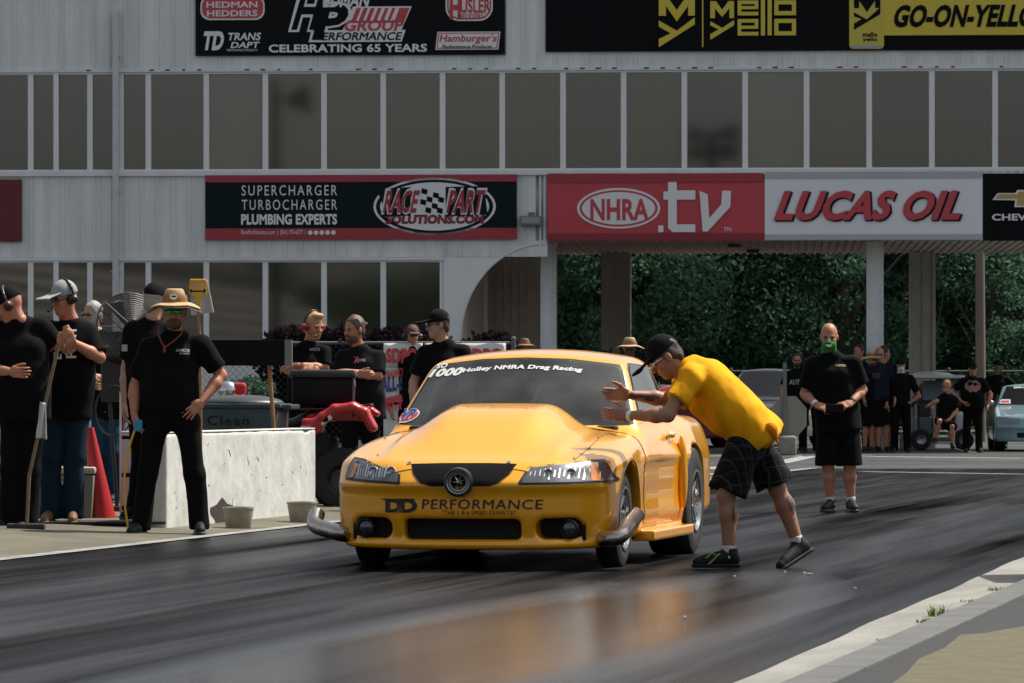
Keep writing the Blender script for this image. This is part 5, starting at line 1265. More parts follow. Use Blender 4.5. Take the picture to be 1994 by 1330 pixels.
# ---- the man with the green mask
k = loc(1630, 996, 206)
hp = dict(L=dict(dir=(.75, -.45, -.25), back=(-.2, -.5, .6), thumb=(.4, 0, .9), curl=.55, ta=.5), R=dict(dir=(-.75, -.45, -.25), back=(.2, -.5, .6), thumb=(-.4, 0, .9), curl=.55, ta=.5))
GM = mat('mask_green', (.015, .30, .05), .7, var=.5, vscale=18)
J = dict(pelvis=k(1632, 818, 0), chest=k(1624, 740, 0), neck=k(1618, 690, 0), head=k(1614, 655, -.03), shL=k(1582, 706, 0), shR=k(1662, 702, 0), elL=k(1567, 765, .03), elR=k(1680, 757, .03), wrL=k(1588, 786, -.18), wrR=k(1654, 782, -.18),
 hiL=k(1612, 825, 0), hiR=k(1652, 825, 0), knL=k(1612, 905, -.02), knR=k(1654, 905, -.02), anL=k(1617, 975, .0), anR=k(1657, 975, 0), toL=k(1604, 990, -.16), toR=k(1661, 992, -.16))
PM, D_, HM_, hs_ = person(1630, 996, 206, 'bald man in black t-shirt and black shorts with a green smiling face mask', J=J, H=1.84, girth=1.10, skinm=SK_R, mask=GM, face=(-.08, -1, -.12), bottom='shorts', sock=SOCK, sleeve=.80, hem=.86, kneefrac=.98, hpose=hp, loose=1.1, h=.012)
bm = bmesh.new(); vs_ = [bm.verts.new((.030*math.cos(t*math.pi/8), -.128, -.062+.012*math.sin(t*math.pi/8)+.010*math.cos(t*math.pi/8)**2)) for t in range(16)]; bm.faces.new(vs_)
head_text(PM, HM_, hs_, bm, 'mask_smile', mat('print_white', (.62, .63, .63)))
print_on(PM, 'VORTEX', k(1625, 0)[0], k(1646, 0)[0], k(0, 711)[2], k(0, 707)[2], mat('print_gold', (.45, .32, .10)))
band(PM, k(1583, 781, -.150), k(1587, 785, -.172), .034, .02, mat('band_white', (.75, .74, .70))); band(PM, k(1659, 777, -.14), k(1656, 780, -.165), .034, .02, mat('band_dark', (.03, .03, .03), .5))
mb = MB(); q = k(1621, 793, -.28); mb.box(q, (.17, .02, .085), bevel=.006); mb.build('phone', mat('phone_black', (.003, .003, .004), .5, spec=.15), PM)
# ---- the man in the straw hat, hand on hip
k = loc(330, 1040, 246)
hp = dict(L=dict(dir=(.1, -.1, -1), back=(-1, -.2, 0), thumb=(.3, -1, 0), curl=.5, ta=.5), R=dict(dir=(-.70, -.25, -.62), back=(.2, -1, .3), thumb=(0, 0, 1), curl=.12, spread=.14, ta=.6))
J = dict(pelvis=k(330, 800, 0), chest=k(332, 705, 0), neck=k(340, 650, 0), head=k(341, 606, -.05), shL=k(288, 672, 0), shR=k(392, 668, 0), elL=k(262, 750, .03), elR=k(430, 728, .05), wrL=k(262, 805, -.05), wrR=k(393, 782, -.12),
 hiL=k(305, 812, 0), hiR=k(362, 812, 0), knL=k(288, 920, -.02), knR=k(380, 920, -.02), anL=k(275, 1017, 0), anR=k(388, 1015, 0), toL=k(258, 1032, -.20), toR=k(394, 1034, -.2))
HGL = mat('lens_green', (.02, .45, .10), .12, metal=.6)
HM2, D_, HM_, hs_ = person(330, 1040, 246, 'bearded man in a straw hat and black polo, left hand on his hip, open mouth', J=J, H=1.90, girth=1.16, skinm=SK_R, hat='straw', beard=HR_A, glasses=HGL, bottom='trousers', mouth='open', sleeve=.80, hem=.97, hpose=hp, loose=1.06, h=.011, face=(0, -1, -.05), headscale=1.0)
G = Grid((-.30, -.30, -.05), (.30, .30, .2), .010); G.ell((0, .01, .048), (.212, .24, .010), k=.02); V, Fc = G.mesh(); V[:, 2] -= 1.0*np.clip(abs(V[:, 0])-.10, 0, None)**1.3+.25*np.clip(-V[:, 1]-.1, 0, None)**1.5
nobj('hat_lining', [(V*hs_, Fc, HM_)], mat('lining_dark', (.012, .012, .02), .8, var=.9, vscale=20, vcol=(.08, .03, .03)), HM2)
bm = bmesh.new(); bm.faces.new([bm.verts.new((.030*math.cos(t*math.pi/4+.4), -.092, .122+.024*math.sin(t*math.pi/4+.4))) for t in range(8)]); head_text(HM2, HM_, hs_, bm, 'hat_badge', mat('print_white', (.62, .63, .63)))
bm = bmesh.new(); bm.faces.new([bm.verts.new((.020*math.cos(t*math.pi/4+.4), -.095, .122+.006*math.sin(t*math.pi/4+.4))) for t in range(8)]); head_text(HM2, HM_, hs_, bm, 'hat_badge', mat('print_dark', (.01, .012, .02)))
print_on(HM2, 'NMCA', k(345, 0)[0], k(371, 0)[0], k(0, 683)[2], k(0, 677)[2], mat('print_grey', (.35, .36, .36)), skew=.3); print_on(HM2, 'STAFF', k(352, 0)[0], k(371, 0)[0], k(0, 688)[2], k(0, 684.5)[2], mat('print_grey', (.35, .36, .36)))
mb = MB(); mb.tube([k(311, 632, -.12), k(312, 650, -.17), k(318, 664, -.20), k(324, 674, -.205)], .006, 6); mb.tube([k(361, 632, -.12), k(356, 648, -.17), k(340, 664, -.20), k(325, 674, -.205)], .006, 6); mb.cone(k(324, 674, -.21), k(324, 684, -.21), .008, .010, 8); mb.build('lanyard', mat('lanyard_red', (.22, .03, .02), .7), HM2)
mb = MB(); mb.box(k(271, 826, -.10), (.07, .05, .09), bevel=.01); o = mb.build('remote_control', mat('remote_blue', (.02, .22, .36), .5), None, loc=((330-997)/246, F/246, 0)); tag(o, 'small blue remote control held by the man in the straw hat', 'remote control')
# yellow cable from the remote to the ground
k0 = (330-997)/246, F/246
def cable(pts, r, m, label, name='cable', cat='cable', off=(0, 0, 0)):
    pv = [Vector(p) for p in pts]; out = []
    for i in range(len(pv)-1):
        p0, p1, p2, p3 = pv[max(i-1, 0)], pv[i], pv[i+1], pv[min(i+2, len(pv)-1)]
        for q in range(8): t = q/8; out.append(.5*((2*p1)+(p2-p0)*t+(2*p0-5*p1+4*p2-p3)*t*t+(3*p1-p0-3*p2+p3)*t**3))
    out.append(pv[-1]); mb = MB(); mb.tube(out, r, 6); o = mb.build(name, m, None, smooth=True); tag(o, label, cat); return o
def PW(px, py, s, dy=0): q = P(px, py, s); q.y += dy; return tuple(q)
cable([PW(262, 838, 247), PW(252, 870, 247), PW(243, 920, 247), PW(243, 980, 247), PW(247, 1012, 247), PW(250, 1034, 247)], .009, mat('cable_yellow', (.62, .34, .02), .5), 'thin yellow cable hanging from the blue remote to the ground')
cable([PW(252, 1036, 240), PW(200, 1034, 240), PW(140, 1040, 242), PW(80, 1039, 244), PW(-20, 1043, 246)], .009, mat('cable_orange', (.30, .16, .04), .6), 'dull orange cable lying along the pavement at the feet on the left', 'cable')
# ---- the other people at the left
def std(px, feet, top_, s, H=None):
    kz = loc(px, feet, s); return kz
k = loc(128, 1028, 238)
JS = dict
person(128, 1028, 238, 'man in a grey trucker cap and black t-shirt with white lettering, jeans and brown boots', J=dict(pelvis=k(128, 800), chest=k(135, 690), neck=k(142, 640), head=k(126, 592, -.05), shL=k(92, 650, 0), shR=k(172, 655, .0), elL=k(86, 690, -.08), elR=k(196, 705, -.08), wrL=k(118, 668, -.22), wrR=k(140, 672, -.25),
 hiL=k(112, 800), hiR=k(150, 800), knL=k(100, 900, -.03), knR=k(146, 900, -.03), anL=k(98, 1005), anR=k(142, 1005), toL=k(92, 1020, -.2), toR=k(146, 1022, -.2)), H=1.95, girth=1.12, skinm=SK_R, face=(-.75, -.65, -.15), hat='cap', hatm=mat('cap_grey', (.26, .28, .28), .8), glasses=True, headset=M_blk, bottom='trousers', bmat=JN, shoes=mat('boot_brown', (.16, .075, .035), .6), hem=.88, sleeve=.85, z0=.06, hpose=dict(R=dict(dir=(-1, -.1, -.1), back=(0, -1, .2), thumb=(0, 0, 1), curl=.5), L=dict(dir=(.6, -.2, -.7), back=(0, -1, 0), thumb=(1, 0, 0), curl=.4)), h=.012)
PT = [o for o in C.objects if o.name == 'person.003'][0]
print_on(PT, 'EVEN', k(108, 0)[0], k(124, 0)[0], k(0, 708)[2], k(0, 655)[2], mat('print_white', (.62, .63, .63)), rot=math.pi/2, bold=.04)
print_on(PT, 'Run', k(132, 0)[0], k(152, 0)[0], k(0, 706)[2], k(0, 650)[2], mat('print_white', (.62, .63, .63)), rot=math.pi/2, bold=.01)
k = loc(40, 1034, 242)
person(40, 1034, 242, 'man turned half away in black shirt, black cap and headset at the far left', J=dict(pelvis=k(45, 800), chest=k(42, 690), neck=k(36, 622), head=k(19, 592, -.02), shL=k(-5, 640, .02), shR=k(80, 632, .03), elL=k(-20, 715, -.05), elR=k(112, 668, .05), wrL=k(30, 720, -.25), wrR=k(132, 640, -.05),
 hiL=k(28, 800), hiR=k(62, 800), knL=k(20, 910), knR=k(58, 910), anL=k(20, 1012), anR=k(55, 1012), toL=k(-8, 1025, -.1), toR=k(40, 1028, -.15)), H=1.95, girth=1.15, skinm=SK_R, face=(-.9, .1, -.4), hat='cap', headset=mat('cup_red_black', (.06, .012, .012), .4), bottom='trousers', hem=.9, sleeve=.92, hpose=dict(R=dict(dir=(.3, -.1, -.9), back=(0, -1, .3), thumb=(-1, 0, 0), curl=.4)), h=.012)
k = loc(285, 1024, 232)
person(285, 1024, 232, 'grey-haired man turned away behind the straw-hat man, flag patch on his sleeve', J=dict(pelvis=k(290, 800), chest=k(292, 690), neck=k(296, 640), head=k(303, 598, 0), shL=k(258, 652, 0), shR=k(335, 655, .0), elL=k(246, 730, .0), elR=k(345, 730, 0), wrL=k(244, 800, -.08), wrR=k(345, 800, 0),
 hiL=k(272, 800), hiR=k(310, 800), knL=k(275, 900), knR=k(312, 900), anL=k(266, 1000), anR=k(312, 1000), toL=k(250, 1018, -.15), toR=k(320, 1014, -.2)), H=1.95, girth=1.08, skinm=SK_L, face=(.5, .85, -.05), hat='cap', hair=HR_G, bottom='trousers', hem=.9, sleeve=.75, h=.013, z0=.06)
PT = C.objects['person.005']; print_on(PT, text_bm('I', .3), k(238, 0)[0], k(250, 0)[0], k(0, 695)[2], k(0, 682)[2], mat('print_grey', (.35, .36, .36)))
k = loc(180, 990, 200)
person(180, 990, 200, 'grey-haired seated man in black shirt and blue jeans half hidden by the drum fan', J=dict(pelvis=k(215, 800), chest=k(205, 700), neck=k(195, 650), head=k(180, 612, 0), shL=k(175, 668), shR=k(235, 668), elL=k(170, 715), elR=k(240, 720), wrL=k(185, 740, -.2), wrR=k(200, 735, -.2), hiL=k(200, 805), hiR=k(225, 805), knL=k(190, 880, -.1), knR=k(225, 880, -.1), anL=k(190, 960), anR=k(225, 960), toL=k(180, 975, -.2), toR=k(220, 975, -.2)), H=1.8, skinm=SK_L, face=(-.6, -.8, 0), hair=HR_G, glasses=True, bottom='trousers', bmat=cloth('jeans_blue', (.015, .05, .09)), h=.016)
# ---- the two talking men and their neighbours
k = loc(597, 985, 186)
person(597, 985, 186, 'blond man with a red and black headset and black polo, arms folded', J=dict(pelvis=k(595, 800), chest=k(597, 715), neck=k(600, 668), head=k(611, 632, -.04), shL=k(562, 682), shR=k(632, 680), elL=k(560, 716, -.05), elR=k(634, 712, -.08), wrL=k(600, 716, -.24), wrR=k(572, 706, -.25)), H=1.86, girth=1.06, skinm=SK_R, face=(.62, -.75, -.15), hair=HR_F, headset=mat('cup_red', (.22, .02, .03), .35), bottom='trousers', sleeve=.9, hem=.9, headscale=1.08, hpose=dict(R=dict(dir=(-1, .1, -.1), back=(0, -.3, 1), thumb=(0, -1, 0), curl=.5), L=dict(dir=(1, .1, .1), back=(0, -1, .4), thumb=(0, 0, 1), curl=.6)), z0=-.07)
PT = C.objects['person.007']; print_on(PT, 'NMCA', k(604, 0)[0], k(624, 0)[0], k(0, 679)[2], k(0, 673)[2], mat('print_grey', (.35, .36, .36)))
k = loc(702, 985, 188)
person(702, 985, 188, 'man with a headset pushed up on his head, red print on black t-shirt, arms folded', J=dict(pelvis=k(712, 800), chest=k(706, 718), neck=k(700, 672), head=k(690, 636, -.04), shL=k(668, 688), shR=k(738, 688), elL=k(655, 722, -.05), elR=k(738, 726, -.10), wrL=k(700, 722, -.24), wrR=k(672, 716, -.25)), H=1.84, girth=1.12, skinm=SK_R, face=(-.72, -.65, -.08), hair=HR_A, beard=HR_A, bottom='trousers', top=BK2, sleeve=.86, hem=.9, headscale=1.08, hpose=dict(R=dict(dir=(-1, .1, 0), back=(0, -.3, 1), thumb=(0, -1, 0), curl=.5)), z0=-.07)
PT = C.objects['person.008']; print_on(PT, 'X', k(690, 0)[0], k(700, 0)[0], k(0, 700)[2], k(0, 687)[2], mat('print_bright_red', (.42, .04, .05)), bold=.04); print_on(PT, 'TREME', k(697, 0)[0], k(712, 0)[0], k(0, 697)[2], k(0, 692)[2], mat('print_grey', (.35, .36, .36)))
mb = MB(); kq = k
mb.tube([kq(683, 618, -.10), kq(690, 612, -.02), kq(697, 614, .06), kq(706, 630, .10)], .015, 8); mb.cone(kq(695, 622, -.14), kq(702, 620, -.08), .045, .03, 14); mb.cone(kq(708, 626, 0), kq(716, 622, .0), .03, .008, 10); mb.build('pushed_up_headset', mat('headset_grey', (.12, .12, .12), .4), PT, smooth=True)
mb = MB(); mb.tube([kq(706, 640, -.08), kq(690, 656, -.16), kq(667, 660, -.14)], .005, 6); mb.sphere(kq(663, 657, -.14), .022, 10); mb.build('boom_microphone', M_blk, PT)
k = loc(862, 995, 206)
person(862, 995, 206, 'man in flat-brim black cap, sunglasses and plain black t-shirt behind the yellow car', J=dict(pelvis=k(864, 810), chest=k(864, 722), neck=k(864, 672), head=k(853, 638, -.04), shL=k(828, 690), shR=k(902, 690)), H=1.84, girth=1.03, skinm=SK_L, face=(-.95, -.3, -.05), hat='cap', hair=HR_A, glasses=True, bottom='trousers', z0=.04)
k = loc(803, 940, 150)
person(803, 940, 150, 'man in a dark red cap, headset and sunglasses looking over the white fence banner', J=dict(head=k(803, 658, 0), neck=k(803, 680), shL=k(778, 690), shR=k(828, 690), chest=k(803, 715)), H=1.8, skinm=SK_R, face=(.25, -1, 0), hat='cap', hatm=mat('cap_red_dark', (.09, .03, .03), .8), glasses=True, headset=M_blk)
k = loc(1222, 985, 190)
person(1222, 985, 190, 'long-haired man in a straw fedora looking over the roof of the yellow car', J=dict(head=k(1226, 687, 0)), H=1.55, skinm=SK_D, face=(-.1, -1, 0), hat='straw', hatm=mat('straw_pale', (.50, .38, .20), .8, var=.3, vscale=60), hair=HR_B, headset=M_blk, headscale=.9)
k = loc(1022, 880, 104)
person(1022, 880, 104, 'distant man in a brown brimmed hat seen just above the car roof', H=1.9, skinm=SK_R, hat='straw', hatm=mat('hat_brown', (.22, .12, .06), .8), J=dict(head=k(1022, 672)), face=(.2, -1, 0))
# ---- the crowd at the right, under the tower
def bg(px, feet, top_, label, hat=None, gear=None, **kw):
    s = kw.pop('s', 99.5); Hh = (HOR-top_)/s+CH
    if hat in ('cap', 'capback'): Hh -= .02
    if hat == 'straw': Hh -= .08
    return person(px, feet, s, label, H=Hh, hat=hat, h=.02, **kw)
bg(1552, 879, 690, 'man in sunglasses and black t-shirt with a green stripe print behind the octagonal board', glasses=True, hair=HR_B, skinm=SK_R, bottom='shorts', beard=HR_B, J=None)
PT = C.objects['person.013']; print_on(PT, 'AUTO', -.16, .12, 1.33, 1.43, mat('print_grey', (.35, .36, .36)))
bg(1577, 884, 688, 'man in dark trousers and cap mostly hidden behind the green-mask man', hat='cap', bottom='trousers', skinm=SK_L, face=(.6, -1, 0))
J = None
bg(1698, 876, 682, 'man in a straw hat and black shorts holding a camera beside the white column', hat='straw', skinm=SK_R, glasses=True, face=(.4, -.9, 0), bottom='shorts', beard=HR_B, curl=(.6, .6))
bg(1712, 874, 678, 'bald man in sunglasses and navy t-shirt behind the straw-hat man with camera', glasses=True, skinm=SK_T, top=cloth('navy', (.012, .016, .03)), bottom='shorts', face=(0, -1, 0))
bg(1722, 870, 676, 'man with his head turned away in front of the right brown pier', hair=HR_B, skinm=SK_R, face=(.9, .4, 0), bottom='shorts', s=97.8)
bg(1672, 872, 672, 'sunburnt man whose face shows just left of the white column', hair=HR_B, skinm=SK_R, face=(-.6, -.8, 0), bottom='trousers', s=97.8)
bg(1754, 876, 698, 'man in a round white mask and black clothes with one hand on his hip', skinm=SK_T, hat='cap', mask=mat('mask_white', (.62, .64, .64), .8), bottom='trousers', kneefrac=.8, J=dict(elR=(.36, .03, 1.10), wrR=(.17, -.05, .97)))
bg(1894, 878, 706, 'stout man in black cap and black t-shirt with orange flame print, hand on hip', hat='cap', glasses=True, skinm=SK_R, girth=1.25, bottom='trousers', J=dict(elL=(-.42, .03, 1.18), wrL=(-.20, -.12, .98), elR=(.36, .02, 1.14), wrR=(.30, -.12, .92)))
PT = C.objects['person.020']
bm = bmesh.new(); bm.faces.new([bm.verts.new((math.cos(t*math.pi/8), math.sin(t*math.pi/8)*(1+.3*(t % 2)), 0)) for t in range(16)]); print_on(PT, bm, -.17, .15, 1.18, 1.42, mat('flame_print', (.38, .08, .02), .7, var=.9, vscale=14, vcol=(.10, .16, .18)))
bg(1943, 872, 702, 'shaded man in a black cap turned right, leaning on the light blue car', hat='cap', skinm=SK_D, face=(1, .1, 0), bottom='trousers', J=dict(elR=(.45, -.02, 1.22), wrR=(.66, -.1, 1.15)), s=92.5)
# bearded man leaning out of the golf cart
s = 100; k = loc(1848, 876, s)
person(1848, 876, s, 'grey-bearded man in black t-shirt and shorts sitting on the edge of the golf cart', J=dict(pelvis=k(1840, 818), chest=k(1848, 780), neck=k(1846, 762), head=k(1843, 746, -.06), shL=k(1834, 768), shR=k(1858, 772), elL=k(1822, 776, -.1), elR=k(1862, 794, -.05), wrL=k(1812, 780, -.1), wrR=k(1846, 812, -.2), hiL=k(1834, 818), hiR=k(1848, 820), knL=k(1826, 814, -.40), knR=k(1850, 824, -.4), anL=k(1818, 850, -.3), anR=k(1852, 860, -.35), toL=k(1814, 855, -.5), toR=k(1854, 870, -.55)), H=1.75, skinm=SK_R, beard=HR_G, glasses=True, face=(-.8, -.6, -.1), bottom='shorts', h=.02)
k = loc(1795, 872, 93)
person(1795, 872, 93, 'dark-shirted driver sitting at the wheel of the golf cart', J=dict(pelvis=k(1795, 818), chest=k(1795, 786), neck=k(1795, 768), head=k(1795, 756, -.02), shL=k(1783, 774), shR=k(1808, 774), elL=k(1780, 795, -.1), elR=k(1812, 792, -.1), wrL=k(1792, 796, -.3), wrR=k(1810, 794, -.3), hiL=k(1788, 818), hiR=k(1802, 818), knL=k(1788, 816, -.4), knR=k(1806, 816, -.4), anL=k(1788, 850, -.4), anR=k(1806, 850, -.4), toL=k(1788, 858, -.6), toR=k(1806, 858, -.6)), H=1.75, skinm=SK_D, top=cloth('grey_shirt', (.05, .055, .055)), glasses=True, bottom='trousers', h=.02)
# camera held by the straw-hat man
t = empty('camera', PW(1703, 732, 99.5, -.38), 0, 'black camera with a long lens held by the straw-hat man near the white column', 'camera')
mb = MB(); mb.box((0, 0, 0), (.16, .09, .11), bevel=.015); mb.build('body', M_blk, t); mb = MB(); mb.cone((0, -.04, 0), (0, -.22, -.01), .045, .05, 16); mb.build('lens', M_blk, t)
# ------------------------------------------------------------------ props at the left
def at(px, py_ground, s=None, z0=0):
    s = s or ground_s(py_ground, z0); return Vector(((px-997)/s, F/s, z0)), s
# low white concrete barrier along the lane
M_bar = mat('whitewashed_concrete', (.60, .60, .56), .85, var=.22, vscale=3.5, bump=.012, bscale=7, vcol=(.42, .42, .39))
G = Grid((-.29, -2.62, -.02), (.29, 2.62, .86), .02); G.box((.125, 0, .39), (.11, 2.52, .41), r=.02, k=.01); G.noise(.003, 9, 5); G.ell((.24, 2.2, .80), (.05, .12, .03), k=.02, cut=True)
t = empty('barrier', (*XY(-10.48, 38.78), 0), -TA, 'low whitewashed concrete barrier wall behind the man in the straw hat', 'barrier'); nobj('wall', [G.mesh()], M_bar, t)
mb = MB(); r = random.Random(8)
for i in range(26):
    y = r.uniform(-2.3, 2.4); z = r.uniform(.1, .72); L = r.uniform(.02, .09); a = r.uniform(-1.2, 1.2); mb.box((.236, y, z), (.004, L, .005), rot=Matrix.Rotation(a, 3, 'X'))
mb.build('hairline_cracks', mat('crack_grey', (.10, .10, .09), .9), t)
mb = MB(); mb.poly([(.2395, -.80+.34*math.cos(a)*(1+.25*math.sin(3*a)), .10+.12*math.sin(a)*(1+.2*math.sin(5*a))) for a in [i*math.pi/12 for i in range(24)]]); mb.build('dark_stain', mat('rust_stain', (.035, .02, .018), .95, var=.6, vscale=20), t)
mb = MB(); mb.box((.125, 0, .805), (.215, 5.02, .012), bevel=.004); mb.build('cap', mat('barrier_top', (.60, .60, .55), .85, var=.2, vscale=5), t)
def pot(px, py, s, label):
    p, s = at(px, py, s); t = empty('bucket', p, 0, label, 'bucket', 'beige buckets against the white barrier'); h = .175
    MB().lathe([(0, 0), (.095, 0), (.102, .01), (.128, h), (.133, h), (.133, h+.012), (.122, h+.012), (.116, h-.01), (0, h-.012)], Matrix(), 28).build('pail', mat('beige_pot', (.34, .31, .24), .85, var=.3, vscale=12, bump=.002), t, smooth=True)
    mb = MB(); mb.tube([(.132*math.cos(a), -.01, h+.005+.012*math.sin(a)) for a in [i*math.pi/10 for i in range(11)]], .003, 6); mb.build('handle', M_chr, t)
pot(464, 1033, 236, 'beige bucket at the barrier foot nearest the straw-hat man'); pot(588, 1020, 225, 'beige bucket at the barrier end nearest the car bumper')
# dark wheeled bin
p, s = at(473, 995, 205); t = empty('refuse_bin', p, -.12, 'dark green bin with handwriting on it behind the white barrier', 'bin')
M_bin = mat('bin_green', (.028, .055, .06), .45, var=.2)
mb = MB(); mb.box((0, 0, .50), (.70, .6, 1.0), taper=1.12, bevel=.03); mb.build('tub', M_bin, t, smooth=True)
mb = MB(); mb.box((0, 0, 1.01), (.84, .70, .045), bevel=.015); mb.build('rim', M_bin, t, smooth=True)
G = Grid((-.5, -.4, .98), (.5, .4, 1.20), .014); G.ell((-.02, 0, 1.03), (.42, .34, .085), k=.02, clip=[((0, 0, 1.02), (0, 0, -1))]); nobj('lid', [G.mesh()], mat('bin_lid', (.02, .025, .025), .4), t)
mb = MB(); mb.box((.46, 0, 1.0), (.10, .5, .05), bevel=.015); mb.build('handle', M_bin, t)
bm = text_bm('Clean', .01, 1.15); fit2d(bm, -.28, .12, .83, .92); 
for v in bm.verts: v.co.y = -.342-.03*(v.co.z-.8)
bm_out(bm, 'lettering', mat('marker_black', (.004, .008, .008), .8), t)
bm = text_bm('Water', .01, 1.1); fit2d(bm, -.18, .08, .74, .80)
for v in bm.verts: v.co.y = -.341
bm_out(bm, 'lettering', mat('marker_black', (.004, .008, .008), .8), t)
# black board on a wooden stick
p, s = at(522, 1020, 209.5); t = empty('board_sign', p, 0, 'long black board on a wooden stick beside the straw-hat man', 'board')
zc = lambda py: CH+(HOR-py)/s
mb = MB(); mb.box(((478-522)/s, 0, (zc(662)+zc(712))/2), (180/s, .10, zc(662)-zc(712)), bevel=.003); mb.build('board', mat('board_black', (.004, .004, .005), .6, spec=.12, var=.3), t)
mb = MB(); mb.box(((562-522)/s, -.004, (zc(662)+zc(712))/2), (14/s, .115, zc(662)-zc(712)+.004)); mb.build('end_cap', mat('flood_grey', (.16, .16, .15)), t)
mb = MB(); mb.cone((.01, .02, zc(712)), (.055, .02, zc(842)), .020, .020, 10); mb.cone((.055, .02, zc(842)), (.07, .02, .0), .020, .020, 10); mb.build('stick', mat('wood_stick', (.36, .17, .06), .7, var=.3, vscale=10), t)
# quad bike
p, s = at(655, 992, 200); t = empty('quad_bike', p, 0, 'red quad bike with a black seat and rear rack behind the barrier', 'quad bike')
q = lambda px, py, y=0: ((px-655)/200, y, CH+(HOR-py)/200)
M_red = mat('red_plastic', (.52, .022, .028), .35, coat=.3, var=.1); 
def qwheel(px, y, z=.30, R=.30):
    W = empty('wheel', ((px-655)/200, y, z)); W.parent = t; M = Matrix.Rotation(math.pi/2, 4, 'X')
    mb = MB().lathe([(.14, -.11), (.20, -.125), (R-.03, -.12), (R, -.09), (R, .09), (R-.03, .12), (.20, .125), (.14, .11)], M, 36)
    for k_ in range(24):
        a = k_*math.pi/12
        for sg in (-1, 1): mb.box((math.cos(a)*R, sg*.05, math.sin(a)*R), (.02, .07, .035), rot=Matrix.Rotation(-a, 3, 'Y') @ Matrix.Rotation(.4*sg, 3, 'X'))
    mb.build('tyre', M_rub, W, smooth=True); MB().lathe([(0, .05), (.10, .06), (.14, .10), (.14, -.10), (.10, -.06), (0, -.05)], M, 24).build('rim', mat('dark_steel', (.06, .06, .06)), W, smooth=True)
qwheel(668, -.40); qwheel(705, .45); qwheel(480, -.38); qwheel(500, .42)
G = Grid(q(540, 880, -.75), q(760, 740, .75), .013)
prevp = None
for (px, py) in [(585, 848), (612, 838), (632, 812), (655, 796), (690, 792), (712, 802), (728, 832)]:
    a = np.array(q(px, py, -.34)); 
    if prevp is not None:
        for yy in np.linspace(-.20, .20, 13): G.cone(prevp+v3(0, yy, 0), a+v3(0, yy, 0), .040, k=.03)
    prevp = a
prevp = None
for (px, py) in [(645, 812), (662, 799), (700, 795), (720, 799), (732, 806)]:
    a = np.array(q(px, py, .38))
    if prevp is not None:
        for yy in np.linspace(-.18, .18, 12): G.cone(prevp+v3(0, yy, 0), a+v3(0, yy, 0), .026, k=.03)
    prevp = a
G.box(q(655, 812, 0), (.26, .22, .035), r=.02, k=.05); G.box(q(612, 828, -.34), (.10, .20, .07), r=.03, k=.05); nobj('rear_fender', [G.mesh()], M_red, t)
G = Grid(q(535, 860, -.3), q(650, 770, .3), .012); G.cone(q(572, 826, 0), q(600, 818, 0), .10, .10, k=.03, flat=((0, 0, 1), .6)); G.cone(q(600, 816, 0), q(624, 802, 0), .10, .12, k=.04, flat=((0, 0, 1), .6)); nobj('seat', [G.mesh()], mat('seat_vinyl', (.016, .016, .018), .55), t)
G = Grid(q(400, 900, -.55), q(600, 760, .55), .014); G.cone(q(548, 838, 0), q(500, 812, 0), .12, .14, k=.05); G.cone(q(500, 815, 0), q(462, 800, 0), .14, .11, k=.04); 
for yy in (-.36, .36):
    for xx in np.linspace(-.12, .12, 5): G.cone(q(470+xx*194, 826, yy-.12), q(470+xx*194, 826, yy+.12), .025, k=.03)
nobj('front_body', [G.mesh()], M_red, t)
mb = MB(); mb.box(q(560, 880, 0), (1.0, .30, .30), bevel=.04); mb.box(q(627, 885, -.30), (.15, .03, .42), bevel=.01); mb.box(q(600, 925, -.28), (.45, .22, .03)); mb.build('chassis', mat('black_plastic_matt', (.010, .010, .011), .6), t)
mb = MB(); mb.tube([q(455, 786, -.42), q(470, 780, -.34), q(492, 782, -.15), q(500, 792, 0), q(508, 782, .15), q(520, 778, .35)], .016, 8); mb.tube([q(430, 812, -.4), q(445, 796, -.36), q(475, 785, -.36), q(520, 792, -.3), q(548, 812, -.2)], .012, 8); mb.build('handlebar', M_blk, t, smooth=True)
mb = MB(); mb.cone(q(453, 787, -.42), q(493, 780, -.42), .022, .020, 12); mb.build('grip', mat('cream_grip', (.55, .52, .45), .6), t)
mb = MB(); mb.sphere(q(445, 762, -.1), (.10, .08, .10), 16); mb.build('headlight', M_chr, t, smooth=True); mb = MB(); mb.box(q(468, 757, -.05), (.12, .2, .12), bevel=.03); mb.build('cowl', M_red, t)
mb = MB()
for yy in (-.35, -.12, .12, .35): mb.tube([q(590, 797, yy), q(690, 795, yy), q(722, 788, yy)], .011, 8)
mb.tube([q(722, 788, -.35), q(724, 788, .35)], .011, 8); mb.tube([q(590, 797, -.35), q(590, 797, .35)], .011, 8); mb.tube([q(690, 795, -.35), q(690, 812, -.30)], .011, 8); mb.build('rear_rack', M_blk, t, smooth=True)
mb = MB(); mb.box(q(600, 838, -.575), (.10, .006, .085), rot=Matrix.Rotation(.08, 3, 'Y')); mb.build('decal', mat('print_white', (.6, .6, .6)), t)
mb = MB(); mb.box(q(638, 815, -.566), (.12, .012, .07), rot=Matrix.Rotation(-.6, 3, 'Y')); mb.build('decal', mat('print_white', (.6, .6, .6)), t)
mb = MB(); mb.box(q(638, 815, -.572), (.05, .012, .06), rot=Matrix.Rotation(-.3, 3, 'Y')); mb.build('decal', mat('print_dark', (.01, .01, .01)), t)
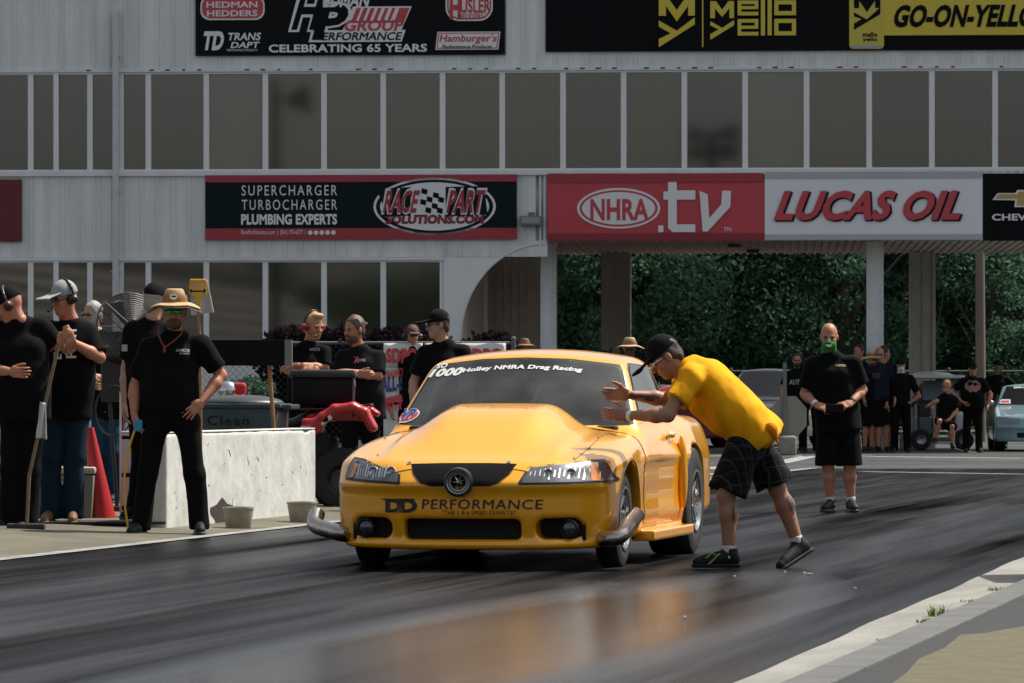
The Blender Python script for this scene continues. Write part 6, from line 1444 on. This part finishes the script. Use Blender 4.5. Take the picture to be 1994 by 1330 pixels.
# black case on the rack
t2 = empty('storage_case', Vector(p)+Vector(q(630, 791, -.05)), 0, 'black plastic case with a ribbed lid strapped on the quad bike rack', 'case')
mb = MB(); mb.box((0, 0, .15), (.58, .42, .28), taper=1.04, bevel=.025); mb.build('box', mat('case_black', (.006, .006, .007), .5, spec=.2, var=.3), t2, smooth=True)
mb = MB(); mb.box((0, 0, .315), (.665, .52, .075), bevel=.022, taper=.94); 
for i in range(13): mb.box((-.27+i*.045, -.262, .30), (.022, .012, .035))
mb.build('lid', mat('case_lid', (.014, .014, .015), .35), t2, smooth=True)
mb = MB(); mb.tube([(.30, -.20, .33), (.315, -.24, .20), (.30, -.20, .0), (.36, -.2, -.01)], .009, 6); mb.build('strap', mat('strap_grey', (.2, .2, .2), .5), t2)
# squeegee on a pole with a towel
p, s = at(388, 1030, 235); q = lambda px, py, y=0: ((px-388)/235, y, CH+(HOR-py)/235)
t = empty('squeegee', p, 0, 'yellow squeegee head on a pole sticking up behind the straw hat', 'squeegee')
M_y = mat('tool_yellow', (.66, .36, .015), .4)
mb = MB(); mb.box(q(386, 547, -.02), (.135, .04, .03), bevel=.008); mb.box(q(372, 560, -.02), (.022, .03, .10)); mb.box(q(400, 560, -.02), (.022, .03, .10)); mb.box(q(386, 556, -.02), (.02, .03, .05)); mb.box(q(386, 566, -.02), (.13, .03, .022)); 
mb.poly([q(370, 566, -.035), q(402, 566, -.035), q(390, 582, -.035), q(390, 597, -.035), q(383, 597, -.035), q(382, 582, -.035)], (0, .03, 0)); mb.build('head', M_y, t)
mb = MB(); mb.cone(q(386, 597, 0), q(390, 700, 0), .013, .013, 8); mb.cone(q(390, 700, 0), q(392, 1028, 0), .013, .013, 8); mb.build('pole', mat('wood_stick', (.36, .17, .06)), t)
def towel(name, pxs, y, label, p, conv, m, cat='towel'):
    vs, fs = [], []; NX, NZ = 12, 16; (tl, tr, br, bl_) = pxs
    for j in range(NZ+1):
        for i in range(NX+1):
            u, v = i/NX, j/NZ; px = (tl[0]*(1-u)+tr[0]*u)*(1-v)+(bl_[0]*(1-u)+br[0]*u)*v; py = (tl[1]*(1-u)+tr[1]*u)*(1-v)+(bl_[1]*(1-u)+br[1]*u)*v
            vs.append(conv(px, py+2*math.sin(u*5+1)*v, y+.02*math.sin(u*9+v*2)*(.3+v)))
    for j in range(NZ):
        for i in range(NX): a = j*(NX+1)+i; fs.append((a, a+1, a+NX+2, a+NX+1))
    o = mesh_obj(name, vs, fs, m, None, smooth=True, loc=p); sd_ = o.modifiers.new('thick', 'SOLIDIFY'); sd_.thickness = .006; tag(o, label, cat); return o
M_tow = mat('towel_white', (.52, .51, .50), .9, var=.2, vscale=12, bump=.003, bscale=30)
towel('towel', ((370, 543), (403, 545), (417, 610), (372, 612)), .03, 'white towel draped behind the yellow squeegee head', p, q, M_tow)
# drum fan
p, s = at(250, 1010, 215); q = lambda px, py, y=0: ((px-250)/215, y, CH+(HOR-py)/215)
t = empty('drum_fan', p, 0, 'large black drum fan with wire guard between the grey-capped and straw-hat men', 'fan')
c0 = Vector(q(250, 642, 0)); Rf = Matrix.Rotation(.35, 3, 'Z') @ Matrix.Rotation(-.25, 3, 'X')
MX = Matrix.Translation(c0) @ Rf.to_4x4() @ Matrix.Rotation(math.pi/2, 4, 'X')
MB().lathe([(.315, -.12), (.325, -.12), (.33, 0), (.325, .10), (.315, .10), (.31, 0), (.315, -.12)], MX, 48).build('drum', mat('fan_black', (.012, .012, .013), .4), t, smooth=True)
mb = MB()
for side in (.11, -.12):
    for i in range(15):
        R0 = .03+i*.0205; mb.tube([MX @ Vector((R0*math.cos(a), R0*math.sin(a), side+.02*(1-R0/.32)*(1 if side > 0 else -1))) for a in [k_*2*math.pi/32 for k_ in range(33)]], .0032, 4)
    for k_ in range(8): a = k_*math.pi/4; mb.tube([MX @ Vector((0, 0, side+.02)), MX @ Vector((.318*math.cos(a), .318*math.sin(a), side))], .004, 4)
mb.build('guard', mat('guard_grey', (.035, .035, .035), .4), t)
mb = MB()
for k_ in range(4):
    a = k_*math.pi/2+.4
    for j in range(5):
        pass
    pts = [MX @ Vector((r_*math.cos(a+d), r_*math.sin(a+d), z)) for (r_, d, z) in ((.05, -.3, -.04), (.28, -.35, -.05), (.29, .30, .04), (.06, .6, .04))]; mb.poly(pts, tuple(Rf @ Vector((0, .006, 0))))
mb.build('blades', mat('fan_blade', (.05, .05, .05), .35, metal=.6), t)
mb = MB(); mb.cone(q(205, 645, 0), q(228, 990, .0), .018, .018, 8); mb.cone(q(292, 645, 0), q(272, 990, .0), .018, .018, 8); mb.box(q(230, 735, .05), (.30, .22, .44), bevel=.02); mb.box(q(250, 990, 0), (.55, .5, .04)); mb.build('stand', mat('fan_black', (.012, .012, .013)), t)
o = tag(MB().cone(PW(200, 705, 212), PW(240, 712, 212), .014, .014, 10).build('yellow_pipe', M_y, None), 'short bright yellow pipe sticking out beside the folded arms of the grey-capped man', 'pipe')
# red cone
p, s = at(199, 1022, 228); t = empty('traffic_cone', p, 0, 'dark red traffic cone leaning beside the grey-capped man', 'cone'); t.rotation_euler = (0, -.12, 0)
M_cone = mat('cone_red', (.42, .015, .02), .45); MB().lathe([(.022, .84), (.030, .84), (.125, .05), (.135, .045), (.14, .03)], Matrix(), 32).build('body', M_cone, t, smooth=True)
mb = MB(); mb.box((0, 0, .02), (.34, .34, .035), bevel=.01); mb.build('base', mat('cone_base', (.05, .01, .01), .7), t)
# coolers
def cooler(px, py, s, w, d, h, label, body, lid):
    p, s = at(px, py, s); t = empty('cool_box', p, 0, label, 'cool box')
    mb = MB(); mb.box((0, 0, h*.44), (w*.9, d*.9, h*.86), taper=1.10, bevel=.02); mb.build('box', body, t, smooth=True); mb = MB(); mb.box((0, 0, h*.94), (w*1.03, d*1.03, h*.12), bevel=.018); mb.build('lid', lid, t, smooth=True)
    mb = MB(); mb.box((0, -d*.5-.01, h*.72), (w*.35, .03, .035), bevel=.01); mb.build('handle', lid, t); return t
cooler(128, 1022, 228, .52, .40, .50, 'grey-green cool box with a pale lid behind the legs of the grey-capped man', mat('cooler_grey', (.17, .17, .14), .6), mat('cooler_lid', (.40, .38, .30), .5))
cooler(200, 985, 196, .36, .36, .72, 'black bin with a white lid behind the red traffic cone', mat('black_plastic_matt', (.01, .01, .011)), mat('white_lid', (.62, .62, .56), .5))
cooler(-8, 1020, 232, .24, .36, .46, 'dark box with a pale lid at the left edge of the photo', mat('black_plastic_matt', (.01, .01, .011)), mat('cooler_lid', (.4, .38, .3)))
# white metal cabinet strapped on a hand trolley
p, s = at(246, 1008, 226); q = lambda px, py, y=0: ((px-246)/226, y, CH+(HOR-py)/226)
t = empty('hand_trolley', p, 0, 'white stacked cases on a red-edged hand trolley beside the red cone', 'trolley')
mb = MB(); mb.box(q(236, 880, -.03), (.022, .03, 1.05)); mb.build('white_rail', M_trim, t); mb = MB(); mb.box(q(239.5, 880, -.03), (.014, .034, 1.05)); mb.box(q(240, 760, -.03), (.03, .05, .06)); mb.build('red_rail', mat('rail_red', (.10, .012, .012), .5), t)
for i, (a, b) in enumerate(((838, 850), (854, 922), (928, 986), (992, 1006))):
    mb = MB(); mb.box((.06, .06, (q(0, a)[2]+q(0, b)[2])/2), (.20, .30, q(0, a)[2]-q(0, b)[2]-.012), bevel=.008); mb.build('case', mat('case_white', (.46, .47, .47), .5), t)
mb = MB(); mb.box((.06, .08, q(0, 925)[2]), (.18, .27, .70)); mb.build('frame', M_hole, t)
mb = MB(); mb.tube([(-.05+.16*math.cos(a)-.06, .02, q(0, 800)[2]+.22*math.sin(a)) for a in [i*math.pi/10 for i in range(21)]], .010, 6); mb.build('coiled_hose', M_blk, t, smooth=True)
mb = MB(); mb.box(q(246, 790, -.06), (.06, .05, .05), bevel=.01); mb.build('orange_knob', mat('knob_orange', (.50, .12, .03), .5), t)
# mop and rag
p, s = at(58, 1030, 246); q = lambda px, py, y=0: ((px-58)/246, y, CH+(HOR-py)/246)
t = empty('mop', p, 0, 'worn wooden mop handle standing in front of the man at the far left', 'mop')
mb = MB(); mb.cone(q(120, 668, -.22), q(62, 925, -.20), .014, .014, 10); mb.cone(q(62, 925, -.20), q(57, 1028, -.20), .014, .014, 10); mb.build('handle', mat('handle_worn', (.20, .14, .09), .8, var=.3, vscale=20), t)
mb = MB(); mb.box(q(56, 1024, -.2), (.30, .10, .05), bevel=.015); mb.build('mop_head', mat('mop_dark', (.03, .03, .028), .9), t)
towel('rag', ((84, 782), (95, 785), (98, 857), (76, 850)), -.24, 'dirty white rag hanging on the mop handle at the far left', p, q, M_tow, 'rag')
o = tag(MB().box((0, 0, .012), (1.15, .5, .02), bevel=.005).build('rubber_mat', mat('mat_dark', (.02, .02, .022), .8), loc=tuple(at(190, 1030, 238, .06)[0])), 'black rubber mat lying under the brown boots and the red cone', 'mat')
# ------------------------------------------------------------------ fence with sponsor banners behind the car
s = 150; p, _ = at(866, 940, s); q = lambda px, py, y=0: ((px-866)/150, y, CH+(HOR-py)/150)
def fence(px0, px1, s, ztop, label, post_step, name='chain_link_fence', cell=.16, r=.004, barb=False):
    p = Vector(((px0-997)/s, F/s, 0)); t = empty(name, p, 0, label, 'fence'); W = (px1-px0)/s
    n = max(1, round(W/post_step))
    for i in range(n+1): mb = MB(); mb.cone((W*i/n, 0, 0), (W*i/n, 0, ztop+.04), .03, .03, 8); mb.sphere((W*i/n, 0, ztop+.05), .036, 8); mb.build('post', mat('galvanised', (.08, .085, .085), .7), t)
    mb = MB(); mb.cone((0, 0, ztop), (W, 0, ztop), .02, .02, 6); mb.build('top_rail', mat('galvanised', (.22, .23, .23)), t)
    bm = bmesh.new(); k_ = -ztop
    while k_ < W:
        for (a, b) in (((k_, .02), (k_+ztop, ztop)), ((k_+ztop, .02), (k_, ztop))):
            (x0, z0), (x1, z1) = a, b; sl = (z1-z0)/(x1-x0)
            if x0 > x1: x0, z0, x1, z1 = x1, z1, x0, z0
            if x1 <= 0 or x0 >= W: continue
            if x0 < 0: z0 += sl*(0-x0); x0 = 0
            if x1 > W: z1 += sl*(W-x1); x1 = W
            d = r; vv = [bm.verts.new(c) for c in ((x0, 0, z0-d), (x1, 0, z1-d), (x1, 0, z1+d), (x0, 0, z0+d))]; bm.faces.new(vv)
        k_ += cell
    me = bpy.data.meshes.new('chain_link'); bm.to_mesh(me); bm.free(); me.materials.append(mat('galvanised_wire', (.045, .05, .047), .8)); o = bpy.data.objects.new('chain_link', me); C.objects.link(o); o.parent = t
    return t
fence(380, 1000, 149, 1.80, 'chain link fence carrying the white sponsor banners behind the car', 2.0, cell=.09, r=.003)
fence(1000, 2060, 76, 1.75, 'distant chain link fence in front of the trees under the tower', 3.0, cell=.22, r=.007)
fence(1050, 1190, 92, 2.05, 'short stretch of taller fence beside the left brown pier', 1.4, cell=.14, r=.006)
def fbanner(px0, px1, py0, py1, label):
    t = empty('fence_banner', Vector(((px0-997)/150, F/150-.07, CH+(HOR-py1)/150)), 0, label, 'banner'); w, h = (px1-px0)/150, (py1-py0)/150
    vs, fs = [], []
    for j in range(9):
        for i in range(25): u, v = i/24, j/8; vs.append((w*u, .012*math.sin(u*14+v*3)*math.sin(v*3.14), h*v))
    for j in range(8):
        for i in range(24): a = j*25+i; fs.append((a, a+1, a+26, a+25))
    o = mesh_obj('cloth', vs, fs, mat('banner_white', (.60, .61, .60), .7), t, smooth=True); sd_ = o.modifiers.new('t', 'SOLIDIFY'); sd_.thickness = .006
    return t, lambda px, py: ((px-px0)/150, (py1-py)/150)
BS_old = BS; BS = 150.0
t, c = fbanner(747, 823, 668, 860, 'white fence banner with red four-letter logo right of the man with folded arms')
T(t, c, 'SDPC', 752, 810, 678, 708, LR, y=-.03, bold=.06); T(t, c, 'SCOGGIN DICKEY PARTS CENTER', 752, 810, 711, 716, DK, y=-.03, bold=.01); T(t, c, 'NMRA/NMCA', 745, 787, 722, 740, LR, y=-.03, bold=.03, rise=6)
T(t, c, 'ALL-STAR', 742, 822, 735, 765, BL, y=-.03, bold=.05, rise=9); PG(t, c, [[(750, 775), (822, 760), (822, 778), (750, 792)]], LR, y=-.03, name='stripe'); T(t, c, 'NATIONALS', 748, 822, 785, 802, LR, y=-.03, bold=.03, rise=5)
t, c = fbanner(827, 985, 668, 860, 'white fence banner partly hidden by the man in the flat-brim cap'); T(t, c, 'SDPC', 905, 975, 678, 708, LR, y=-.03, bold=.06)
BS = BS_old
# hedge and bush
bl = [(random.Random(i).uniform(-1.6, 2.6), random.Random(i+99).uniform(-.4, .4), random.Random(i+55).uniform(.3, 2.0), .42) for i in range(130)]
me = leafmesh('purple_hedge', bl, 60000, .05, 4, leaf_mat('purple_leaves', (.007, .004, .006), (.016, .007, .011))); o = bpy.data.objects.new('purple_hedge', me); C.objects.link(o); o.location = ((700-997)/108, F/108, .1); tag(o, 'dark purple-leaved hedge in front of the lower windows', 'hedge')
bl = [(random.Random(i).uniform(-.25, .25), random.Random(i+9).uniform(-.2, .2), random.Random(i+5).uniform(.2, 1.3), .2) for i in range(24)]
me = leafmesh('green_bush', bl, 5000, .03, 4, M_leaf); o = bpy.data.objects.new('green_bush', me); C.objects.link(o); o.location = ((483-997)/130, F/130, 0); tag(o, 'small green bush visible under the black board', 'bush')
# ------------------------------------------------------------------ far right: board, blocks, drum, cart, cars, pole
p, s = at(1533, 887); q = lambda px, py, y=0: ((px-1533)/s, y, CH+(HOR-py)/s)
t = empty('octagonal_board', p, 0, 'blank grey octagonal board on a steel post left of the green-mask man', 'sign')
mb = MB(); mb.poly([((38*math.cos(math.pi/8+i*math.pi/4)+3)/s*1.0, .04, CH+(HOR-812)/s+44*math.sin(math.pi/8+i*math.pi/4)/s) for i in range(8)], (0, .02, 0)); mb.build('panel', mat('board_beige', (.27, .26, .22), .7, var=.15, vscale=3), t)
mb = MB(); mb.box((-.045, 0, (CH+(HOR-706)/s)/2+.1), (.07, .05, CH+(HOR-706)/s-.2)); mb.build('post', mat('post_grey', (.15, .17, .16), .5, metal=.3), t)
G = Grid((-.25, -.25, -.02), (.25, .25, .45), .02); G.box((0, 0, .18), (.165, .165, .19), r=.05, k=.02); nobj('footing', [G.mesh()], mat('footing_concrete', (.30, .30, .25), .9, var=.3, vscale=6), t)
def block(x0, x1, y0, y1, label):
    p, s = at((x0+x1)/2, y1); mb = MB(); w, h = (x1-x0)/s, (y1-y0)/s; mb.box((0, .12, h/2), (w, .3, h), bevel=.03); o = mb.build('concrete_block', mat('block_concrete', (.24, .24, .21), .9, var=.4, vscale=6, bump=.004), loc=p); tag(o, label, 'block', 'low concrete blocks by the right brown pier')
block(1712, 1750, 847, 876, 'low concrete block behind the legs of the white-mask man'); block(1753, 1803, 845, 877, 'low concrete block in front of the blue drum')
p, s = at(1789, 872, 93); t = empty('oil_drum', p, 0, 'faded blue drum beside the golf cart', 'drum')
h = .78; MB().lathe([(0, 0), (.13, 0), (.135, .02), (.13, .03), (.13, .26), (.137, .27), (.13, .28), (.13, .50), (.137, .51), (.13, .52), (.13, h-.02), (.137, h), (.12, h), (.12, h-.02), (0, h-.02)], Matrix(), 24).build('drum_body', mat('drum_blue', (.03, .13, .24), .5, var=.4, vscale=8), t, smooth=True)
mb = MB(); mb.tube([(-.25, -.1, .0), (-.25, -.1, .98), (.0, -.1, 1.0), (.22, -.1, .85), (.35, -.1, .2)], .014, 6); mb.build('hose', M_blk, t, smooth=True)
# golf cart
p, s = at(1826, 874, 95); q = lambda px, py, y=0: ((px-1826)/95, y, CH+(HOR-py)/95)
t = empty('golf_cart', p, 0, 'white-roofed golf cart with two people in it beside the blue drum', 'golf cart')
G = Grid(q(1760, 760, -.5), q(1890, 715, .9), .018); G.box(q(1824, 734, .1), (.54, .5, .035), r=.03, k=.02); G.ell(q(1815, 732, .1), (.45, .45, .09), k=.04, clip=[(q(1815, 734, 0), (0, 0, -1))]); nobj('roof', [G.mesh()], mat('cart_white', (.62, .63, .60), .4), t)
mb = MB()
for (px, px2, y) in ((1780, 1788, -.35), (1870, 1878, -.35), (1784, 1790, .5), (1866, 1872, .5)): mb.cone(q(px, 738, y), q(px2, 845, y), .016, .016, 6)
mb.build('roof_posts', M_blk, t)
mb = MB(); mb.box(q(1828, 856, 0), (.80, .9, .10), bevel=.03); mb.box(q(1797, 828, .05), (.30, .8, .40), bevel=.05); mb.build('seat_box', mat('cart_body', (.10, .11, .11), .4), t); mb = MB(); mb.box(q(1797, 800, .05), (.28, .8, .30), bevel=.05); mb.build('seat', M_blk, t)
mb = MB(); mb.box(q(1866, 825, 0), (.20, .95, .50), bevel=.08); mb.box(q(1830, 862, -.48), (.75, .05, .06)); mb.build('cowl', mat('cart_white', (.62, .63, .6)), t)
mb = MB(); mb.box(q(1835, 760, .3), (.75, .02, .40)); mb.build('windscreen', mat('hazy_glass', (.20, .24, .26), .1, coat=.4), t)
for (px, y) in ((1790, -.45), (1872, -.45), (1794, .45), (1876, .45)):
    W = empty('wheel', q(px, 855, y)); W.parent = t; M = Matrix.Rotation(math.pi/2, 4, 'X')
    MB().lathe([(.10, -.09), (.19, -.09), (.215, -.06), (.215, .06), (.19, .09), (.10, .09)], M, 24).build('tyre', M_rub, W, smooth=True); MB().lathe([(0, .04), (.10, .08), (.10, -.08), (0, -.04)], M, 16).build('rim', mat('dull_alloy', (.35, .35, .34), .4, metal=.7), W, smooth=True)
# background cars share one form
def bgcar(name, label, X, Y, yaw, paint, W=.88, Lf=4.5, H=1.36, suv=False, lamps='front', cat='car'):
    t = empty(name, (X, Y, 0), yaw, label, cat)
    def f(P_):
        x, y, z = P_[..., 0], P_[..., 1], P_[..., 2]; ax = abs(x)
        if suv: T = np.interp(y, [-.9, -.7, .5, 3.6], [.80, .95, 1.05, 1.05])
        else: T = np.interp(y, [-.95, -.8, .5, .8, 3.0, 3.7], [.68, .74, .92, .94, .98, .95])
        T = T-.05*(ax/.85)**2; w_ = W-.07*np.clip((z-.66)/.3, 0, 1)**1.5-.05*np.clip((.34-z)/.2, 0, 1)
        Fr = -.95+.18*(ax/.86)**4+.05*np.clip((z-.52)/.17, 0, 1)-.02*np.exp(-((z-.48)/.04)**2); g0 = smax(smax(ax-w_, z-T, .06), smax((Fr-y), y-(Lf-.95), .05), .05); g0 = smax(g0, .2-z, .04)
        wg = W-.10-.36*(z-.9)*(.5 if suv else 1); ws = (.55+.12*(ax/.7)**2+(z-.9)*(.9 if suv else 1.5)-y)/(1.4 if suv else 1.8); bl_ = (y-((3.4 if suv else 2.45)+(H-z)*(.3 if suv else 1.0)))*.8
        g = smax(smax(ax-wg, z-H+.05*(ax/.6)**2, .08), smax(ws, bl_, .04), .04); g = np.maximum(g, .7-z); g0 = smin(g0, g, .03)
        for yc in (0, 2.6): g0 = smax(g0, -np.maximum(np.sqrt((y-yc)**2+(z-.32)**2)-.37, .5-ax), .012)
        return g0
    V, Fc = implicit_mesh(f, (-1, -1.1, .15), (1, Lf-.8, H+.1), .028); nobj('body', [(V, Fc)], paint, t)
    gl = mat('car_glass_dark', (.012, .013, .014), .06, coat=.6)
    tw = W-.10-.36*(H-.9)*(.5 if suv else 1)-.06; bw = W-.14; zb = 1.0 if suv else .93
    patch('windscreen', [(-bw, zb), (bw, zb), (tw, H-.06), (-tw, H-.06)], 1, -.4 if suv else .2, 1, .008, gl, t, f=f, cell=.05)
    patch('rear_window', [(-bw+.05, zb+.03), (bw-.05, zb+.03), (tw-.03, H-.08), (-tw+.03, H-.08)], 1, Lf+.5, -1, .008, gl, t, f=f, cell=.05)
    for sg in (1, -1): patch('side_window', [(.85, zb+.02), (1.25, H-.09), (2.2, H-.09), (2.55 if not suv else 3.2, zb+.02)], 0, sg*1.2, -sg, .008, gl, t, f=f, cell=.05)
    lm = mat('lamp_clear', (.28, .29, .28), .15, coat=1, var=.5, vscale=30)
    for sg in (1, -1):
        patch('headlight', [(sg*.40, .55), (sg*.80, .55), (sg*.80, .69), (sg*.40, .66)], 1, -1.3, 1, .008, lm, t, f=f, cell=.04); patch('tail_light', [(sg*.42, .66), (sg*.80, .66), (sg*.80, .82), (sg*.42, .82)], 1, Lf, -1, .008, mat('tail_red', (.10, .02, .02), .2, coat=1, var=.6, vscale=10), t, f=f, cell=.04)
        for yc in (0, 2.6):
            Wh = empty('wheel', (sg*(W-.12), yc, .32)); Wh.parent = t; M = Matrix.Rotation(math.pi/2*sg, 4, 'Y')
            MB().lathe([(.20, -.11), (.29, -.11), (.32, -.08), (.32, .08), (.29, .11), (.20, .11)], M, 28).build('tyre', M_rub, Wh, smooth=True); MB().lathe([(0, .05), (.06, .08), (.19, .07), (.20, .10)], M, 20).build('rim', mat('dull_alloy', (.35, .35, .34)), Wh, smooth=True)
    mb = MB(); mb.box((0, 1.3, .28), (1.0, Lf-.6, .12)); mb.build('underbody', M_hole, t)
    patch('lower_intake', [(-.45, .28), (.45, .28), (.45, .38), (-.45, .38)], 1, -1.3, 1, .006, M_hole, t, f=f, cell=.05)
    for sg in (1, -1): mb = MB(); mb.sphere((sg*(W+.03), .78, zb+.04), (.09, .06, .06), 10); mb.build('mirror', paint, t, smooth=True)
    return t, f
PB = mat('paint_light_blue', (.20, .33, .38), .3, coat=1, metal=.2); PR = mat('paint_red', (.30, .012, .03), .3, coat=1); PG_ = mat('paint_dark_grey', (.06, .06, .065), .3, coat=1)
X0 = (1926-997)/98+.86
t, f = bgcar('drag_car', 'light blue drag car with stickers on its windscreen at the right edge', X0+.2, F/98+.9, -TA*.3, PB, cat='race car')
patch('sticker', [(-.72+.0, .95), (-.50, .95), (-.50, 1.03), (-.68, 1.03)], 1, .2, 1, .012, mat('print_white', (.6, .6, .6)), t, f=f, cell=.04); patch('sticker', [(-.70, .965), (-.52, .965), (-.52, 1.01), (-.67, 1.01)], 1, .2, 1, .016, LR, t, f=f, cell=.04)
bm = text_bm('#RealStreet', .02, 1); fit2d(bm, -.42, .30, 1.255, 1.29); project_obj(bm, 'lettering', M_decw, t, f, 1, .2, 1, .014)
bm = text_bm('COBRA', .02, 1); fit2d(bm, -.25, .1, .75, .79); project_obj(bm, 'lettering', M_decw, t, f, 1, -1.3, 1, .012)
t, f = bgcar('parked_car', 'red car showing its tail behind the bending man', (1345-997)/90, F/90+2.5, math.pi, PR)
t, f = bgcar('parked_car', 'dark car whose roof shows between the yellow car and the man\'s chin', (1300-997)/86, F/86, math.pi-.1, mat('paint_maroon', (.08, .01, .02), .3, coat=1))
t, f = bgcar('parked_van', 'dark grey tall van parked behind the octagonal board', (1462-997)/88, F/88, -.35, PG_, H=1.72, suv=True, cat='van')
# utility pole and guy wire
p = P(1910, 772, 80); t = empty('utility_pole', (p.x, p.y, 0), 0, 'brown wooden utility pole rising past the soffit at the right', 'pole')
mb = MB(); mb.cone((0, 0, 0), (-.04, 0, 9), .13, .09, 14); mb.build('shaft', mat('pole_wood', (.20, .16, .13), .9, var=.35, vscale=6, stretch=(1, 1, .1), bump=.004), t, smooth=True)
mb = MB(); mb.box((-.04, 0, 8.4), (1.8, .1, .12)); mb.build('cross_arm', mat('pole_wood', (.20, .16, .13)), t)
a, b = P(1808, 724, 80), P(1818, 679, 80); c2 = P(1850, 497, 80); d = (c2-b).normalized(); e = a+(a-b).normalized()*((a.z)/abs((a-b).normalized().z)-.02)
t = empty('guy_wire', (a.x, a.y, 0), 0, 'thin guy wire with a bright yellow sleeve slanting down between the right piers', 'guy wire'); o_ = Vector((a.x, a.y, 0))
mb = MB(); mb.tube([e-o_, b-o_, c2-o_, c2+d*4-o_], .011, 6); mb.build('wire', mat('galvanised_wire', (.2, .21, .2)), t); mb = MB(); mb.tube([e+(a-e)*.3-o_, b-o_], .030, 8); mb.build('sleeve', mat('sleeve_yellow', (.70, .55, .02), .5), t)
# ------------------------------------------------------------------ what stands around the camera and shows in the glass
t = empty('grandstand', (0, 0, 0), 0, 'aluminium bench grandstand beside the lane, seen only as wavy lines in the lower windows', 'grandstand')
M_al = mat('bench_aluminium', (.75, .73, .68), .5); M_dk = mat('grandstand_frame', (.02, .02, .02), .8)
for i in range(9):
    X = -24.2-1.05*i; z = .9+.72*i; mb = MB(); mb.box((X, -20, z), (.28, 112, .04)); mb.box((X+.14, -20, z-.08), (.04, 112, .14)); mb.build('bench_row', M_al, t)
mb = MB()
for i in range(9): mb.box((-24.7-1.05*i, -20, .35+.72*i), (.9, 112, .03)); mb.box((-24.2-1.05*i-.5, -20, .35+.72*i), (.03, 112, .6))
mb.box((-34.2, -20, 3.9), (.1, 112, 7.8)); mb.build('frame', M_dk, t)
def lpole(px, Y, h, label, horns=False):
    X = (px-997)*(.0102+(92-Y)/9000)-.119*(92-Y); t = empty('light_pole', (X, Y, 0), 0, label, 'light pole'); mb = MB(); mb.cone((0, 0, 0), (0, 0, h), .30, .20, 12); mb.build('shaft', M_blk, t)
    mb = MB()
    if horns: mb.cone((.1, 0, h-.9), (1.2, 0, h-1.0), .10, .12, 8); mb.cone((.6, 0, h-1.0), (1.6, 0, h-.9), .25, .75, 14)
    else:
        for sx in (-1, 1):
            for dz in (0, -.9): mb.cone((sx*.2, 0, h+dz), (sx*1.2, .2, h+dz+.1), .18, .40, 12)
        mb.box((0, 0, h-.5), (2.0, .12, .12))
    mb.build('lamps', M_blk, t)
lpole(527, -25, 15.6, 'tall dark pole with a loudspeaker horn, behind the camera, mirrored in the upper windows', True); lpole(1388, -30, 13.2, 'tall dark floodlight pole behind the camera, mirrored in the upper windows')
t = empty('shadow_box', (3.95, 28.0, 0), 0, 'unseen grey box added outside the right edge to cast a shadow on the strip', 'shadow caster')  # unseen box, added to throw the shadow band across the painted strip
mb = MB(); mb.box((0, 0, .68), (.8, 1.2, 1.32), bevel=.02); mb.build('housing', mat('flood_grey', (.16, .16, .15)), t); mb = MB(); mb.box((-.41, 0, .7), (.02, 1.0, 1.1)); mb.build('door', mat('board_beige', (.27, .26, .22)), t)
# woods on the other sides of the strip (mirrored in the glass, the paint and the lane)
def wood(name, x0, x1, y0, y1, h, seed, label):
    r = random.Random(seed); bl = [(r.uniform(x0, x1), r.uniform(y0, y1), r.uniform(.3, h), r.uniform(1.6, 3.0)) for _ in range(260)]
    me = leafmesh(name, bl, 26000, .42, seed, M_leaf); o = bpy.data.objects.new(name, me); C.objects.link(o); tag(o, label, 'woodland', kind='stuff')
wood('woodland', -125, 45, -138, -128, 9.5, 31, 'line of woods behind the camera, mirrored in the lower windows')
wood('woodland', 42, 48, -40, 120, 9, 32, 'line of woods far to the right of the lane, mirrored in the car side')
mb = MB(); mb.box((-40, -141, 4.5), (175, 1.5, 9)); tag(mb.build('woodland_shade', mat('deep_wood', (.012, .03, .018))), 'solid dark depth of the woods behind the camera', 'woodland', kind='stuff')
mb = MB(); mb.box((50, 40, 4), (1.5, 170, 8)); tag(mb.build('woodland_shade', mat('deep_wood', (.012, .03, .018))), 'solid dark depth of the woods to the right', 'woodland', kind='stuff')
